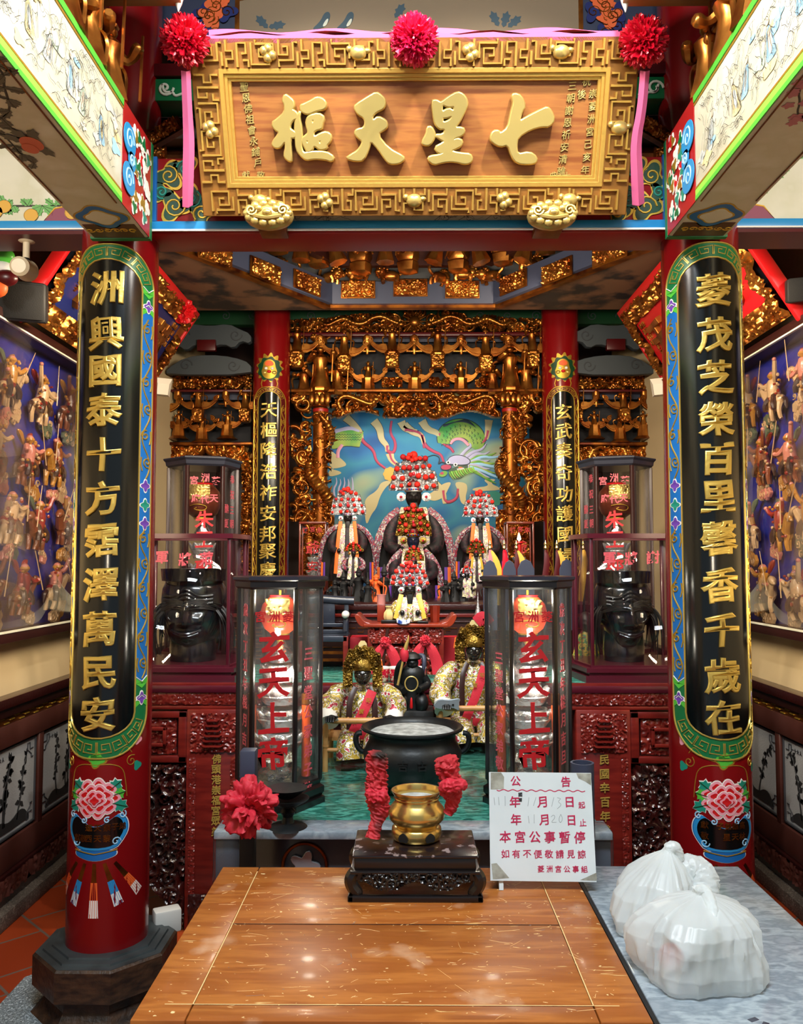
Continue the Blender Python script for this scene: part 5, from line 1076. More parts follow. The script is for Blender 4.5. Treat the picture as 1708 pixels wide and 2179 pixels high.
for s in (-1, 1):
    px0, px1 = (s*.975, s*.735); x0, x1 = min(px0, px1), max(px0, px1); xc = (x0+x1)/2
    mk('post', (bb(x0, x1, AY-.005, AY+.09, 0, zf0-.02, .006), M['rosewood']), al)
    pfm = flatmap((xc, AY-.006, 0), (1, 0, 0), (0, 0, 1), (0, -1, 0)); zt = zf0-.035; zmid = yz(1600, AY)
    cg = [(fmap(mv(relief(.20, zt-zmid, .0035, 93+s, .016, .028), (0, zmid, 0)), pfm), M['rosewood'])]
    for j in range(6):      # pagoda of stacked roofs in the carving
        z_ = zmid+.03+j*.022; w_ = .045-.004*j; cg.append((fmap(rib(smooth([(-w_, z_+.004), (-w_*.8, z_-.003), (0, z_-.001), (w_*.8, z_-.003), (w_, z_+.004)], 2), .010, .022, .008), pfm), M['rosewood']))
    for sx in (-1, 1): cg.append((fmap(mv(relief(.028, zmid-.10, .004, 96+s+sx, .010, .016), (sx*.09, .08, 0)), pfm), M['rosewood']))
    cg.append((fmap(mv(relief(.20, .16, .005, 110+s, .018, .04), (0, -.06+.06, 0)), pfm), M['rosewood_dark']))
    mk('carving', cg, al)
    chars = '佛頭港崇福宮眾弟' if s < 0 else '民國辛百年癸卯'
    y0 = 1607; st = (1745-1607)/6.0 if s < 0 else (1735-1615)/5
    for k, ch in enumerate(chars):
        z_ = P(868, y0+8+k*(22 if s < 0 else 30), AY)[2]; xp = P(461 if s < 0 else 1285, 1650, AY)[0]
        mk('character', (fmap(mv(brush(text(ch, .042 if s < 0 else .046, .003, .001), .06, k), (xp-xc, z_, .001)), pfm), M['gold_leaf']), al)
    # framed panel and pierced bracket on the outer side of the post
    xo = s*1.40; lo, hi = min(xo, px0), max(xo, px0); zp0, zp1 = yz(1625, AY), zf0-.03
    mk('framed_panel', [(bb(lo, hi, AY+.03, AY+.06, zp0, zp1), M['rosewood_dark'])]+[(bb(*a, .005), M['rosewood']) for a in
        ((lo, hi, AY+.005, AY+.04, zp1-.03, zp1), (lo, hi, AY+.005, AY+.04, zp0, zp0+.03), (lo, lo+.04, AY+.005, AY+.04, zp0, zp1), (hi-.04, hi, AY+.005, AY+.04, zp0, zp1))]
        + [(fmap(mv(relief(hi-lo-.1, zp1-zp0-.07, .004, 120+s, .018, .04), (0, zp0+.035, 0)), flatmap(((lo+hi)/2, AY+.03, 0), (1, 0, 0), (0, 0, 1), (0, -1, 0))), M['rosewood'])]
        + [(bb((lo+hi)/2-.12+s*.0, (lo+hi)/2+.12, AY+.0, AY+.02, zp0+.07, zp0+.085, .003), M['rosewood']), (bb((lo+hi)/2-.12, (lo+hi)/2+.12, AY, AY+.02, zp1-.085, zp1-.07, .003), M['rosewood']), (bb((lo+hi)/2-.12, (lo+hi)/2-.105, AY, AY+.02, zp0+.07, zp1-.07, .003), M['rosewood']), (bb((lo+hi)/2+.105, (lo+hi)/2+.12, AY, AY+.02, zp0+.07, zp1-.07, .003), M['rosewood'])], al)
    bw, bh = hi-lo, zp0
    tp_ = (lambda X, Y: Y > .44*np.clip((X+bw/2)/bw, 0, 1)**.0*0+bh*.60*(1-np.clip((X+bw/2)/bw*1.0, 0, 1))**.8) if s < 0 else (lambda X, Y: Y > bh*.60*(np.clip((X+bw/2)/bw, 0, 1))**.8)
    M.setdefault('openwork', mat('openwork', '#3A0E0C', .26, coat=.5, var='#20100E', vscale=12))
    g = fmap(relief(bw, bh-.01, .005, 131+s, .05, .055, .16, tp_, 2.2), flatmap(((lo+hi)/2, AY+.02, .005), (1, 0, 0), (0, 0, 1), (0, -1, 0)))
    g2 = fmap(relief(bw, bh-.01, .007, 151+s, .04, .07, .2, tp_, 1.6), flatmap(((lo+hi)/2, AY+.06, .005), (1, 0, 0), (0, 0, 1), (0, -1, 0)))
    mk('openwork_bracket', [(g, M['openwork']), (g2, M['rosewood_dark'])], al)
# upper step cabinet behind
UZ = 1.372; UY = 4.5
us = thing('altar_cabinet', (0, UY, AZ), 'dark altar cabinet with golden fretwork lines carrying the deity statues', 'cabinet')
mk('cabinet_body', (bb(-1.0, 1.0, UY, 6.1, AZ, UZ-.03), M['dark_wood']), us)
mk('top_board', [(bb(-1.02, 1.02, UY-.02, 6.1, UZ-.03, UZ, .004), M['rosewood_dark']), (bb(-1.0, 1.0, UY-.01, UY+.02, UZ-.07, UZ-.05, .004), M['rosewood']), (bb(-1.0, 1.0, UY-.006, UY+.02, UZ-.10, UZ-.09, .003), M['rosewood_dark'])], us)
uf = flatmap((0, UY-.002, AZ), (1, 0, 0), (0, 0, 1), (0, -1, 0)); fl_ = []
for k in range(14):
    x = -.95+k*.136
    for j in range(3):
        z_ = .03+j*.062
        for q in ([(x, z_), (x+.05, z_)], [(x+.075, z_), (x+.125, z_)], [(x, z_+.04), (x+.125, z_+.04)], [(x, z_+.018), (x+.03, z_+.018), (x+.03, z_+.03)] if k % 2 else [(x+.06, z_+.012), (x+.06, z_+.03), (x+.09, z_+.03)]): fl_.append((fmap(rib(q, .0045, .003), uf), M['gold_dark']))
mk('fretwork', fl_, us)
# ================================================================ glass cases
def hexpts(c, r, n=6, rot=0, sy=1.0): a = np.arange(n)/n*2*PI+rot; return np.stack([c[0]+r*np.cos(a), c[1]+sy*r*np.sin(a)], 1)
def ring(c, prof, n, rot, sy=1.0): return mv(lathe(prof, n, rot, 1, sy), (c[0], c[1], 0))
def panes(t, pts, z0, z1, m, skip=()):
    n = len(pts)
    for k in range(n):
        if k in skip: continue
        a, b = pts[k], pts[(k+1) % n]; d = b-a; nn_ = np.array((d[1], -d[0]))/np.hypot(*d)*.0015
        lo = [(*(a+nn_), z0), (*(b+nn_), z0), (*(b-nn_), z0), (*(a-nn_), z0)]; hi = [(x, y, z1) for x, y, z in lo]
        mk('glass_pane', (hexa(lo, hi), M[m]), t, smooth=False)
def faceframe(a, b, z):      # plane of one glass side: u runs from a to b
    d = (b-a)/np.hypot(*(b-a)); return flatmap(((a[0]+b[0])/2, (a[1]+b[1])/2, z), (d[0], d[1], 0), (0, 0, 1), (d[1], -d[0], 0))
def lotus_lamp(c, h, label, group, big=1.0):
    t = thing('lotus_lamp', c, label, 'lamp', group); r = .07*big
    mk('base', (mv(lathe([(r*.9, 0), (r*.9, h*.05), (r*.6, h*.09), (r*.75, h*.12), (r*.55, h*.2)], 8, PI/8), c), M['silver']), t)
    pt = []
    for j in range(4):
        z = h*(.26+.16*j); n = 10; rr = r*(1.15-.10*j)
        for k in range(n):
            a = k/n*2*PI+j*.3; pt.append(mv(ell((0, 0, 0), (rr*.32, rr*.14, h*.075), 8, 6, (.5, 0, 0)), (c[0]+rr*.75*math.sin(a), c[1]-rr*.75*math.cos(a), c[2]+z), (0, 0, a)))
        pt.append(mv(lathe([(rr*.7, z-h*.06), (rr*.95, z), (rr*.6, z+h*.06)], 14, fold=lambda a, zz: .08*np.sin(a*7)), c))
    mk('lotus_petals', [(p, M['silver_foil']) for p in pt], t)
    mk('crown_cap', (mv(lathe([(r*.5, h*.82), (r*.6, h*.88), (r*.3, h*.94), (r*.12, h)], 12), c), M['silver']), t)
    return t
def lantern(c, r, label, group, tex, m='lantern_orange'):
    t = thing('paper_lantern', c, label, 'lantern', group)
    mk('lantern_globe', (mv(lathe([(r*.5, -r*.92), (r*.78, -r*.7), (r*.98, -r*.25), (r, .1*r), (r*.88, r*.55), (r*.55, r*.9)], 32), c), M[m]), t)
    mk('rim', [(mv(lathe([(r*.52, r*.88), (r*.55, r*1.0), (r*.45, r*1.0)], 24), c), M['red_bright']), (mv(lathe([(r*.42, -r*1.0), (r*.5, -r*1.0), (r*.5, -r*.9)], 24), c), M['gold_line'])], t)
    cm = cylmap(c[0], c[1], r*1.0, c[2]); g = [(fmap(mv(relief(r*1.2, r*.8, .004, tex, .008, .022, .3), (0, r*.05, 0)), cm), M['gold_plate'])]
    g += [(fmap(rib(smooth([(-.5*r, -.3*r), (0, -.2*r), (.5*r, -.35*r), (.3*r, -.6*r), (-.3*r, -.5*r), (-.1*r, -.4*r)], 2), .005, .003), cm), M['gold_line'])]
    mk('gilt_ornament', g, t)
    mk('hanger', (tube([(c[0], c[1], c[2]+r*.95), (c[0], c[1], c[2]+r*1.25)], .004, 6), M['gold_line']), t)
    return t
def front_case(px, label, s):
    Y = 2.66; c = np.array((P(px, 1500, Y)[0], Y)); r = .130; rot = PI/2+0; n = 6
    zt = P(px, 1229, 2.53)[2]; t = thing('lantern_case', (c[0], c[1], TZ), label, 'glass case', 'tall hexagonal lantern cases on the centre table')
    rot = 0; pts = hexpts(c, r, 6, rot); 
    mk('base', (mv(ring(c, [(r*1.12, 0), (r*1.12, .018), (r*1.04, .022), (r*1.10, .032), (r*1.10, .05), (r*1.0, .058), (r*1.02, .07), (r*.99, .075)], 6, rot), (0, 0, TZ)), M['ebony']), t, ang=20)
    mk('roof', [(ring(c, [(r*1.05, zt-.036), (r*1.10, zt-.03), (r*1.10, zt-.014), (r*1.16, zt-.008)], 6, rot), M['ebony']), (ring(c, [(r*1.16, zt-.008), (r*1.17, zt), (r*1.10, zt+.003)], 6, rot), M['ebony_lip'])], t, ang=20)
    for k in range(6):
        a = pts[k]; mk('corner_post', (mv(box((0, 0, 0), (.013, .013, zt-.036-TZ-.07), .002), (a[0], a[1], (zt-.036+TZ+.07)/2), (0, 0, rot+k*PI/3)), M['ebony']), t)
    panes(t, hexpts(c, r*.985, 6, rot), TZ+.07, zt-.03, 'glass_dusty')
    # lettering on the panes that face forward: side 4 is the front one
    P6 = hexpts(c, r*.99, 6, rot); ff = faceframe(P6[4], P6[5], TZ); zz = lambda y: P(px, y, P6[4][1])[2]-TZ
    for k, (ch, y) in enumerate(zip('玄天上帝', (1377, 1452, 1527, 1603))):
        mk('red_character', (fmap(mv(brush(text(ch, .098, .0006, 0, .0028), .08, k), (0, zz(y), .002)), ff), M['glass_red_text']), t)
    mkeach('small_lettering', [(fmap(mv(text(ch, .036, .0005, 0, .0005), (x, zz(1312), .002)), ff), M['glass_red_text']) for ch, x in zip('宮洲菱', (-.042, 0, .042))], t)
    for (i, j, tx_, x_, y0, dy, sz) in ((3, 4, '歲次丁丑年桂月吉旦', .0, 1300, 40, .042), (5, 0, '三聖堂公家弟子敬獻', .0, 1395, 42, .045)):
        if s > 0: tx_, y0, dy = ('三聖堂公家弟敬獻', 1405, 38) if i == 3 else ('歲次丁丑年桂月吉旦', 1300, 40)
        f2 = faceframe(P6[i], P6[j], TZ)
        mkeach('side_lettering', [(fmap(mv(text(ch, sz, .0005, 0, .0008), (x_, zz(y0+k*dy), .002)), f2), M['glass_pink_text']) for k, ch in enumerate(tx_)], t)
    zl = P(px, 1308, Y)[2]; lantern(np.array((c[0], c[1], zl)), .062, 'orange paper lantern with gilt ornament inside the %s lantern case' % ('left' if s < 0 else 'right'), 'orange lanterns in the front cases', 200+s)
    lotus_lamp(np.array((c[0], c[1]+.01, TZ+.075)), zl-.07-TZ-.075, 'crumpled silver lotus lamp inside the %s lantern case' % ('left' if s < 0 else 'right'), 'silver lotus lamps in the front cases', 1.05)
    for q in (-1, 1):
        x = c[0]+q*.085; mk('orange_candle', [(mv(lathe([(.014, TZ+.08), (.014, TZ+.30), (.0, TZ+.302)], 16), (x, c[1]+.0, 0)), M['lantern_bar']), (mv(lathe([(.015, TZ+.302), (.015, TZ+.335), (0, TZ+.337)], 16), (x, c[1], 0)), M['gold_dark'])], None, 'tall orange candle on the %s side of the %s lantern case' % ('left' if q < 0 else 'right', 'left' if s < 0 else 'right'), 'candle', 'orange candles in the lantern cases')
    l = bpy.data.lights.new('lantern_fill_light', 'POINT'); l.energy = 3.2; l.color = (1, .9, .75); l.shadow_soft_size = .02; o = bpy.data.objects.new('lantern_fill_light', l); COL.objects.link(o); o.location = (c[0]+.0, c[1]-.085, zt-.05); o2 = o.copy(); COL.objects.link(o2); o2.location = (c[0]+.03, c[1]-.085, TZ+.40)  # unseen point lights; the lower one is added to brighten the silver lamp
front_case(594, 'tall black framed glass case left of the cauldron with red lettering and orange lantern', -1)
front_case(1124, 'tall black framed glass case right of the cauldron with red lettering and orange lantern', 1)
def rear_case(px, label, s):
    Y = 4.85; c = np.array((P(px, 1050, Y)[0], Y)); r = .195; rot = .30*(-s)+0; zt = P(px, 975, Y-.1)[2]
    t = thing('lantern_case', (c[0], c[1], AZ), label, 'glass case', 'hexagonal lantern cases behind the mask cases')
    pts = hexpts(c, r, 6, rot)
    mk('base', (ring(c, [(r*1.12, AZ), (r*1.12, AZ+.04), (r*1.02, AZ+.06)], 6, rot), M['purple_wood']), t, ang=20)
    mk('roof', (ring(c, [(r*1.02, zt-.05), (r*1.08, zt-.04), (r*1.10, zt-.02), (r*1.16, zt-.008), (r*1.16, zt), (r*.9, zt+.01)], 6, rot), M['ebony_lip']), t, ang=20)
    for k in range(6): mk('corner_post', (mv(box((0, 0, 0), (.02, .02, zt-.05-AZ-.05), .003), (pts[k][0], pts[k][1], (zt-.05+AZ+.05)/2), (0, 0, rot+k*PI/3)), M['dark_wood']), t)
    panes(t, hexpts(c, r*.985, 6, rot), AZ+.05, zt-.045, 'glass')
    P6 = hexpts(c, r*.99, 6, rot); zz = lambda y: P(px, y, Y-.17)[2]
    ff = faceframe(P6[4], P6[5], 0)
    for ch, y in (('朱', 1105), ('王', 1148), ('爺', 1195)): mk('red_character', (fmap(mv(brush(text(ch, .105, .0008, 0, .002), .06), (0, zz(y), .002)), ff), M['glass_red_text']), t)
    mkeach('small_lettering', [(fmap(mv(text(ch, .05, .0006, 0, .001), (x, zz(y), .002)), ff), M['glass_pink_text']) for ch, x, y in (('宮', -.06, 1022), ('洲', 0, 1016), ('菱', .06, 1022), ('府', -.05, 1060), ('代', 0, 1062), ('天', .05, 1060))], t)
    f2 = faceframe(P6[5], P6[0], 0) if s < 0 else faceframe(P6[3], P6[4], 0)
    mkeach('side_lettering', [(fmap(mv(text(ch, .055, .0006, 0, .001), (x, zz(y), .002)), f2), M['glass_pink_text']) for ch, x, y in (('恭', .03, 1015), ('祝', .03, 1048), ('三', .03, 1082), ('朝', .03, 1112), ('醮', -.04, 1080), ('誕', -.04, 1112))], t)
    nm = 'left' if s < 0 else 'right'
    lantern(np.array((c[0], c[1], zz(1062))), .105, 'dim paper lantern inside the glass case above the %s black mask' % nm, 'lanterns in the rear cases', 210+s, 'lantern_dim')
    lotus_lamp(np.array((c[0], c[1], AZ+.06)), zz(1098)-AZ-.06, 'tall silver lotus lamp behind the %s black mask' % nm, 'silver lotus lamps in the rear cases', 1.2)
rear_case(432, 'hexagonal glass lantern case with dark roof behind the left black mask', -1)
rear_case(1310, 'hexagonal glass lantern case with dark roof behind the right black mask', 1)
# mask cases
def mask_case(s):
    Y = 4.08; e = P(487 if s < 0 else 1258, 1300, 3.88)[0]; o_ = P(522 if s < 0 else 1222, 1300, 4.12)[0]
    # an elongated hexagon: inner end pointed, outer end hidden by the column
    xi, xp = e, o_; xo = s*1.30; yf_, yb2, ym_ = 3.87, 4.30, 4.085
    pts = [(xo, yf_), (xi, yf_), (xp, ym_), (xi, yb2), (xo, yb2), (xo-s*0-(-s)*0, ym_)]
    pts = np.array(pts, float); pts[5] = (xo+s*.10, ym_)
    if s > 0: pts = pts[::-1]
    ctr = pts.mean(0); zt = P(868, 1140, 3.87)[2]; nm = 'left' if s < 0 else 'right'
    t = thing('mask_case', (ctr[0], ctr[1], AZ), 'wide purple framed glass case holding a long haired black mask, %s of the altar' % nm, 'glass case', 'mask cases on the altar')
    def lay(k, z0, z1):
        q = ctr+(pts-ctr)*k; return shape([q[::1]], z1-z0)[0:3], z0
    g = []
    for k, z0, z1 in ((1.16, AZ, AZ+.03), (1.08, AZ+.03, AZ+.045), (1.14, AZ+.045, AZ+.065), (1.04, AZ+.065, AZ+.075)):
        p, z = lay(k, z0, z1); g.append((mv(p, (0, 0, z)), M['purple_wood']))
    mk('base', g, t)
    q1, q2 = ctr+(pts-ctr)*1.08, ctr+(pts-ctr)*.86
    mk('roof_frame', (mv(shape([q1, q2], .022), (0, 0, zt-.012)), M['purple_wood']), t)
    mk('glass_pane', (mv(shape([q2], .004), (0, 0, zt)), M['glass']), t, smooth=False)  # glass top is invented, put here to let light into the case
    for k in range(6): mk('corner_post', (box((pts[k][0], pts[k][1], (zt+AZ+.06)/2), (.016, .016, zt-AZ-.08), .003), M['purple_wood']), t)
    panes(t, ctr+(pts-ctr)*.99, AZ+.07, zt-.012, 'glass')
    i = [k for k in range(6) if abs(pts[k][1]-yf_) < 1e-6]; a, b = sorted([pts[q] for q in i], key=lambda q: q[0])
    ff = flatmap(((a[0]+b[0])/2, yf_-.002, 0), (1, 0, 0), (0, 0, 1), (0, -1, 0)); xm = (a[0]+b[0])/2
    for ch, x, y in ((('軍', 345, 1186), ('將', 394, 1190), ('范', 440, 1188)) if s < 0 else (('軍', 1296, 1188), ('將', 1342, 1188), ('謝', 1388, 1186))):
        mk('pink_character', (fmap(mv(brush(text(ch, .062, .0006, 0, .0016), .05), (P(x, y, yf_)[0]-xm, P(x, y, yf_)[2], .002)), ff), M['glass_pink_text']), t)
    return t
mask_case(-1); mask_case(1)
# ---------------------------------------------------------------- heads
def head_geo(r, n=64, m=52, brow=1.0, fat=1.0, jaw=1.0, smile=.0):
    """a head of radius r facing -Y: sockets, brow, nose, lips, chin, ears"""
    t = np.linspace(-PI/2+.02, PI/2-.02, m); a = np.arange(n)/n*2*PI
    T, A = np.meshgrid(t, a, indexing='ij'); x = np.cos(T)*np.sin(A)*.76*fat; y = -np.cos(T)*np.cos(A)*.90; z = np.sin(T)*1.08
    x *= 1-.20*np.clip(-z, 0, 1)*jaw; y = np.where(y < 0, y, y*1.0)
    f = np.clip(np.cos(A), 0, 1)
    G = lambda cx, cz, sx, sz: np.exp(-((x-cx)/sx)**2-((z-cz)/sz)**2)*(np.cos(A) > 0)
    d = .20*G(0, -.10, .085, .20)+.14*G(0, -.20, .14, .07)+.06*G(0, .12, .06, .15)
    d += sum(.075*brow*G(s*.26, .25, .2, .06)-.12*G(s*.28, .10, .15, .085)+.065*G(s*.28, .09, .10, .05)+.06*G(s*.40, -.18, .18, .16)+.05*G(s*.13, -.2, .05, .05) for s in (-1, 1))
    d += .075*G(0, -.42, .24, .045)+.06*G(0, -.53, .19, .045)-.05*G(0, -.475, .26, .02)+.10*G(0, -.78, .2, .13)+smile*sum(.04*G(s*.28, -.42, .06, .06) for s in (-1, 1))
    y = y-d
    return mv(Q(np.stack([x, y, z], -1).reshape(-1, 3), np.concatenate([gridf(m, n, False, True)])), s=(r, r, r))
def ear(r, s): return mv(ell((0, 0, 0), (.07*r, .16*r, .26*r), 10, 8), (s*.78*r, -.02*r, 0))
def big_mask(s):
    px = 412 if s < 0 else 1325; Y = 4.07; nm = 'left' if s < 0 else 'right'
    zb = AZ+.076; zt = P(px, 1210 if s < 0 else 1215, Y)[2]; c = np.array((P(px, 1300, Y)[0], Y, zb)); h = zt-zb; sc = .82 if s < 0 else .74
    t = thing('guardian_mask', c, 'glossy black guardian mask with %s in the %s glass case' % ('broad grinning face' if s < 0 else 'long narrow face', nm), 'mask', 'black guardian masks')
    r = h*.40*1.0; hc = c+np.array((0, 0, h*.50)); fat = 1.0*sc/.76
    hd = mv(head_geo(r, 84, 70, 1.5, fat*(1.02 if s < 0 else .80), .6, .8), hc, (0, 0, -s*.0))
    cap = mv(lathe([(r*fat*.66, h*.82), (r*fat*.70, h*.86), (r*fat*.80, h*.868), (r*fat*.83, h*1.0), (r*fat*.78, h*1.0), (r*fat*.72, h*.9)], 40), c)
    nk = mv(lathe([(r*.60*sc/.8, 0), (r*.62*sc/.8, h*.12), (r*.58*sc/.8, h*.30), (r*.5*sc/.8, h*.42)], 32), c)
    sk = mv(lathe([(r*fat*.70, h*.40), (r*fat*.80, h*.52), (r*fat*.83, h*.66), (r*fat*.80, h*.78), (r*fat*.70, h*.88)], 40, 0, 1, .92), c+np.array((0, .01, 0)))
    mk('head', [(hd, M['black_gloss']), (nk, M['black_gloss']), (sk, M['black_gloss'])], t, ang=80)
    mk('hat_band', (cap, M['black_gloss']), t)
    ff = lambda pts: np.array([(hc[0]+x*r, hc[1]-y*r, hc[2]+z*r) for x, y, z in pts])
    fr_ = []
    for j in range(3):
        z0 = .34+.10*j; fr_.append(tube(smooth(ff([(-.62*fat, .62, z0+.0), (-.30*fat, .78, z0-.04), (-.12*fat, .86, z0+.10), (0, .88, z0+.16), (.12*fat, .86, z0+.10), (.30*fat, .78, z0-.04), (.62*fat, .62, z0+.0)]), 3), r*.05, 8))
    mk('brow_wrinkle', [(q, M['black_gloss']) for q in fr_], t)
    mk('lip', [(tube(smooth(ff([(-.36*fat, .78, -.38), (-.15*fat, .94, -.46), (0, .99, -.47), (.15*fat, .94, -.46), (.36*fat, .78, -.38)]), 3), r*.04, 8), M['black_gloss']), (tube(smooth(ff([(-.30*fat, .80, -.46), (0, .96, -.57), (.30*fat, .80, -.46)]), 3), r*.045, 8), M['black_gloss'])], t)
    M.setdefault('eye_hole', mat('eye_hole', '#000000', .9))
    for e in ((-.28,) if s < 0 else (.26,)): 
        mk('eye_hole', [(ell(ff([(e*fat, .80, .02)])[0], (r*.17, r*.05, r*.16), 16, 10), M['eye_hole'])], t)
        mk('eye_rim', [(tube(np.array([ff([(e*fat+.19*math.cos(a), .83-.05*abs(math.cos(a)), .02+.17*math.sin(a))])[0] for a in np.linspace(0, 6.28, 24)]), r*.022, 6), M['black_gloss'])], t)
    hr = []; rg = random.Random(5+s)
    for k in range(46):
        side = rg.choice((-1, 1)); x = side*fat*rg.uniform(.70, .92); y = rg.uniform(-.35, .55); z0 = rg.uniform(.05, .30); L = rg.uniform(.5, 1.35) if side == s or s < 0 else rg.uniform(.9, 1.45)
        p = ff([(x*.85, y, z0), (x*1.02, y+.05, z0-.18), (x*1.10+rg.uniform(-.05, .05), y+rg.uniform(-.05, .1), z0-L*.55), (x*1.06+rg.uniform(-.09, .09), y+rg.uniform(-.1, .1), max(-1.18, z0-L))]); hr.append(tube(smooth(p, 2), [.028*r, .032*r, .02*r, .006*r], 5))
    for sx in (-1, 1):
        for q in range(9): zz_ = .18+.025*q; hr.append(tube(smooth(ff([(sx*.06*fat, .90, zz_), (sx*.30*fat, .86, zz_+.03+.02*(q % 3)), (sx*.58*fat, .66, zz_-.02), (sx*.82*fat, .30, zz_-.12-.03*(q % 4))]), 2), [r*.012, r*.022, r*.02, r*.006], 5))
    mk('hair', [(q, M['hair']) for q in hr], t)
    return t
big_mask(-1); big_mask(1)
# ================================================================ gilded screens, caisson
GY = 6.42
def FP(x, y, Y=GY): return P(x, y, Y)
gs = thing('altar_screen', (FP(884, 900)[0], GY, 1.05), 'great gilded carved altar screen with dragon posts framing the blue dragon mural', 'screen')
def gpanel(x0, x1, y0, y1, Y, seed, depth=.05, curl=.06, pierce=.22, top=None, cell=.006, dense=1.8):
    a, b = P(x0, y1, Y), P(x1, y0, Y); w, h = b[0]-a[0], b[2]-a[2]
    return fmap(relief(w, h, cell, seed, depth, curl, pierce, top, dense), flatmap(((a[0]+b[0])/2, Y, a[2]), (1, 0, 0), (0, 0, 1), (0, -1, 0))), w, h
def dragon(pts, r, seed, Y=0):        # scaled body with back fins, claws and a horned head at the end
    pts = smooth(pts, 3); n = len(pts); rr = r*np.interp(np.linspace(0, 1, n), [0, .12, .5, .9, 1], [.25, .8, 1.0, .85, .7]); g = [tube(pts, rr*(1+.10*np.sin(np.arange(n)*2.2)), 10)]
    t = np.gradient(pts, axis=0); t /= np.linalg.norm(t, axis=1)[:, None]
    for k in range(2, n-2, max(1, n//22)):
        nn_ = np.cross(t[k], (0, 1, 0)); nn_ /= np.linalg.norm(nn_)+1e-9
        g.append(tube([pts[k]+nn_*rr[k]*.8, pts[k]+nn_*rr[k]*1.7-t[k]*r*.4], [r*.28, r*.05], 5))
    h, d = pts[-1], t[-1]; up_ = np.array((0, 0, 1.0)); g += [ell(h, (r*1.5, r*1.2, r*1.2), 12, 8), ell(h+d*r*1.6, (r*1.0, r*.9, r*.7), 10, 7)]
    for s in (-1, 1):
        g.append(tube(smooth([h+up_*r*.9, h-d*r*1.5+up_*r*(1.8+s*.3), h-d*r*2.8+up_*r*(1.6+s*.9)], 2), [r*.35, r*.25, r*.06], 6)); g.append(ell(h+d*r*.6+np.array((0, -r*1.0, r*.6)), r*.32, 7, 5))
        g.append(tube(smooth([h+d*r*2, h+d*r*3+up_*r*.8*s, h+d*r*2.6+up_*r*2*s], 2), [r*.15, r*.1, r*.04], 5))
    for k in range(8): a = k/8*6.28; g.append(tube([h-d*r*.6, h-d*r*(1.6)+np.array((math.cos(a), -.4, math.sin(a)))*r*1.7], [r*.3, r*.05], 5))
    return join(*g)
X0, X1 = FP(618, 0)[0], FP(1155, 0)[0]; XC = (X0+X1)/2
# top frieze with two dragons and a flaming sun
tf = lambda X, Y: Y < .09+.075*np.cos(X*1.45)**2+.012*np.abs(np.sin(X*9))
p, w, h = gpanel(618, 1155, 662, 708, GY, 301, .04, .055, .34, tf, .005, 1.2); mk('frieze_scrolls', (p, M['gold_carved']), gs)
for s in (-1, 1):
    pp = [FP(883+s*a, b, GY-.035) for a, b in ((205, 682), (188, 694), (170, 684), (150, 676), (132, 688), (110, 690), (92, 676), (70, 672), (48, 684), (30, 690))]
    mk('frieze_dragon', (dragon(pp, .022, 3), M['gold_carved']), gs)
sun = FP(882, 684, GY-.05); mk('sun_disc', [(ell(sun, (.045, .03, .045), 16, 10), M['gold_carved'])]+[(tube([sun, sun+np.array((math.cos(a), 0, math.sin(a)))*.10], [.012, .002], 5), M['gold_carved']) for a in np.linspace(0, 6.28, 15)], gs)
def rail(y0, y1, x0, x1, m, Y=GY, d=.08): a, b = P(x0, y1, Y-d), P(x1, y0, Y-d); return bb(a[0], b[0], Y-d, Y+.02, a[2], b[2], .006)
mk('upper_rail', (rail(706, 715, 618, 1155, 'red_dark'), M['red_dark']), gs)
M['screen_back'] = mat('screen_back', '#14161E', .7)
mk('back_board', (bb(X0, X1, GY+.12, GY+.16, FP(0, 836)[2], FP(0, 712)[2]), M['screen_back']), gs)
mk('blue_board', [(bb(X0, X1, GY+.02, GY+.04, FP(0, 728)[2], FP(0, 714)[2]), M['slate_blue'])], gs)
mk('lower_rail', (rail(826, 834, 618, 1155, 'gold_dark'), M['gold_dark']), gs)
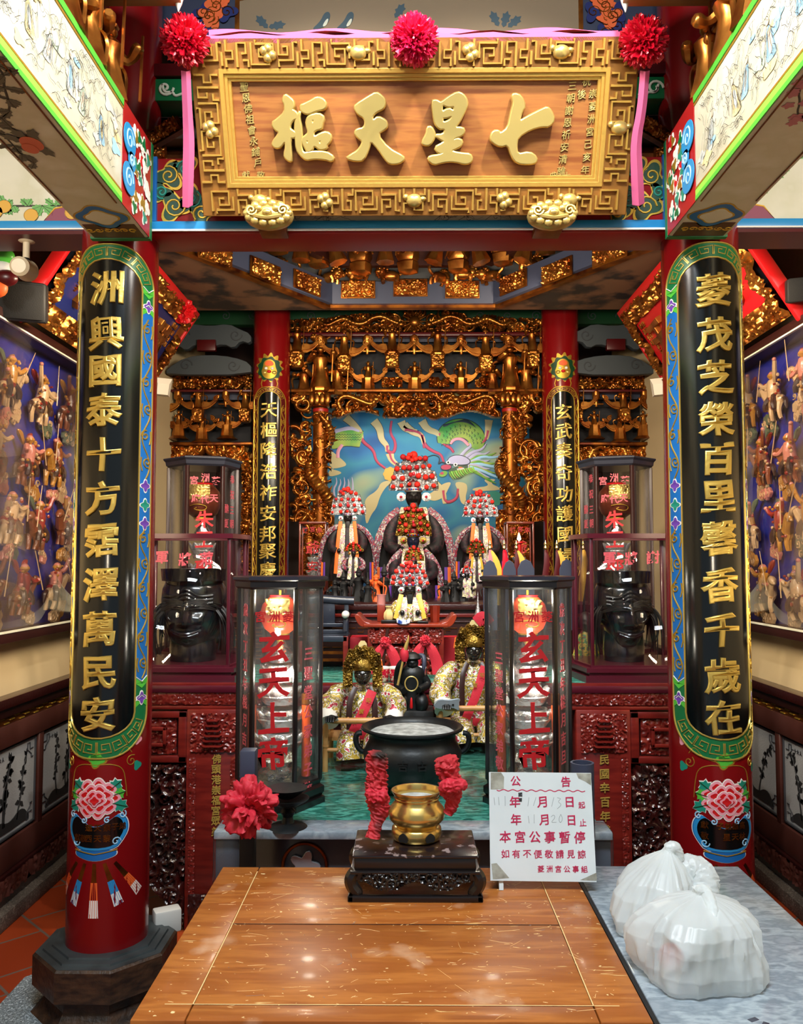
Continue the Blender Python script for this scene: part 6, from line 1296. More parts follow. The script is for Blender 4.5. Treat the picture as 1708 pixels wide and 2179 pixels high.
# hanging winged brackets
def wing(c, w, h, s, m):
    fm = flatmap(c, (s, 0, 0), (0, 0, 1), (0, -1, 0)); q = [(0, 0), (.35*w, .05*h), (.75*w, .45*h), (w, h), (.85*w, 1.02*h), (.7*w, .7*h), (.45*w, .45*h), (.2*w, .55*h), (0, .5*h)]
    g = [fmap(shape([smooth(q, 1, True)], .02, .004), fm), fmap(rib(spiral((.82*w, .75*h), .22*h, 1.3, 1), .012, .012, .024), fm), fmap(rib(smooth([(0, .15*h), (.4*w, .2*h), (.8*w, .6*h)], 2), .012, .012, .024), fm)]
    return join(*g)
def bracket(px, py, Y, sc, seed, kind):
    c = P(px, py, Y); g = []; L = lambda x, z, y=0: c+np.array((x, y, z))*sc
    if kind == 0:      # standing figure over a carved block with wings
        g.append(mv(figurine(seed, .20*sc), L(0, .02))); g.append(mv(lathe([(.05, -.10), (.055, -.04), (.045, -.02), (.05, .02)], 8, PI/8), c, s=None) if 0 else mv(lathe([(.045*sc, -.12*sc), (.06*sc, -.10*sc), (.055*sc, -.03*sc), (.065*sc, 0), (.05*sc, .02*sc)], 8, PI/8), c))
        g.append(fmap(relief(.09*sc, .10*sc, .006, seed, .015, .025), flatmap(L(0, -.11, -.055), (1, 0, 0), (0, 0, 1), (0, -1, 0))))
        g += [wing(L(s*.04, .0, .0), .16*sc, .13*sc, s, None) for s in (-1, 1)]
    elif kind == 1:    # hanging flower drop with a small collar
        g.append(mv(lathe([(.008*sc, .14*sc), (.02*sc, .12*sc), (.012*sc, .10*sc), (.035*sc, .08*sc), (.035*sc, .02*sc), (.018*sc, 0), (.02*sc, -.03*sc), (.01*sc, -.06*sc)], 12), c)); g.append(mv(box((0, 0, 0), (.13*sc, .03*sc, .014*sc), .004), L(0, -.035)))
    else:
        g.append(mv(figurine(seed, .14*sc), L(0, .0))); g.append(mv(lathe([(.10*sc, -.13*sc), (.06*sc, -.10*sc), (.05*sc, -.02*sc), (.055*sc, 0)], 8, PI/8), c)); g += [wing(L(s*.03, -.03, .02), .13*sc, .12*sc, s, None) for s in (-1, 1)]
    return join(*g)
for k, (x, y, kd) in enumerate(((632, 752, 0), (681, 738, 1), (732, 760, 0), (781, 738, 1), (834, 752, 0), (881, 738, 1), (931, 754, 0), (981, 738, 1), (1033, 760, 0), (1082, 738, 1), (1132, 752, 0), (783, 806, 2), (882, 806, 2), (980, 806, 2))):
    mk('winged_bracket', (bracket(x, y, GY-(.06 if kd < 2 else -.02), 1.0, 320+k, kd), M['gold_carved']), gs)
for k, x in enumerate((730, 834, 934, 1032)):
    p, w, h = gpanel(x-22, x+22, 804, 826, GY-.02, 340+k, .05, .03, .15); mk('carved_scene', (p, M['gold_carved']), gs)
# pierced panel over the mural
lt_ = lambda X, Y: Y > .012+.05*np.clip(np.cos((np.abs(X)-.42)*9), 0, 1)*(np.abs(np.abs(X)-.42) < .17)
p, w, h = gpanel(706, 1064, 834, 893, GY, 350, .05, .07, .26, lt_, .005, 1.3); mk('pierced_panel', (p, M['gold_carved']), gs)
for s in (-1, 1):
    pp = [FP(885+s*a, b, GY-.04) for a, b in ((160, 872), (168, 852), (150, 840), (120, 852), (95, 862), (85, 850))]; mk('panel_dragon', (dragon(pp, .022, 5), M['gold_carved']), gs)
    pp = [FP(885+s*a, b, GY-.05) for a, b in ((48, 856), (52, 878), (36, 886), (24, 872), (14, 860))]; mk('panel_dragon', (dragon(pp, .026, 6), M['gold_carved']), gs)
# posts with guardians, capitals and coiling dragons
for s in (-1, 1):
    X = lambda x: 883+s*(883-x)*-1 if s < 0 else 883+(883-x)   # mirror left-hand pixel to this side
    mx = lambda x: x if s < 0 else 1766-x
    pc = FP(mx(682), 1000); zt, zb_ = FP(0, 872)[2], 1.06
    mk('post', (mv(lathe([(.058, zb_), (.058, zt)], 20), (pc[0], GY-.03, 0)), M['gold_dark']), gs)
    g = [mv(lathe([(.05, 0), (.075, .015), (.07, .05), (.085, .06), (.085, .11), (.07, .115), (.09, .13), (.09, .15)], 8, PI/8), (pc[0], GY-.03, zt))]
    for k in range(4): g.append(mv(ell((0, 0, 0), (.022, .02, .05), 8, 6), (pc[0]-.06+.04*k, GY-.12, zt+.06)))
    mk('capital', [(q, M['gold_carved']) for q in g]+[(mv(lathe([(.06, -.03), (.062, -.01), (.055, 0)], 20), (pc[0], GY-.03, zt)), M['red_paint'])], gs)
    mk('guardian_figure', [(mv(figurine(361, .36), (pc[0], GY-.06, zt+.15)), M['gold_carved']), (mv(lion(3, .07), (pc[0], GY-.05, zt+.50)), M['gold_carved'])], gs)
    for q, hh in ((-1, .26), (1, .30)): mk('guardian_figure', (mv(figurine(364+q, hh), (pc[0]+q*.13, GY-.02, zt+.10)), M['gold_carved']), gs)
    pp = []
    for k in range(26):
        u = k/25; a = u*PI*5.0; pp.append((pc[0]+.085*math.sin(a)*(1.0), GY-.04-.085*math.cos(a), zt-.06-u*(zt-.06-1.36)))
    mk('coiling_dragon', (dragon(pp[::-1] if 0 else pp, .046, 7), M['gold_carved']), gs)
    p, w, h = gpanel(mx(668)-34 if s > 0 else 660, mx(668)+4 if s > 0 else 706, 880, 1240, GY-.05, 370+s, .06, .07, .42, None, .005, 1.0); mk('post_clouds', (p, M['gold_carved']), gs)
    a, b = (618, 664) if s < 0 else (1100, 1156)
    p, w, h = gpanel(a, b, 834, 1110, GY, 380+s, .05, .085, .34, None, .005, 1.3); mk('side_panel', (p, M['gold_carved']), gs)
    # lower corner where the screen swells
    a, b = (640, 712) if s < 0 else (1054, 1126)
    p, w, h = gpanel(a, b, 1085, 1285, GY-.03, 390+s, .07, .09, .25, None, .005, 1.3); mk('lower_carving', (p, M['gold_carved']), gs)
# mural behind
MY = 7.15
mu = thing('dragon_mural', (FP(883, 1060, MY)[0], MY, 1.2), 'blue painted mural of a green dragon among clouds and ribbons behind the deities', 'mural')
def muralmat():
    m = mat('mural_sky', '#0A3A7A', .6, var=['#1668A0', '#2E86A0', '#1A6E9C', '#8FA98C', '#B8AE84'], vscale=1.5, vstretch=(1, 1, 1.3), vdet=1.5, vpos=(.30, .72)); return m
M['mural_sky'] = muralmat(); a, b = P(640, 1300, MY), P(1125, 868, MY); a[2] = 0
mk('painted_board', (bb(a[0], b[0], MY, MY+.03, a[2], b[2]), M['mural_sky']), mu)
mf = flatmap((0, MY-.001, 0), (1, 0, 0), (0, 0, 1), (0, -1, 0)); m2 = lambda x, y: P(x, y, MY)[[0, 2]]
Zm = lambda X, Y: m2(580+X/5.3375, 860+Y/5.3375); Zr = lambda X, Y: m2(860+X/5.3375, 860+Y/5.3375)
M['mural_green'] = mat('mural_green', '#3E9A3C', .6, var='#A8B84A', vscale=6); M['mural_pink'] = mat('mural_pink', '#B8405A', .6); M['mural_cream'] = mat('mural_cream', '#CDBB86', .6); M['mural_lilac'] = mat('mural_lilac', '#B9B2CC', .6); M['mural_dark'] = mat('mural_dark', '#2C3A44', .6)
g = []
def mr(pts, w, m, h=.002, w0=0, f=Zm): q = smooth([f(*p) for p in pts], 3); return (fmap(rib(q, np.interp(np.linspace(0, 1, len(q)), np.linspace(0, 1, len(w)), w) if isinstance(w, (list, tuple)) else w, h, w0), mf), M[m])
def mfill(pts, m, w0=0, f=Zm): return (fmap(mv(shape([smooth([f(*p) for p in pts], 2, True)], .001), (0, 0, w0)), mf), M[m])
g += [mfill([(630, 500), (780, 620), (850, 690), (780, 720), (640, 740), (630, 830), (760, 800), (790, 770), (640, 730)], 'mural_cream', .001), mfill([(1380, 860), (1230, 880), (1190, 980), (1060, 1060), (1040, 1150), (1060, 1400), (1120, 1250), (1180, 1180), (1220, 1040), (1300, 920), (1370, 900)], 'mural_cream', .001),
      mfill([(880, 850), (1060, 850), (970, 900), (1090, 950), (1080, 980), (770, 990), (780, 950), (980, 930)], 'mural_cream', .001, Zr), mfill([(540, 880), (440, 900), (350, 980), (230, 1050), (330, 1110), (450, 1060), (500, 960)], 'mural_cream', .001, Zr), mfill([(560, 880), (700, 890), (720, 960), (690, 1060), (720, 1150), (640, 1130), (620, 1000)], 'mural_cream', .001, Zr)]
for f, pts in ((Zm, [(830, 150), (930, 240), (1000, 320), (1010, 420), (1150, 520), (1170, 650), (1280, 730)]), (Zm, [(1150, 190), (1220, 280), (1230, 400), (1300, 470), (1300, 540), (1380, 560), (1400, 430), (1330, 330), (1350, 190)]), (Zm, [(1330, 560), (1350, 640), (1430, 700)]), (Zm, [(1460, 200), (1500, 290), (1640, 310), (1700, 360), (1720, 500)]),
               (Zr, [(200, 190), (260, 290), (400, 330), (440, 450), (530, 500), (560, 550)]), (Zr, [(0, 240), (100, 320), (200, 350), (230, 470), (330, 540), (420, 570), (450, 670)]), (Zr, [(960, 180), (950, 300), (930, 400), (820, 490)]), (Zr, [(340, 900), (440, 980), (460, 1130), (600, 1080), (610, 960)])):
    k = len(pts); g.append(mr(pts, [.085, .06, .035, .025, .02], 'mural_dark', .0018, 0, f)); g.append(mr(pts[:max(3, k//2+1)], [.075, .05, .03], 'mural_cream', .003, .0005, f)); g.append(mr(pts[max(0, k//2-1):], [.03, .024, .018], 'mural_pink', .0035, .001, f))
g += [mr([(640, 470), (720, 400), (850, 360), (1010, 400)], [.07, .15, .16, .13], 'mural_green', .004, .002), mr([(640, 330), (760, 310), (880, 270), (985, 310)], [.03, .05, .04, .02], 'mural_lilac', .003, .002), mr([(740, 610), (740, 530), (790, 460)], .03, 'pink_paint', .003, .003)]
g += [mr([(460, 450), (470, 350), (560, 280), (680, 270), (790, 330), (830, 420), (780, 500)], [.11, .16, .16, .15, .11], 'mural_green', .004, .002, Zr), mr([(520, 450), (570, 395), (660, 395), (730, 470)], .025, 'pink_paint', .003, .004, Zr), mr([(440, 250), (600, 210), (720, 190), (850, 330), (880, 420)], [.02, .04, .04, .03], 'mural_dark', .003, .002, Zr)]
for k in range(13):      # scale rows across the body
    a_ = math.pi*(1.02-1.0*k/12)
    for j in range(3): r_ = 130+42*j; c = (650+r_*1.05*math.cos(a_), 450-r_*math.sin(a_)*.95); g.append(mr([(c[0]-10, c[1]-12), (c[0]+8, c[1]), (c[0]-6, c[1]+14)], .005, 'green_deep', .001, .007, Zr))
g += [mr([(460, 450), (470, 350), (560, 280), (680, 270), (790, 330), (830, 420), (780, 500)], [.125, .175, .175, .165, .12], 'mural_dark', .003, .0, Zr), mr([(640, 470), (720, 400), (850, 360), (1010, 400)], [.08, .165, .175, .145], 'mural_dark', .003, 0)]
g.append(mfill([(930, 990), (1100, 985), (1100, 1160), (960, 1150)], 'teal_paint', .0005, Zr))
for k in range(11):      # mane streaming back from the head
    a_ = -.55+.13*k; x1, y1 = 720+12*(k % 3), 640+9*k; L = 250+60*(k % 3); g.append(mr([(x1, y1), (x1+L*.4, y1-L*.4*a_*-1-30+12*(k % 2)), (x1+L*.7, y1+L*.5*a_+10), (x1+L, y1+L*.75*a_)], [.035, .03, .02, .003], ('mural_lilac', 'mural_green', 'blue_pale')[k % 3], .003, .004+.0003*k, Zr))
g += [mfill([(480, 640), (520, 590), (600, 572), (690, 590), (760, 640), (740, 690), (640, 700), (560, 690), (500, 690)], 'mural_dark', .008, Zr), mfill([(488, 640), (525, 597), (600, 580), (685, 597), (748, 642), (730, 682), (640, 690), (560, 682), (505, 680)], 'mural_lilac', .009, Zr),
      mfill([(405, 715), (430, 685), (500, 680), (545, 700), (530, 740), (480, 755), (425, 750)], 'mural_dark', .010, Zr), mfill([(412, 715), (435, 692), (500, 688), (535, 704), (522, 735), (478, 747), (430, 743)], 'mural_pink', .011, Zr),
      mfill([(500, 750), (560, 720), (680, 700), (780, 690), (760, 740), (700, 790), (640, 850), (560, 850), (500, 810)], 'green_deep', .007, Zr), mfill([(385, 800), (440, 755), (500, 770), (470, 820), (410, 830)], 'mural_green', .008, Zr), mfill([(400, 780), (440, 765), (450, 795), (415, 805)], 'mural_pink', .010, Zr), mfill([(600, 710), (680, 720), (640, 760)], 'orange_paint', .010, Zr)]
g += [mr([(640, 590), (700, 520), (760, 480), (740, 440)], [.03, .025, .02, .004], 'mural_lilac', .003, .006, Zr), mr([(700, 600), (780, 540), (880, 520), (930, 450)], [.03, .025, .02, .004], 'mural_lilac', .003, .006, Zr), mr([(500, 690), (420, 650), (380, 690), (410, 610), (340, 570), (240, 610), (190, 580)], [.012, .01, .008, .003], 'mural_dark', .002, .006, Zr)]
for x, y in ((497, 664), (580, 690)): c = Zr(x, y); g += [(fmap(mv(shape([ellipse(c, .018, .015)], .001), (0, 0, .013)), mf), M['white_paint']), (fmap(mv(shape([ellipse(c, .008, .009)], .001), (0, 0, .014)), mf), M['black_matte'])]
for k in range(12): x = 510+k*24; g.append(mr([(x, 770-k*5), (x+18, 815-k*5), (x+52, 860-k*9)], [.016, .012, .003], 'green_lime' if k % 2 else 'mural_green', .002, .012, Zr))
for k in range(6): g.append(mr([(600+14*k, 735-2*k), (606+14*k, 755-2*k)], [.012, .003], 'white_paint', .002, .013, Zr))
c = Zm(1335, 795); g.append((fmap(mv(shape([blob(c, .06, 8, .06, 40)], .001), (0, 0, .003)), mf), M['yellow_cloth']))
for k in range(5): g.append(mr([(700+50*k, 1050), (690+55*k, 960), (730+45*k, 900), (720+45*k, 830+20*(k % 2))], [.022, .018, .012, .003], 'mural_lilac', .002, .001))
for k in range(30): g.append(mr([(700+(k % 10)*30, 340+(k//10)*28), (715+(k % 10)*30, 360+(k//10)*28), (730+(k % 10)*30, 340+(k//10)*28)], .004, 'green_deep', .001, .007))
mk('dragon_painting', g, mu)
# side screens
for s, nm in ((-1, 'left'), (1, 'right')):
    mx = lambda x: x if s < 0 else 1748-x+ (0)
    Ys = 6.5; c = P(mx(440), 900, Ys); x0, x1 = sorted((mx(338), mx(537)))
    ss = thing('side_screen', (c[0], Ys, 1.0), 'gilded side screen with flower arch and winged brackets, %s of the altar' % nm, 'screen', 'gilded side screens')
    def gp(y0, y1, seed, **k): return gpanel(x0, x1, y0, y1, Ys, seed, **k)[0]
    w = P(x1, 0, Ys)[0]-P(x0, 0, Ys)[0]; hh = P(0, 785, Ys)[2]-P(0, 828, Ys)[2]
    mk('flower_arch', (gp(785, 828, 401+s, depth=.04, curl=.055, pierce=.3, top=lambda X, Y: Y < hh*(.55+.45*np.cos(X/w*PI*.9)**.6)+.006*np.sin(X*60)), M['gold_carved']), ss)
    mk('rail', [(rail(828, 834, x0, x1, '', Ys), M['red_dark']), (rail(940, 947, x0, x1, '', Ys), M['gold_dark'])], ss)
    mk('blue_board', (bb(P(x0, 0, Ys)[0], P(x1, 0, Ys)[0], Ys+.03, Ys+.05, P(0, 850, Ys)[2], P(0, 834, Ys)[2]), M['slate_blue']), ss)
    mk('back_board', (bb(P(x0, 0, Ys)[0], P(x1, 0, Ys)[0], Ys+.12, Ys+.15, P(0, 990, Ys)[2], P(0, 785, Ys)[2]), M['screen_back']), ss)
    for k, (x, y, kd) in enumerate(((345, 878, 0), (378, 852, 1), (422, 872, 0), (480, 852, 1), (522, 872, 0), (380, 905, 2), (430, 912, 2), (484, 905, 2))): mk('winged_bracket', (bracket(mx(x), y, Ys-.06, .85, 410+k, kd), M['gold_carved']), ss)
    mk('carved_frieze', (gp(948, 985, 421+s, depth=.05, curl=.07, pierce=.2, dense=1.3), M['gold_carved']), ss)
    for (a, b) in ((512, 537), (338, 352)):
        xa, xb = sorted((mx(a), mx(b))); mk('carved_jamb', (gpanel(xa, xb, 985, 1220, Ys, 431+s+a, .04, .035, .25)[0], M['gold_carved']), ss)
    # dark painted brackets above
    db = thing('dark_bracket_beam', (c[0], 6.3, 2.9), 'dark grey cloud shaped bracket beam above the %s side screen' % nm, 'beam', 'dark bracket beams')
    M.setdefault('grey_paint', mat('grey_paint', '#3A4248', .6)); ff = flatmap((0, 6.3, 0), (1, 0, 0), (0, 0, 1), (0, -1, 0)); q2 = lambda x, y: P(mx(x), y, 6.3)[[0, 2]]
    mk('cloud_board', [(fmap(shape([smooth([q2(*z) for z in ((360, 720), (390, 705), (410, 695), (450, 700), (490, 695), (512, 706), (536, 716), (536, 735), (515, 728), (500, 745), (480, 735), (450, 742), (420, 735), (400, 750), (385, 738), (360, 745))], 1, True)], .06, .004), ff), M['grey_paint']), (fmap(shape([smooth([q2(*z) for z in ((360, 790), (400, 765), (450, 760), (500, 765), (536, 778), (536, 800), (360, 800))], 1, True)], .06, .004), ff), M['grey_paint'])], db)
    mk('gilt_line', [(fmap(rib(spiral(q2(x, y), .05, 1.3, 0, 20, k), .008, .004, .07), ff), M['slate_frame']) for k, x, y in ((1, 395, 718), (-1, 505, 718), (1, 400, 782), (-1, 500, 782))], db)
    mk('red_tag', (bb(P(mx(452), 0, 6.25)[0]-.07, P(mx(452), 0, 6.25)[0]+.07, 6.2, 6.25, P(0, 750, 6.25)[2], P(0, 727, 6.25)[2], .004), M['red_dark']), db)
gb = thing('painted_lintel', (0, 6.62, 3.5), 'dark green painted lintel over the altar screen', 'beam')
mk('beam_body', (bb(-1.85, 1.85, 6.62, 6.72, yz(690, 6.62), yz(652, 6.62), .006), M['green_deep']), gb)
gfm = flatmap((0, 6.618, 0), (1, 0, 0), (0, 0, 1), (0, -1, 0))
mk('scroll_painting', [(fmap(rib(spiral(P(x, 672, 6.62)[[0, 2]], .04, 1.4, k, 18, 1 if k % 2 else -1), .008, .003), gfm), M['grey_paint']) for k, x in enumerate(range(360, 1420, 60))], gb)
# ================================================================ caisson (octagonal coffered dome)
ca = thing('caisson', (0, 4.3, zc), 'octagonal coffered dome rim with gold carved plaques and dark tiers above the altar', 'dome')
zr0, zr1 = 3.255, 3.40
def octring(k0, z0, z1, th, m, sc=1.0):
    g = []
    ctr = np.array((.03, 4.2))
    pts = [ctr+(np.array(p)-ctr)*sc for p in OCT]
    for a, b in zip(pts, pts[1:]+pts[:1]):
        d = (b-a)/np.hypot(*(b-a)); n_ = np.array((d[1], -d[0])); n_ = n_ if n_.dot(ctr-a) < 0 else -n_
        lo = [(*(a-d*0), z0), (*(b), z0), (*(b+n_*th), z0), (*(a+n_*th), z0)]; hi = [(x, y, z1) for x, y, z in lo]; g.append((hexa(lo, hi), m))
    return g
mk('rim_board', octring(0, zr0, zr1, .06, M['slate_blue'], .975), ca)
mk('rim_moulding', octring(0, zr0-.018, zr0+.004, .05, M['gold_dark'], 1.004), ca)
for k, (sc, z0, z1) in enumerate(((.86, 3.46, 3.56), (.74, 3.66, 3.76), (.62, 3.86, 3.96))): mk('tier_board', octring(0, z0, z1, .05, M['dark_wood'], sc), ca)
mk('dome_lid', (mv(lathe([(1.75, 3.41), (1.6, 3.9), (1.1, 4.3), (0, 4.4)], 8, PI/8, 1, .6, cap=False), (.03, 4.36, 0)), M['black_matte']), ca)
def onrim(px, py, a, b):      # point on the rim face between octagon corners a and b
    a, b = np.array((*a, 0)), np.array((*b, 0)); d = b-a; n_ = np.array((d[1], -d[0], 0)); n_ /= np.linalg.norm(n_); n_ = n_ if n_[1] < 0 else -n_
    q = PPL(px, py, a+n_*.034, n_); return q, d/np.linalg.norm(d), n_
plq = [((590, 450, 545), 0), ((478, 543), 1), ((575, 577), 1), ((660, 600), 1), ((762, 617), 2), ((873, 613), 2), ((983, 617), 2), ((1093, 598), 3), ((1185, 575), 3), ((1298, 540), 3)]
sg = {1: (OCT[5], OCT[0]), 2: (OCT[0], OCT[1]), 3: (OCT[1], OCT[2])}
k = 0
for pxy, e in [((456, 540), 1), ((563, 577), 1), ((652, 603), 1), ((762, 617), 2), ((873, 613), 2), ((983, 617), 2), ((1093, 601), 3), ((1186, 577), 3), ((1298, 538), 3)]:
    q, d, n_ = onrim(*pxy, *sg[e]); w = .215 if e == 2 else .24; h = .11
    f = flatmap(q-np.array((0, 0, h/2)), d if d[0] > 0 else -d, (0, 0, 1), n_)
    mk('gilt_plaque', [(fmap(shape([[(-w/2, 0), (w/2, 0), (w/2, h), (-w/2, h)]], .008, .002), f), M['gold_dark']), (fmap(mv(relief(w*.94, h*.9, .004, 500+k, .022, .032), (0, h*.05, .01)), f), M['gold_carved'])], ca); k += 1
# carved lions, fish and drops hanging inside the dome
def drop(c, sc): # lantern shaped pendant: red neck, gold carved bud
    return [(mv(lathe([(.035*sc, .10*sc), (.042*sc, .18*sc), (.036*sc, .30*sc)], 12), c), M['red_dark']), (mv(lathe([(.02*sc, -.06*sc), (.05*sc, -.05*sc), (.058*sc, -.01*sc), (.05*sc, .0), (.062*sc, .02*sc), (.060*sc, .09*sc), (.048*sc, .115*sc)], 8, PI/8, fold=lambda a, z: .06*np.sin(a*4)), c), M['gold_carved'])]+[(ell(c+np.array((sx*.025*sc, -.055*sc, .045*sc)), (.016*sc, .014*sc, .02*sc), 8, 6), M['gold_dark']) for sx in (-1, 1)]
it = [('lion', 520, 545, 4.75, 1), ('lion', 612, 572, 5.05, 2), ('drop', 590, 515, 4.9, 0), ('drop', 678, 545, 5.1, 0), ('lion', 700, 588, 5.22, 3), ('drop', 768, 560, 5.15, 0), ('lion', 830, 585, 5.22, 4), ('drop', 868, 558, 5.15, 0), ('lion', 935, 588, 5.22, 5), ('drop', 975, 556, 5.15, 0), ('lion', 1045, 585, 5.2, 6), ('drop', 1070, 540, 5.05, 0), ('lion', 1125, 560, 5.05, 7), ('drop', 1160, 515, 4.9, 0), ('lion', 1235, 530, 4.75, 8), ('fig', 720, 525, 5.0, 0), ('fig', 820, 525, 5.05, 1), ('fig', 922, 525, 5.05, 2), ('fig', 1025, 525, 5.0, 3), ('fig', 640, 520, 4.9, 4), ('fig', 1110, 520, 4.9, 5), ('lion', 455, 520, 4.5, 9), ('lion', 1300, 512, 4.5, 10), ('lion', 765, 582, 5.24, 12), ('lion', 985, 582, 5.24, 13)]
for kd, x, y, Y, sd in it:
    c = P(x, y, Y)
    if kd == 'lion': mk('carved_lion', (mv(lion(sd, .085), c-np.array((0, 0, .05)), (0, 0, (sd % 3-1)*.7+(PI if sd % 2 else 0)), (1 if sd % 2 else 1, 1, 1)), M['gold_carved']), ca)
    elif kd == 'drop': mk('pendant_bud', drop(c, 1.25), ca)
    else: mk('carved_figure', (mv(figurine(700+sd, .24), c-np.array((0, 0, .10)), (0, .3*(sd % 3-1), 0)), M['gold_carved']), ca)
for k in range(9):
    c = P(600+k*70, 503, 5.05); mk('bracket_arm', [(mv(box((0, 0, 0), (.10, .18, .05), .01), c), M['gold_dark']), (mv(ell((0, 0, 0), (.05, .04, .05), 10, 8), c+np.array((0, -.10, 0))), M['gold_carved'])], ca)
# ================================================================ deity statues on the altar
M['robe_dark'] = mat('robe_dark', '#0E0B10', .6, var=['#16121A', '#3A1A24', '#0C0A0E'], vscale=30, vdet=2, vpos=(.4, .66))
M['face_black'] = mat('face_black', '#0A0A0D', .35); M['face_bluish'] = mat('face_bluish', '#141A30', .3)
M['silver_crown'] = mat('silver_crown', '#D2D4D8', .25, .9, bump=.5, bscale=160)
M['gold_crown'] = mat('gold_crown', '#A8873A', .32, .85, bump=.5, bscale=120, var='#5A421A', vscale=26)
M['jewel_blue'] = mat('jewel_blue', '#1E3A9A', .2); M['jewel_red'] = mat('jewel_red', '#B0122A', .2)
def bandstrip(pts, w, th=.004):      # cloth strip along 3-D points, flat side towards the viewer
    pts = smooth(pts, 2); n = len(pts); w = np.interp(np.linspace(0, 1, n), np.linspace(0, 1, len(w)), w) if isinstance(w, (list, tuple)) else np.full(n, w)
    t = np.gradient(pts, axis=0); sd = np.cross(t, (0, -1.0, 0)); sd /= np.linalg.norm(sd, axis=1)[:, None]+1e-9
    f = [pts+sd*w[:, None]/2, pts+np.array((0, -th, 0)), pts-sd*w[:, None]/2, pts+np.array((0, th, 0))]
    v = np.stack(f, 1); g = gridf(n, 4, False, True); fl = np.concatenate([g.ravel(), [0, 1, 2, 3], [(n-1)*4+3-i for i in range(4)]])
    return v.reshape(-1, 3), fl, np.concatenate([np.full(len(g), 4), [4, 4]])
POM = {}
def pompom(t, c, r, m='pompom'):
    k = (m, 'mesh')
    if k not in POM: POM[k] = mk('pompom', (ell((0, 0, 0), 1.0, 14, 10), M[m]), t, world=False); o = POM[k]
    else: o = POM[k].copy(); COL.objects.link(o); o.parent = t
    o.location = Vector(c)-Vector(WL[t.name]); o.scale = (r, r, r); return o
def deity(px, ytop, yface, ybase, Y, fw, rw, label, crown='silver', group=None, sleeves=0, tassel=None, beard=True, arch=None, robe='robe_dark', collar='robe_white', npom=22, pomr=.30, seed=1, face='face_black', cr_w=2.6):
    """seated robed statue: fw face width, rw robe width, in picture pixels at its distance"""
    s = Y/F; c = P(px, ybase, Y); zf = P(px, yface, Y)[2]; zt = P(px, ytop, Y)[2]; fr = fw*s*.5/.76; x, y, zb = c; R = rw*s*.5; rg = random.Random(seed)
    t = thing('deity_statue', c, label, 'statue', group); H = zf-zb; sh = zf-fr*1.25
    fold = lambda a, z: .05*np.sin(a*9+seed)*np.clip((sh-z)/H+.2, 0, 1)
    if zb > UZ+.01: mk('pedestal', (bb(x-R*.8, x+R*.8, y-R*.5, y+R*.5, UZ if ytop != 1197 else zb-.01, zb, .004), M['dark_wood']), t)
    body = lathe([(R*.95, zb), (R, zb+H*.08), (R*.93, zb+H*.35), (R*.82, zb+H*.55), (R*.72, sh-fr*.5), (R*.5, sh), (fr*.5, sh+fr*.3), (fr*.45, zf-fr*.3)], 28, 0, 1, .62, fold)
    mk('robe', (mv(body, (x, y, 0)), M[robe]), t, ang=70)
    mk('head', (mv(head_geo(fr, 40, 34), (x, y-R*.12, zf)), M[face]), t, ang=80)
    Yf = y-R*.70
    if beard: mk('beard', (mv(lathe([(.001, -fr*2.6), (fr*.28, -fr*1.8), (fr*.42, -fr*.9), (fr*.30, -fr*.5)], 14, 0, 1, .4, lambda a, z: .12*np.sin(a*11)), (x, y-R*.12-fr*.75, zf)), M['hair']), t)
    for sx in (-1, 1):
        mk('collar_band', (bandstrip([(x+sx*fr*.8, y-R*.3, zf-fr*.9), (x+sx*fr*.85, Yf, sh-fr*.6), (x+sx*fr*.95, Yf-.004, zb+H*.35), (x+sx*fr*1.1, Yf-.01, zb+H*.06)], [fr*.7, fr*1.0, fr*1.1, fr*1.2]), M[collar]), t)
        mk('sleeve', (tube(smooth([(x+sx*R*.45, y, sh-fr*.2), (x+sx*R*.82, y-R*.15, sh-H*.16), (x+sx*R*.86, y-R*.5, sh-H*.36), (x+sx*R*.5, y-R*.72, sh-H*.40)], 2), [R*.18, R*.22, R*.24, R*.20], 12), M['robe_dark' if arch else ('robe_multi' if robe == 'robe_dark' else robe)]), t)
        mk('hand', (mv(ell((0, 0, 0), (fr*.32, fr*.3, fr*.4), 10, 8), (x+sx*R*.42, y-R*.92, sh-H*.40)), M[face]), t)
        if tassel: mk('ribbon', (bandstrip([(x+sx*fr*1.15, y-R*.5, zf-fr*.5), (x+sx*fr*1.5, Yf-.012, sh-H*.2), (x+sx*fr*1.9, Yf-.016, zb+H*.12)], fr*.6), M[tassel]), t)
    if arch:      # wide embroidered mantle hanging in an arch from the shoulders
        for sx in (-1, 1):
            w = arch*s*.5
            mk('mantle_band', (bandstrip([(x+sx*fr*1.3, y-.03, sh+fr*.2), (x+sx*w*.70, y-.05, sh-fr*.9), (x+sx*w*.97, y-.05, sh-H*.35), (x+sx*w, y-.05, zb+H*.05)], [fr*.6, fr*.85, fr*.7, fr*.6], .008), M['robe_multi']), t)
            mk('mantle_shade_sheet', (fmap(shape([[(sx*fr*.8, sh), (sx*w*.68, sh-fr*1.1), (sx*w*.93, sh-H*.4), (sx*w*.93, zb), (sx*fr*.8, zb)]], .01), flatmap((x, y+.02, 0), (1, 0, 0), (0, 0, 1), (0, -1, 0))), M['hollow_black']), t)  # black sheet stands in for the dark hollow inside the mantle
            for q, m in ((.90, 'orange_cloth'), (.82, 'purple_paint')): mk('mantle_tassel', (bandstrip([(x+sx*w*q, y-.06, zb+H*.30), (x+sx*w*q*1.01, y-.065, zb-H*.05)], fr*.3), M[m]), t)
    # crown
    zc0 = zf+fr*.62; ch = zt-zc0; cw = fr*cr_w*.5; cm = 'silver_crown' if crown == 'silver' else 'gold_crown'
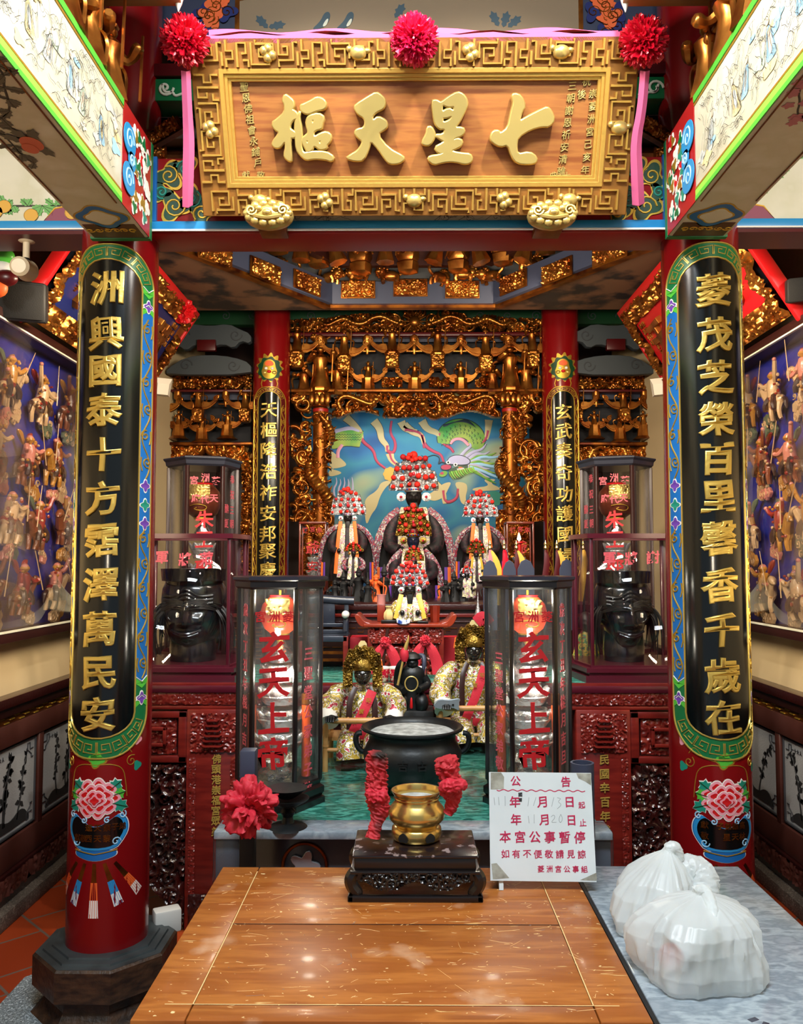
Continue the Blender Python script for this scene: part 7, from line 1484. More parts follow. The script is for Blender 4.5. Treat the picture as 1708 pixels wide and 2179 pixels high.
    yc = y-R*.12-fr*.35; f = flatmap((x, yc, zc0), (1, 0, 0), (0, 0, 1), (0, -1, 0))
    k = mk('crown', [(mv(lathe([(fr*.84, -fr*.12), (fr*.90, 0), (fr*.86, fr*.28), (fr*.80, fr*.30)], 28, 0, .95, 1.05), (x, y-R*.12, zc0)), M[cm]), (mv(lathe([(fr*.80, fr*.2), (fr*.72, fr*.8), (fr*.35, fr*1.1), (0, fr*1.15)], 20), (x, y-R*.12, zc0)), M['red_dark'])]
        + [(fmap(relief(cw*2, ch*.95, fr*.06, 600+seed, fr*.35, fr*.26, .16, top=lambda X, Z: np.abs(X/cw)**2+(np.clip(Z/(ch*.98), 0, 2))**1.5 < 1.02+.10*np.sin(X/fr*7)), f), M[cm])], t)
    mk('ear_ornament', [(mv(lathe([(.001, -fr*.1), (fr*.42, -fr*.06), (fr*.42, fr*.04), (fr*.2, fr*.12), (0, fr*.15)], 16), (x+sx*fr*1.15, yc-.01, zf+fr*.05), (PI/2, 0, 0)), M[cm]) for sx in (-1, 1)]+[(ell((x+sx*fr*1.15, yc-.01-fr*.14, zf+fr*.05), fr*.13, 8, 6), M['jewel_red']) for sx in (-1, 1)], t)
    mk('crown_jewel', [(ell((x+fr*.2*q, yc-fr*.60, zc0+fr*(.1)), fr*.085, 8, 6), M['jewel_blue' if q % 2 else 'jewel_red']) for q in range(-3, 4)]+[(ell((x, yc-fr*.45, zc0+ch*.45), (fr*.16, fr*.1, fr*.22), 10, 8), M['jewel_red']), (ell((x, yc-fr*.42, zc0+ch*.45), (fr*.26, fr*.08, fr*.34), 10, 8), M[cm])], t)
    pompom(k, (x, yc-.01, zt-pomr*fr*.4), pomr*fr*1.25)
    rows = 4; per = max(2, npom//rows)
    for q in range(npom):
        r_ = q//per; u = ((q % per)+.5)/per*2-1; v_ = .10+.24*r_+rg.uniform(-.05, .05); half_ = cw*math.sqrt(max(.04, 1-min(.96, v_)**1.6))*1.02
        pompom(k, (x+u*half_+rg.uniform(-.1, .1)*fr, yc-fr*(.42+.1*rg.random()), zc0+ch*min(v_, .93)+fr*.12), pomr*fr*rg.uniform(.6, .95), 'pompom' if rg.random() < .7 else 'pompom_dark')
    return t
deity(880, 968, 1060, 1270, 5.75, 35, 120, 'largest black faced statue with tall silver pompom crown and wide mantle at the altar centre', arch=165, npom=26, pomr=.30, seed=1, cr_w=4.6, tassel=None)
deity(879, 1075, 1152, 1285, 5.35, 27, 98, 'middle black faced statue with dim red crown directly before the largest statue', crown='gold', arch=118, npom=20, pomr=.28, seed=2, cr_w=4.4, face='face_bluish', tassel=None)
deity(880, 1163, 1200, 1290, 5.05, 16, 60, 'small dark statue half hidden between the front statue and the middle one', crown='gold', npom=12, pomr=.3, seed=3, cr_w=4.2)
deity(740, 1040, 1104, 1236, 5.5, 19, 78, 'left black faced statue with flame topped silver crown and long orange ribbons', arch=118, npom=22, pomr=.36, seed=4, cr_w=6.2, tassel='orange_cloth')
deity(1021, 1046, 1108, 1232, 5.5, 19, 78, 'right black faced statue with long beard, silver crown and orange ribbons', arch=112, npom=22, pomr=.36, seed=5, cr_w=6.2, tassel='orange_cloth')
deity(752, 1155, 1178, 1236, 5.05, 11, 50, 'small statue in cream robe standing in front of the left statue', npom=12, pomr=.4, seed=6, cr_w=6, crown='gold', beard=False)
deity(1013, 1148, 1182, 1240, 5.1, 11, 50, 'small statue with orange ribbons standing in front of the right statue', npom=12, pomr=.4, seed=7, cr_w=6, tassel='yellow_cloth', crown='gold')
deity(993, 1205, 1224, 1272, 4.85, 10, 40, 'tiny silver dressed statue at the right end of the altar shelf', npom=10, pomr=.35, seed=8, cr_w=5, robe='robe_white')
# little dark figures along the altar shelf
def small_figure(h, seed, m, hat):
    g = [(figurine(seed, h), M[m])]
    if hat: g.append((mv(lathe([(h*.10, h*.9), (h*.02, h*1.15)], 8), (0, 0, 0)), M[m]))
    return g
lab = ['dark little figure beside the gold screen foot', 'dark little figure, second from the left end of the shelf', 'dark little figure under the left statue', 'dark little figure with spiked hat', 'red sashed dark little figure left of centre', 'black little figure just left of the pink candle cup', 'black little figure just right of the front statue', 'black feathered little figure', 'black little figure under the right statue', 'dark little figure near the right lantern case']
for k, x in enumerate((712, 730, 763, 782, 800, 817, 948, 966, 984, 1040)):
    Y = 4.75+.05*(k % 3); c = P(x, 1283, Y); c[2] = UZ
    mk('figurine', [(mv(p, c), m) for p, m in small_figure(.125+.03*((k*7) % 3), 800+k, 'black_matte' if k != 4 else 'orange_paint', k % 2)], None, lab[k], 'figurine', 'small dark figures on the altar shelf')
# front statue on its small table
tY = 4.2; tb_ = thing('altar_stand', (P(862, 1325, tY)[0], tY, AZ), 'small red carved scroll ended table carrying the front statue', 'table')
x0, x1 = P(782, 1330, tY-.1)[0], P(944, 1330, tY-.1)[0]; zt = P(862, 1327, tY-.1)[2]; M['red_wood'] = mat('red_wood', '#8A2E14', .35, coat=.3, var='#6E1E10', vscale=5)
mk('top', (bb(x0-.02, x1+.02, tY-.12, tY+.12, zt-.018, zt, .005), M['red_wood']), tb_)
for s, xe in ((-1, x0-.02), (1, x1+.02)): mk('scroll_end', (fmap(shape([smooth([(xe-s*.05, zt-.012), (xe-s*.03, zt), (xe, zt+.008), (xe+s*.022, zt+.04), (xe+s*.036, zt+.044), (xe+s*.042, zt+.032), (xe+s*.022, zt-.006), (xe, zt-.016)], 2, True)], .2, .003), flatmap((0, tY+.10, 0), (1, 0, 0), (0, 0, 1), (0, -1, 0))), M['red_wood']), tb_)
afm = flatmap(((x0+x1)/2, tY-.10, AZ), (1, 0, 0), (0, 0, 1), (0, -1, 0))
mk('carved_front', [(fmap(mv(relief(x1-x0-.02, .075, .003, 620, .014, .022, .12), (0, zt-AZ-.095, 0)), afm), M['rosewood']), (fmap(mv(relief(x1-x0-.05, zt-AZ-.10, .004, 621, .02, .04, .2), (0, 0, -.02)), afm), M['rosewood']), (bb(x0+.01, x1-.01, tY-.07, tY-.06, AZ, zt-.02), M['red_dark'])], tb_)
for xx in (x0+.012, x1-.012):
    for yy in (tY-.09, tY+.09): mk('leg', (bb(xx-.012, xx+.012, yy-.012, yy+.012, AZ, zt-.018, .003), M['rosewood']), tb_)
deity(872, 1197, 1256, 1322, 4.17, 24, 76, 'front black faced statue in a floral gold robe with bright silver red pompom crown', npom=26, pomr=.33, seed=9, cr_w=5.4, robe='robe_gold', collar='robe_white', tassel='yellow_cloth')
def onT(x, y, Y, z): p = P(x, y, Y); p[2] = z; return p
c = onT(827, 1310, 4.12, zt+.001); pc = thing('pouch', c, 'cream drawstring pouch on a small black stand left of the front statue', 'pouch')
mk('bag', (mv(lathe([(.022, .018), (.026, .03), (.024, .05), (.012, .068), (.018, .082), (.012, .084)], 16, fold=lambda a, z: .08*np.sin(a*6)), c), mat('cream_cloth', '#C8AE74', .8)), pc); mk('stand', [(mv(box((0, 0, .008), (.075, .05, .016), .003), c), M['ebony'])], pc)
c = onT(811, 1320, 4.24, zt+.001); cu = thing('candle_cup', c, 'pink ridged candle cup on a brown block behind the cream pouch', 'cup')
mk('cup', (mv(lathe([(.022, .085), (.021, .12), (.026, .135), (.022, .135), (.018, .1)], 16, fold=lambda a, z: .05*np.sin(a*8)), c), mat('pink_wax', '#C07E78', .5)), cu); mk('block', (mv(box((0, 0, .0425), (.04, .04, .085), .003), c), M['red_wood']), cu)
c = onT(925, 1320, 4.22, zt+.001); mk('wooden_cup', (mv(lathe([(.024, 0), (.028, .08), (.024, .08), (.02, .02)], 8, PI/8), c), M['red_wood']), None, 'brown wooden cup right of the front statue', 'cup')
c = onT(899, 1322, 4.10, zt+.001); mk('ink_block', (box(c+np.array((0, 0, .006)), (.055, .03, .012), .003), M['ebony']), None, 'flat black block by the feet of the front statue', 'block')
c = onT(858, 1322, 4.09, zt+.001); mk('porcelain_rest', (fmap(shape([smooth([(-.028, 0), (-.032, .028), (-.014, .012), (0, .02), (.014, .012), (.032, .028), (.028, 0)], 1, True)], .016, .003), flatmap(c, (1, 0, 0), (0, 0, 1), (0, -1, 0))), mat('porcelain_blue', '#D8E0EC', .2, var='#2A4A9A', vscale=50, vpos=(.5, .6))), None, 'blue and white porcelain brush rest at the front statue', 'brush rest')
# objects on the altar top
for k, (x, y0, y1, lb) in enumerate(((770, 1355, 1428, 'red cloth covered box behind the crown of the left general'), (957, 1356, 1428, 'red cloth covered box beside the right general'))):
    a = P(x, y0, 4.36); mk('red_box', (bb(a[0]-.062 if k == 0 else a[0]-.045, a[0]+.05, 4.33, 4.47, AZ+.001, a[2], .006), mat('box_red%s' % ('' if k else '_deep'), '#B8182C', .55)), None, lb, 'box', 'red cloth boxes')
for k, x in enumerate((814, 841, 892)):
    c = onT(x, 1449, 3.86, AZ+.001); cu = thing('offering_cup', c, ['red floral porcelain cup, leftmost on the altar edge', 'red floral porcelain cup beside the black warrior', 'red floral porcelain cup partly behind the black warrior'][k], 'cup', 'floral cups on the altar edge')
    if k == 0: M['cup_red'] = mat('cup_red', '#B81430', .25, coat=.5, var=['#C8203A', '#E8DFC0', '#B81430'], vscale=60, vpos=(.45, .62))
    mk('cup_body', (mv(lathe([(.022, 0), (.026, .004), (.030, .04), (.031, .062), (.028, .062), (.026, .01)], 28), c), M['cup_red']), cu); mk('rim', (mv(lathe([(.0312, .060), (.0318, .067), (.0295, .068), (.029, .062)], 28), c), M['white_paint']), cu)
for s, xh, xb, yh, lb in ((-1, 820, 812, 1366, 'left'), (1, 905, 905, 1362, 'right')):
    hd = P(xh, yh, 3.98); top = P(xh+5*1, 1338 if s < 0 else 1336, 3.99); ft = P(xb, 1447, 3.96); ft[2] = AZ
    t = thing('ribbon_staff', ft, 'staff tied with a red rosette and long red ribbon tails, %s of the black warrior' % lb, 'staff', 'red rosette staffs')
    mk('shaft', (tube([ft, hd, top], [.007, .007, .008], 8), M['dark_wood']), t)
    mk('rosette', (mv(rosette_geo(.030, 20+s, 16, .34, 4), hd-np.array((0, .02, 0))), M['red_cloth']), t)
    for q in (-1, 1): mk('tail', (bandstrip([hd+np.array((q*.006, -.012, -.01)), hd+np.array((q*.035, -.016, -.05)), hd+np.array((q*.055, -.01, -.11)), hd+np.array((q*.058, -.012, AZ-hd[2]+.02))], [.02, .045, .055, .05], .008), M['red_cloth']), t)
# dark chair
cY = 4.3; xa, xb = P(640, 1400, cY)[0], P(742, 1400, cY)[0]; M['chair_blue'] = mat('chair_blue', '#232A38', .35, coat=.3)
ch = thing('armchair', ((xa+xb)/2, cY, AZ), 'miniature dark carved armchair at the left end of the altar beside the lantern case', 'chair')
zz = lambda y: P(700, y, cY)[2]
mk('crest_rail', (tube(smooth([(xa, cY+.10, zz(1280)), (xa+.09, cY+.10, zz(1276)), (xa+.16, cY+.10, zz(1279)), (xb+.02, cY+.10, zz(1281))], 2), .024, 10), M['chair_blue']), ch)
mk('back_splat', (bb(xa+.10, xa+.165, cY+.09, cY+.11, zz(1330), zz(1285), .004), M['chair_blue']), ch)
for x in (xa+.01, xb-.02): mk('back_post', (bb(x-.012, x+.012, cY+.09, cY+.114, AZ, zz(1285), .003), M['chair_blue']), ch)
mk('seat', (bb(xa, xb, cY-.10, cY+.11, zz(1362), zz(1350), .004), M['chair_blue']), ch)
for y in (1332, 1346): mk('rail', (bb(xa, xb-.02, cY+.06, cY+.08, zz(y+4), zz(y-4), .003), M['chair_blue']), ch)
for x in (xa+.01, xb-.01):
    mk('arm', (tube(smooth([(x, cY+.10, zz(1310)), (x, cY, zz(1306)), (x, cY-.09, zz(1308)), (x, cY-.10, zz(1340))], 2), .014, 8), M['chair_blue']), ch)
    mk('arm_knob', (ell((x, cY-.105, zz(1305)), .02, 12, 8), M['plastic_white' if x > xa+.1 else 'chair_blue']), ch)
    mk('leg', (bb(x-.013, x+.013, cY-.10, cY-.075, AZ, zz(1350), .003), M['rosewood']), ch)
for y in (1385, 1400): mk('stretcher', (bb(xa, xb, cY-.09, cY-.08, zz(y+3), zz(y-3)), M['gold_dark']), ch)
# parade boards, pikes and ribbons on the right of the altar
for k, (x, y, w) in enumerate(((1042, 1205, 28), (1083, 1205, 26), (1118, 1203, 34), (1205, 1203, 30))):
    Y = 4.32; a = P(x, y, Y); s = Y/F; w *= s
    f = flatmap((a[0], Y, 0), (1, 0, 0), (0, 0, 1), (0, -1, 0)); t = thing('parade_board', (a[0], Y, AZ), '%s navy pointed parade board above the right lantern case' % ['first', 'second', 'third', 'last'][k], 'board', 'navy parade boards')
    mk('panel', (fmap(shape([[(-w/2, AZ+.20), (w/2, AZ+.20), (w/2, a[2]-.02), (w*.28, a[2]+.018), (0, a[2]+.03), (-w*.28, a[2]+.018), (-w/2, a[2]-.02)]], .01, .002), f), M['slate_blue']), t); mk('pole', (tube([(a[0], Y+.008, AZ), (a[0], Y+.008, a[2])], .006, 6), M['dark_wood']), t)
for k, (x, m) in enumerate(((1042, 'pink_dim'), (1072, 'crimson_foil'), (1098, 'red_dark'), (1160, 'red_dark'), (1184, 'red_dark'), (1240, 'yellow_cloth'))):
    Y = 4.42; a = P(x, 1158, Y); t = thing('pike', (a[0], Y, AZ), ['pike with pink tassel and yellow ribbon, leftmost of the rack', 'pike with crimson and white ribbon', 'pike with dark red ribbon before the candle', 'pike with long dark red ribbon right of the candle', 'pike with yellow sash in front of the right slender column', 'pike with wide yellow sash seen through the mask case'][k], 'pike', 'pikes behind the right lantern case')
    mk('shaft', (tube([(a[0], Y, AZ), (a[0], Y, a[2]-.02)], .005, 6), M['dark_wood']), t); mk('finial', (mv(lathe([(.004, -.03), (.011, -.02), (.006, -.008), (.010, 0), (.004, .012), (.0005, .022)], 12), a), M['brass']), t)
    mk('ribbon', (bandstrip([a+np.array((0, -.012, -.03)), a+np.array((.006, -.02, -.09)), a+np.array((-.010, -.024, -.19)), a+np.array((-.02, -.02, -.30))], [.012, .03, .034, .02], .004), M[m]), t)
    if k in (0, 2, 4): mk('sash', (bandstrip([a+np.array((.004, -.014, -.035)), a+np.array((.035, -.022, -.10)), a+np.array((.05, -.024, -.20)), a+np.array((.04, -.02, -.32))], [.012, .035, .04, .03], .004), M['yellow_cloth']), t)
c = onT(1246, 1310, 4.30, AZ+.001); bs_ = thing('deity_statue', c, 'dim bald dark statue with green robe seen through the right mask case edge', 'statue'); mk('robe', (mv(lathe([(.07, 0), (.075, .06), (.05, .16), (.02, .20)], 20, 0, 1, .7, lambda a, z: .06*np.sin(a*8)), c), mat('robe_green', '#1E6A3A', .5, var=['#D8B040', '#1E8A4A', '#8A1A1A'], vscale=40)), bs_); mk('head', (mv(head_geo(.05, 32, 28), c+np.array((0, 0, .24))), mat('face_brown', '#241A16', .5)), bs_)
# small glass cabinets before the screen
for k, (xa, xb, ch_) in enumerate(((636, 694, ('爺', 'King'[:0] or '王')), (1077, 1136, ('朱', '王')))):
    Y = 5.9; a, b = P(xa, 1110, Y), P(xb, 1110, Y); t = thing('glass_cabinet', ((a[0]+b[0])/2, Y, UZ), 'small red framed glass cabinet with red lettering at the %s screen post foot' % ('left' if k == 0 else 'right'), 'glass case', 'small cabinets before the screen')
    x0, x1, zt_ = a[0], b[0], a[2]
    mk('frame', [(bb(*q, .002), M['red_wood']) for q in ((x0, x0+.012, Y, Y+.012, UZ, zt_), (x1-.012, x1, Y, Y+.012, UZ, zt_), (x0, x1, Y-.004, Y+.17, zt_-.015, zt_), (x0, x1, Y, Y+.17, UZ, UZ+.02), (x0, x0+.012, Y+.15, Y+.165, UZ, zt_), (x1-.012, x1, Y+.15, Y+.165, UZ, zt_))], t)
    mk('glass_pane', (bb(x0+.01, x1-.01, Y+.003, Y+.006, UZ+.02, zt_-.015), M['glass']), t, smooth=False)
    f = flatmap(((x0+x1)/2, Y+.002, 0), (1, 0, 0), (0, 0, 1), (0, -1, 0)); zq = lambda y: P(xa, y, Y)[2]
    mkeach('red_lettering', [(fmap(mv(brush(text(q, sz, .0006, 0, .001), .08), (dx, zq(y), 0)), f), M['glass_red_text']) for q, dx, y, sz in (('爺', .0, 1165, .10), ('安', .0, 1205, .08), ('後', -.05, 1128, .045), ('宮', 0, 1126, .04), ('朱', .05, 1128, .045))], t)
    lotus_lamp(np.array(((x0+x1)/2, Y+.085, UZ+.021)), .30, 'dim little lotus lamp inside the %s small glass cabinet' % ('left' if k == 0 else 'right'), 'lotus lamps in the small cabinets', .8)
c = P(1104, 1152, 5.7); cn = thing('candle', c, 'lit red candle with a white flame in front of the right small cabinet', 'candle')
mk('wax', (mv(lathe([(.014, UZ-c[2]), (.014, -.02), (.03, -.012), (.028, 0), (0, 0)], 14), c), M['red_bright']), cn); mk('flame', (mv(lathe([(.001, 0), (.014, .015), (.010, .035), (.001, .06)], 12), c), mat('flame', '#FFE2B0', .5, emit=9)), cn)
# ---------------------------------------------------------------- dressed general puppets on bamboo chairs
def bamboo(a, b, r=.010): a, b = np.array(a, float), np.array(b, float); n = 5; pts = []; rr = []; 
def bamboo(a, b, r=.010):
    a, b = np.array(a, float), np.array(b, float); g = [tube([a, b], r, 10)]
    L = np.linalg.norm(b-a)
    for k in range(1, max(2, int(L/.07))): p = a+(b-a)*k/max(2, int(L/.07)); d = (b-a)/L*.003; g.append(tube([p-d, p+d], r*1.18, 10))
    return join(*g)
def general(px, yface, ytop, fw, Y, seat_px, seat_y, leg_y, half, label, clabel, seed, lift):
    s = Y/F; hd = P(px, yface, Y); fr = fw*s*.5/.70; x = hd[0]; c = np.array((x, Y, TZ)); rg = random.Random(seed)
    ch = thing('bamboo_chair', (x, Y, TZ), clabel, 'chair', 'bamboo chairs of the generals'); hx = half*s; zt = P(px, seat_y, Y-.10)[2]
    y0, y1 = Y-.115, Y+.10
    for sx in (-1, 1):
        for yy in (y0, y1): mk('leg', (bamboo((x+sx*hx, yy, TZ), (x+sx*hx, yy, zt)), M['bamboo']), ch)
        mk('arm_rail', (bamboo((x+sx*hx, y0-.01, zt), (x+sx*hx, y1+.01, zt)), M['bamboo']), ch)
    mk('front_rail', (bamboo((x-hx-.012, y0, zt), (x+hx+.012, y0, zt), .011), M['bamboo']), ch); mk('lower_rail', (bamboo((x-hx, y0, TZ+(zt-TZ)*.42), (x+hx, y0, TZ+(zt-TZ)*.42), .008), M['bamboo']), ch); mk('seat', (bb(x-hx, x+hx, y0+.09, y1, TZ+(zt-TZ)*.5, TZ+(zt-TZ)*.58), M['bamboo']), ch)
    g = thing('general_statue', c, label, 'statue', 'robed general statues'); sh = hd[2]-fr*1.35; zs = TZ+(zt-TZ)*.58
    fold = lambda a, z: .05*np.sin(a*7+seed)
    W = half*s*.70
    body = lathe([(W*1.05, TZ+.03), (W*1.05, TZ+.10), (W*.95, zs), (W*1.0, (zs+sh)/2), (W*.92, sh-fr*.3), (W*.6, sh+fr*.1), (fr*.55, sh+fr*.4), (fr*.5, hd[2]-fr*.4)], 36, 0, 1, .60, fold)
    mk('robe', (mv(body, (x, Y+.04, 0)), M['robe_gold']), g, ang=70)
    mk('head', (mv(head_geo(fr, 56, 48, 1.4, 1.05), (x, Y-.01, hd[2])), M['black_gloss']), g, ang=80)
    for e in (-1, 1): mk('eye', (ell((x+e*fr*.27, Y-.01-fr*.80, hd[2]+fr*.10), (fr*.14, fr*.06, fr*.07), 10, 6), M['silver']), g)
    for sx in (-1, 1):
        mk('sleeve', (fmap(tube(smooth([(x+sx*W*.7, Y+.03, sh-fr*.1), (x+sx*W*1.25, Y, sh-(sh-zt)*.35), (x+sx*W*1.45, Y-.05, zt+.04), (x+sx*W*1.25, Y-.10, zt+.01)], 3), [W*.30, W*.42, W*.46, W*.34], 18), lambda v: v+.004*np.sin(v*140)), M['robe_gold']), g, ang=70)
        mk('cuff', (tube([(x+sx*W*1.35, Y-.085, zt+.025), (x+sx*W*1.28, Y-.125, zt-.005)], [W*.34, W*.40], 16), M['plastic_white']), g)
        h_ = np.array((x+sx*W*1.2, Y-.135, zt+.012)); mk('hand', [(ell(h_, (.020, .026, .014), 12, 8), M['iron'])]+[(tube(smooth([h_+np.array((.008*(q-1.5), -.016, .004)), h_+np.array((.009*(q-1.5), -.034, .006)), h_+np.array((.008*(q-1.5), -.044, -.006))], 1), [.005, .0045, .003], 6), M['iron']) for q in range(4)]+[(tube([h_+np.array((-sx*.016, 0, .004)), h_+np.array((-sx*.026, -.018, .008))], [.006, .004], 6), M['iron'])], g)
        mk('lapel', (bandstrip([(x+sx*fr*.6, Y-.03, sh+fr*.3), (x+sx*W*.55, Y-W*.62, sh-fr*.9), (x+sx*W*.5, Y-W*.64, zs)], [.02, .022, .022]), M['dark_wood']), g)
        mk('robe_skirt', (tube(smooth([(x+sx*W*.5, Y-.02, zs), (x+sx*W*.55, Y-.10, zs-.02), (x+sx*W*.5, Y-.11, TZ+.04)], 2), [W*.45, W*.48, W*.5], 16), M['robe_gold']), g, ang=70)
    d = np.array((0, -.012, 0)); mk('sash', (bandstrip([np.array((x+W*.42, Y-W*.45, sh+fr*.05))+d, np.array((x+W*.1, Y-W*.66, (sh+zs)/2+.02))+d, np.array((x-W*.45, Y-W*.62, zs+.01))+d], [.034, .036, .034], .004), M['red_cloth']), g)
    mkeach('sash_lettering', [(mv(text(q, .020, .0006, 0, .0004), (x+W*(.28-.28*k), Y-W*.70-.012-.004*(k == 1), sh-.03-.038*k), (PI/2, 0, 0)), M['gold_line']) for k, q in enumerate('叩謝神')], g)
    mk('belt_cloth', (bandstrip([(x-W*.1, Y-W*.66, zs+.015), (x+W*.2, Y-W*.7, zs+.01), (x+W*.7, Y-W*.5, zs+.015)], .03, .004), M['red_cloth']), g)
    zc0 = hd[2]+fr*.45; zt_ = P(px, ytop, Y)[2]; chh = zt_-zc0; f = flatmap((x, Y-.01-fr*.35, zc0), (1, 0, 0), (0, 0, 1), (0, -1, 0)); cw = fr*1.75
    cr = [(mv(lathe([(fr*.88, 0), (fr*.98, fr*.15), (fr*1.0, fr*.5), (fr*.75, fr*1.0), (fr*.3, fr*1.3)], 28), (x, Y-.01, zc0)), M['gold_crown']), (fmap(relief(cw*2, chh*.86, fr*.05, 640+seed, fr*.5, fr*.36, .15, top=lambda X, Z: (X/cw)**2+((Z-chh*.22)/(chh*.62))**2 < 1+.12*np.sin(X/fr*9)), f), M['gold_crown']), (fmap(shape([smooth([(-fr*.42, chh*.62), (fr*.42, chh*.62), (fr*.36, chh*1.0), (-fr*.36, chh*1.0)], 1, True)], fr*.12), f), mat('crown_plate_%s' % ('ivory' if lift else 'cream'), '#D0BC84', .4))]
    for k in range(18): a = PI*k/17; cr.append((tube([(x+cw*.8*math.cos(a), Y-.01-fr*.5, zc0+chh*.5*math.sin(a)), (x+cw*1.08*math.cos(a), Y-.03-fr*.6, zc0+chh*.72*math.sin(a)+fr*.1)], [fr*.09, fr*.02], 6), M['gold_crown']))
    mk('crown', cr, g)
    for sx in (-1, 1): mk('crown_flap', (fmap(relief(fr*.9, fr*2.0, fr*.06, 650+seed+sx, fr*.35, fr*.3, .12), flatmap((x+sx*fr*1.35, Y-.02, hd[2]-fr*1.1), (1, 0, 0), (0, 0, 1), (0, -1, 0))), M['gold_crown']), g)
    for sx in (-1, 1): mk('crown_tassel', (bandstrip([(x+sx*fr*1.6, Y+.01, zc0+fr*.8), (x+sx*fr*1.75, Y+.01, zc0-fr*.2)], fr*.3), M['orange_cloth']), g)
    if lift: mk('crown_banner', [(bandstrip([(x+fr*.25, Y-.03, zt_-.012), (x+fr*.9, Y-.035, zt_+.012), (x+fr*1.5, Y-.03, zt_-.018)], [.05, .06, .045], .004), M['red_cloth']), (mv(lathe([(fr*.34, 0), (fr*.30, fr*.3), (fr*.1, fr*1.2), (.001, fr*2.4)], 10), (x+fr*.45, Y, zt_+.01)), M['silver_crown'])], g)
    return g
general(772, 1435, 1362, 32, 3.15, 760, 1532, 1640, 72, 'seated black faced general statue in a gold embroidered robe with red sash, left', 'bamboo chair under the left general statue', 1, 0)
general(1007, 1385, 1318, 31, 3.42, 985, 1506, 1600, 72, 'taller black faced general statue with red cloth on its crown, right', 'bamboo chair under the right general statue', 2, 1)
c = P(950, 1498, 3.25); mk('crescent_blade', (fmap(shape([smooth([(-.055, -.012), (-.03, .018), (.01, .012), (.055, .022), (.045, 0), (.05, -.028), (.03, -.012), (-.01, -.020)], 2, True)], .006, .002), flatmap(c+np.array((0, .03, -.003)), (1, 0, 0), (0, 0, 1), (0, -1, 0))), M['steel']), None, 'grey crescent shaped blade lying across the right bamboo chair rail', 'blade')
# black warrior holding a ring
wY = 3.52; w0 = P(876, 1515, wY); w0[2] = TZ; hd = P(877, 1412, wY); s = wY/F; wr = thing('warrior_statue', w0, 'small black warrior statue raising a weapon and holding a metal ring, behind the cauldron', 'statue')
L = lambda x, y, Y=wY: P(x, y, Y)
mk('plinth', (bb(w0[0]-.09, w0[0]+.09, wY-.06, wY+.08, TZ, P(876, 1512, wY-.05)[2], .006), M['black_matte']), wr)
mk('body', [(join(mv(lathe([(.058, -.10), (.060, -.05), (.045, .0), (.055, .045), (.050, .07), (.022, .085), (.018, .10)], 24, 0, 1, .75), L(876, 1470)+np.array((0, 0, .02))), tube(smooth([L(848, 1440), L(845, 1462), L(860, 1470, wY-.06)], 2), [.02, .018, .014], 10), tube(smooth([L(900, 1440), L(912, 1458), L(890, 1468, wY-.06)], 2), [.02, .018, .014], 10), tube(smooth([L(862, 1480), L(856, 1498, wY-.04), L(858, 1512, wY-.02)], 2), [.028, .026, .022], 10), tube(smooth([L(888, 1480), L(900, 1496, wY-.05), L(892, 1512, wY-.02)], 2), [.030, .028, .02], 10), tube(smooth([L(846, 1442), L(848, 1420, wY-.03), L(858, 1406, wY-.04)], 2), [.018, .016, .013], 10)), M['iron'])], wr, ang=70)
mk('head', (mv(head_geo(.034, 48, 40, 1.5), hd), M['iron']), wr, ang=80)
mk('hat', (mv(lathe([(.034, 0), (.038, .006), (.03, .02), (.012, .03)], 20), hd+np.array((0, 0, .018))), M['iron']), wr)
mk('scarf', (tube(smooth([L(862, 1422), L(880, 1400, wY+.03), L(900, 1392, wY+.02), L(903, 1410, wY), L(898, 1440, wY)], 3), [.006, .010, .010, .009, .005], 8), M['slate_blue']), wr)
mk('spear', [(tube([L(846, 1458, wY-.05), L(860, 1392, wY-.05)], .005, 8), M['gold_plate']), (tube(smooth([L(860, 1392, wY-.05), L(864, 1372, wY-.05), L(868, 1362, wY-.05), L(869, 1352, wY-.05)], 2), [.007, .008, .005, .001], 8), M['gold_plate'])], wr)
mk('red_tuft', (mv(lathe([(.012, -.03), (.019, -.01), (.017, .012), (.008, .026)], 16), L(860, 1392, wY-.045)), M['red_cloth']), wr)
rc = L(875, 1455, wY-.10); mk('ring', (tube(np.array([rc+np.array((.026*math.cos(a), 0, .029*math.sin(a))) for a in np.linspace(0, 2*PI, 30)]), .0028, 8), M['gold_plate']), wr)
mk('tassel', (mv(lathe([(.004, -.045), (.007, -.04), (.004, -.005), (.001, .0)], 10), L(875, 1484, wY-.10)), M['red_bright']), wr)
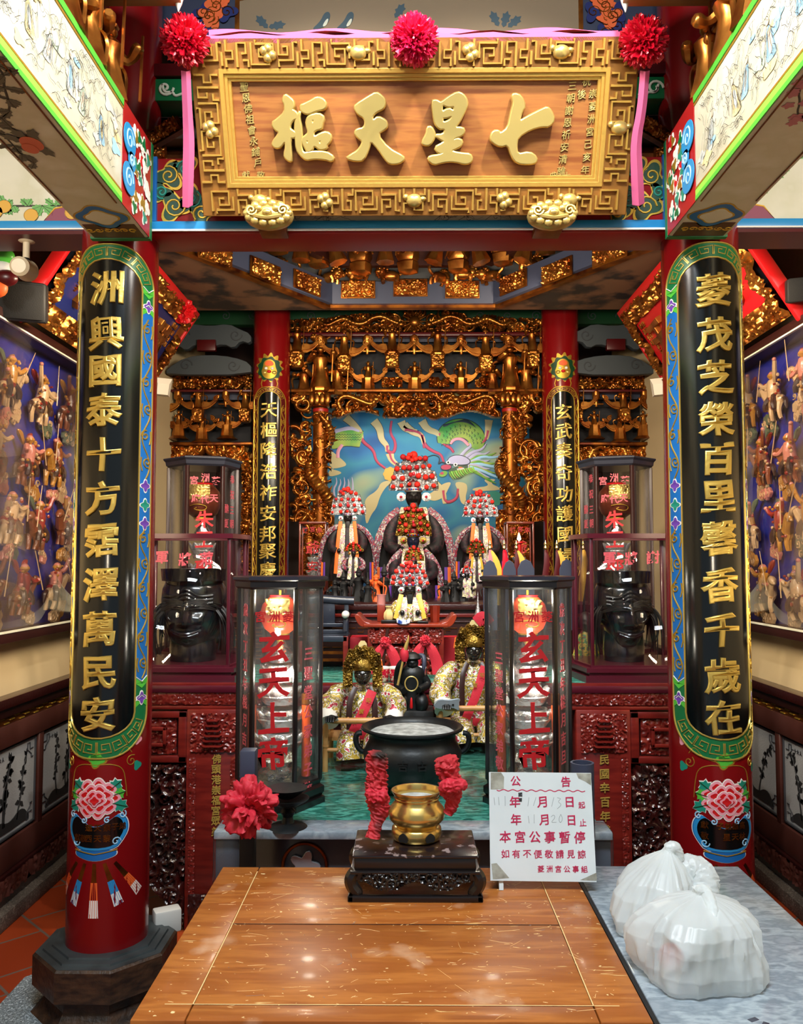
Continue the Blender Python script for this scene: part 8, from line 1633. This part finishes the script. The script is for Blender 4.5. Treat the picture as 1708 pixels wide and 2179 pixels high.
# ================================================================ side wall reliefs, hanging boards, fittings
for n_, c_ in (('clay_red', '#8A2A20'), ('clay_brown', '#7A4226'), ('clay_cream', '#C2A078'), ('clay_green', '#5A6650'), ('clay_gold', '#B07A30'), ('clay_pink', '#C0786A'), ('clay_dark', '#38241E')): M[n_] = mat(n_, c_, .28, coat=.3, bump=.25, bscale=90)
M['panel_blue'] = mat('panel_blue', '#27309C', .35, var='#1E2680', vscale=2)
def rider(seed, h=.30):
    """horseman in relief: horse, rider, weapon, flags; u along the wall, v up, w out of the wall"""
    rg = random.Random(seed); hc = rg.choice(['clay_cream', 'clay_brown', 'clay_gold', 'clay_cream', 'clay_brown', 'clay_green']); rc = rg.choice(['clay_red', 'clay_gold', 'clay_pink', 'clay_brown', 'clay_red', 'clay_cream']); d = rg.choice([-1, 1]); g = []; s = h/.30; t = rg.uniform(-.35, .35)
    E_ = lambda c, r, m, n=12, k=8, rot=None: g.append((ell(c, r, n, k, rot), m))
    T_ = lambda p, r, m, n=7: g.append((tube(smooth(p, 2), r, n), m))
    E_((0, .09, .045), (.075, .040, .034), hc, 14, 8, (0, 0, t)); T_([(d*.05, .10, .05), (d*.085, .145, .06), (d*.10, .17, .065)], [.032, .026, .022], hc, 8); E_((d*.118, .165, .07), (.034, .02, .02), hc, 10, 7, (0, 0, -d*.6))
    for q, x in enumerate((-.055, -.035, .035, .06)): a = rg.uniform(-.03, .03); T_([(x, .08, .035+.02*(q % 2)), (x+a, .045, .04+.025*(q % 2)), (x+a*.3, .005, .035+.02*(q % 2))], [.018, .012, .010], hc)
    T_([(-d*.07, .10, .045), (-d*.11, .09, .05), (-d*.12, .04, .05)], [.01, .014, .004], 'clay_dark'); E_((0, .115, .05), (.04, .03, .036), 'clay_red' if hc != 'clay_red' else 'clay_gold')
    T_([(0, .12, .055), (.004, .165, .062), (.0, .20, .06)], [.034, .032, .026], rc, 9); E_((0, .228, .066), (.019, .02, .019), 'clay_pink'); g.append((mv(lathe([(.021, 0), (.024, .01), (.012, .025), (.003, .045)], 10), (0, 0, 0), (-PI/2, 0, 0)), None)); g[-1] = (mv(g[-1][0], (0, .232, .066), None, (1, -1, 1)), 'clay_gold')
    for sx in (-1, 1):
        e = rg.uniform(-.03, .05); T_([(sx*.025, .195, .062), (sx*.062, .17+e, .08), (sx*.088, .19+e*2, .09)], [.014, .012, .010], rc); E_((sx*.09, .192+e*2, .092), (.011, .011, .011), 'clay_pink', 8, 6); T_([(sx*.02, .12, .065), (sx*.045, .085, .085), (sx*.05, .05, .08)], [.018, .015, .012], 'clay_dark')
        if rg.random() < .6: T_([(sx*.02, .20, .045), (sx*.05, .25, .04), (sx*.075, .265, .04)], [.006, .016, .003], rg.choice(['clay_red', 'clay_gold', 'clay_green']))
    a = rg.uniform(-.6, .6); g.append((tube([(d*.088-math.sin(a)*.09, .19-math.cos(a)*.08, .10), (d*.088+math.sin(a)*.14, .19+math.cos(a)*.13, .10)], [.003, .002], 6), 'clay_cream'))
    for k in range(26): E_((rg.uniform(-.075, .075), rg.uniform(.05, .23), rg.uniform(.06, .085)), (rg.uniform(.006, .013), rg.uniform(.006, .011), .008), rg.choice(['clay_gold', 'clay_cream', 'clay_red']), 6, 4)
    return [(mv(p, s=(s, s, s)), m) for p, m in g]
def cloudlet(seed, r=.05):
    rg = random.Random(seed); m = rg.choice(['clay_cream', 'clay_pink', 'clay_gold', 'clay_cream', 'clay_green']); g = []
    for k in range(5): c = (rg.uniform(-r, r), rg.uniform(-r*.5, r*.5)); g += [(mv(shape([blob(c, r*.55, 5, .12, 24)], .012, .003), (0, 0, .003+.002*k)), m), (rib(spiral(c, r*.4, 1.2, k), r*.12, .006, .018+.002*k), 'clay_cream')]
    return g
for s, nm in ((-1, 'left'), (1, 'right')):
    xw = s*1.85; y0, y1, z0, z1 = 3.05, 4.95, 1.285, 2.64; fm = flatmap((xw-s*.02, 0, 0), (0, -s, 0), (0, 0, 1), (-s, 0, 0)); fU = lambda y: -s*y
    t = thing('relief_panel', (xw, (y0+y1)/2, z0), 'glazed blue wall case full of coloured riders and clouds on the %s wall' % nm, 'relief', 'blue relief cases on the side walls')
    mk('back_panel', (bb(xw, xw-s*.02, y0, y1, z0, z1), M['panel_blue']), t); D = .135
    mk('frame', [(bb(xw, xw-s*D, y0, y1, z1-.01, z1+.035, .004), M['dark_wood']), (bb(xw, xw-s*D, y0, y1, z0-.035, z0+.01, .004), M['dark_wood']), (bb(xw, xw-s*D, y0-.03, y0, z0-.03, z1+.03, .004), M['dark_wood']), (bb(xw, xw-s*D, y1, y1+.03, z0-.03, z1+.03, .004), M['dark_wood'])], t)
    mk('frame_edge', [(bb(xw-s*(D-.01), xw-s*(D+.004), y0, y1, z1-.016, z1-.008), M['cream_paint']), (bb(xw-s*(D-.01), xw-s*(D+.004), y0, y1, z0+.008, z0+.016), M['cream_paint'])], t)
    mk('glass_pane', (bb(xw-s*(D-.012), xw-s*(D-.015), y0, y1, z0, z1), M['glass']), t, smooth=False)
    rg = random.Random(70+s); n = 0
    for r_ in range(4):
        for k in range(6):
            y = y0+.14+k*.33+.16*(r_ % 2)+rg.uniform(-.03, .03); z = z0+.06+r_*.315+rg.uniform(-.03, .03)
            if y > y1-.08: continue
            mk('rider_figure', [(fmap(mv(p, (fU(y), z, 0)), fm), M[m]) for p, m in rider(900+n+50*s, .29)], t); n += 1
            mk('cloud', [(fmap(mv(p, (fU(y+.13), z+rg.uniform(-.03, .05), .005)), fm), M[m]) for p, m in cloudlet(n+9, rg.uniform(.04, .06))], t)
            if k % 2: mk('cloud', [(fmap(mv(p, (fU(y+.02), z-.04, .02)), fm), M[m]) for p, m in cloudlet(n+99, rg.uniform(.035, .05))], t)
    mk('ring_ornament', (fmap(tube(np.array([(fU(4.55)+.05*math.cos(a), 2.42+.05*math.sin(a), .05) for a in np.linspace(0, 6.28, 26)]), .010, 8), fm), M['clay_cream']), t)
    # tilted hanging name boards high on the walls
    B0, B1 = np.array((s*1.70, 3.65, 2.69)), np.array((s*1.70, 5.31, 2.69)); T0 = np.array((s*1.38, 3.65, 3.19)); ux = np.array((0, -s*1.0, 0)); vy = T0-B0; bh = np.linalg.norm(vy); vy /= bh; nz = np.cross(ux, vy); o = (B0+B1)/2; L_ = 1.66
    nz = nz if nz[0]*s < 0 else -nz; pm = flatmap(o, ux, vy, nz)
    hb = thing('hanging_board', o, ('dark blue' if s < 0 else 'bright red')+' name board in a heavy carved gold frame hanging tilted on the %s wall' % nm, 'sign board')
    fw = .115; mk('panel', (fmap(bb(-L_/2+fw-.01, L_/2-fw+.01, fw-.01, bh-fw+.01, -.02, .0), pm), M['blue_navy'] if s < 0 else M['red_bright']), hb)
    mk('backing', (fmap(bb(-L_/2, L_/2, 0, bh, -.05, -.02), pm), M['red_dark']), hb)
    fr = []
    for (a, b, h_, r_) in ((-L_/2, 0, L_, 0), (-L_/2, bh-fw, L_, 0)): fr.append(fmap(mv(relief(L_, fw, .006, 660+int(b*10)+s, .04, .05, 0, None, 1.3), (0, b, 0)), pm))
    for a in (-L_/2+fw/2, L_/2-fw/2): fr.append(fmap(mv(relief(fw, bh-2*fw, .006, 670+s+int(a > 0), .04, .05, 0, None, 1.3), (a, fw, 0)), pm))
    mk('frame', [(q, M['gold_carved']) for q in fr], hb)
    mk('corner_foot', [(fmap(mv(relief(.22, .16, .006, 680+s, .08, .05, .1), (x_, -.06, .02)), pm), M['gold_carved']) for x_ in ((L_/2-.10) if s < 0 else (-L_/2+.10),)], hb)
    chs = '威靈顯赫' if s < 0 else '天心正氣'; chs = '威顯靈赫' if s < 0 else chs
    for k, ch in enumerate(chs): mk('character', (fmap(mv(brush(text(ch, .25, .03, .006, .004), .06, k), ((k-1.5)*.30, bh/2, .0)), pm), M['gold_carved']), hb)
    e = -s
    mkeach('small_inscription', [(fmap(mv(text(q, .036, .008, .001), (sx*(L_/2-fw-.05-.05*c), bh-fw-.03-.042*k, 0)), pm), M['gold_carved']) for sx in (-1, 1) for c in range(2) for k, q in enumerate('歲次吉日弟子' if c else '慶讚年月')], hb)
    mk('ribbon', [(fmap(bb(-L_/2-.02, L_/2+.02, bh-.02, bh+.03, -.06, .02, .01), pm), M['red_bright']), (fmap(bb(-L_/2-.045, -L_/2-.012, -.04, bh, -.05, .01, .01), pm), M['red_bright']), (fmap(bb(L_/2+.012, L_/2+.045, -.04, bh, -.05, .01, .01), pm), M['red_bright'])], hb)
    rc = P(392 if s < 0 else 1385, 662 if s < 0 else 652, 5.08); mk('rosette', (mv(rosette_geo(.085, 30+s, 10, .4, 4), rc), M['red_bright']), None, 'red cloth rosette at the far top corner of the %s hanging board' % ('blue' if s < 0 else 'red'), 'rosette', 'rosettes on the hanging boards')
    # flood light
    fc = P(345 if s < 0 else 1404, 826, 5.2); fl = thing('flood_light', fc, 'pale square flood light fixed beside the %s side screen' % nm, 'lamp', 'flood lights'); rr = (.5, 0, -s*.55)
    mk('housing', (mv(box((0, .03, 0), (.11, .05, .10), .01), fc, rr), M['black_matte']), fl); mk('reflector', (mv(lathe([(.085, -.02), (.05, .02), (0, .02)], 4, PI/4), fc, (PI/2+.5, 0, -s*.55)), mat('lamp_face_%s' % nm, '#E6DCC8', .5)), fl); mk('bracket', (tube([fc+(0, .05, 0), fc+np.array((s*.12, .12, -.02)), np.array((s*1.85, 5.32, fc[2]))], .012, 8), M['black_matte']), fl)
# security camera
cc = P(48, 495, 3.06); cv = thing('security_camera', cc, 'cream dome mounted security camera with dark lens hanging under the left lintel', 'camera'); M['cam_cream'] = mat('cam_cream', '#D6C6A8', .4)
zl = yz(496, 3.06); c0 = np.array((P(52, 495, 3.08)[0], 3.10, zl)); mk('mount', (mv(lathe([(.012, -.018), (.036, -.010), (.040, -.004), (.036, 0)], 24), c0), M['cam_cream']), cv); mk('stem', [(tube([c0+(0, 0, -.01), c0+np.array((0, 0, -.085))], .013, 12), M['cam_cream']), (ell(c0+np.array((0, 0, -.09)), .018, 12, 8), M['black_matte'])], cv)
hd = c0+np.array((.002, -.02, -.125)); mk('housing', (mv(lathe([(.026, .06), (.036, .05), (.038, -.03), (.041, -.035), (.041, -.042), (.036, -.042), (.034, -.030)], 28), hd, (PI/2+.15, 0, .12)), M['cam_cream']), cv)
fx_ = (PI/2+.15, 0, .12); mk('lens', [(mv(lathe([(.034, .028), (.0, .028)][::-1], 24), hd, (PI/2+.15, 0, .12)), M['black_gloss']), (mv(lathe([(.034, -.033), (.012, -.031), (.0, -.034)], 24), hd, fx_), M['black_gloss'])]+[(mv(mv(ell((.022*math.cos(a), .022*math.sin(a), 0), (.006, .006, .004), 8, 6), (0, 0, -.034)), hd, fx_), M['steel']) for a in np.linspace(0, 2*PI, 7)[:-1]], cv)
# loudspeakers
for s, nm, q in ((-1, 'left', (-20, 90, 585, 682)), (1, 'right', (1683, 1760, 575, 640))):
    Y = 3.5; a, b = P(q[0], q[3], Y), P(q[1], q[2], Y); sp = thing('loudspeaker', ((a[0]+b[0])/2, Y, a[2]), 'black angled loudspeaker mounted high on the %s wall' % nm, 'speaker', 'wall loudspeakers')
    c = np.array(((a[0]+b[0])/2, Y+.06, (a[2]+b[2])/2)); mk('cabinet', (mv(box((0, 0, 0), (b[0]-a[0]-.02, .16, b[2]-a[2]-.03), .012), c, (.25, 0, -s*.35)), M['black_matte']), sp); mk('grille', (mv(box((0, -.085, 0), ((b[0]-a[0])*.8, .012, (b[2]-a[2])*.75), .006), c, (.25, 0, -s*.35)), mat('grille_%s' % nm, '#060607', .8, bump=.2, bscale=300)), sp)
    mk('wall_arm', (tube([c+np.array((s*.03, .05, 0)), np.array((s*1.85, Y+.12, c[2]+.02))], .012, 8), M['black_matte']), sp)
# painted carving at the far left edge and socket box by the left column
c = P(8, 545, 3.3); cr = thing('carved_bracket', c, 'green and white painted carving peeping in at the left edge under the lintel', 'carving')
mk('leaf', [(ell(c+np.array((dx, 0, dz)), r_, 12, 8), M[m]) for dx, dz, r_, m in ((-.02, .04, (.04, .03, .025), 'white_paint'), (0, .0, (.045, .035, .03), 'green_light'), (-.01, -.05, (.05, .03, .03), 'white_paint'), (.01, -.09, (.05, .035, .035), 'red_dark'), (-.02, -.13, (.04, .03, .04), 'orange_paint'))], cr)
mk('arm', (bb(-1.85, c[0], 3.29, 3.33, c[2]-.03, c[2]+.03), M['red_dark']), cr)
c = P(355, 1945, 3.25); sk = thing('socket_box', (c[0], 3.25, 0), 'white electric socket box on the floor stub behind the left column base', 'socket')
mk('box_body', (mv(box((0, 0, 0), (.10, .06, .085), .008), (c[0], 3.25, c[2]-.02), (0, 0, .5)), M['plastic_white']), sk); mk('pipe', (tube([(c[0], 3.26, 0), (c[0], 3.26, c[2])], .016, 8), M['plastic_white']), sk)
# ================================================================ end of scene
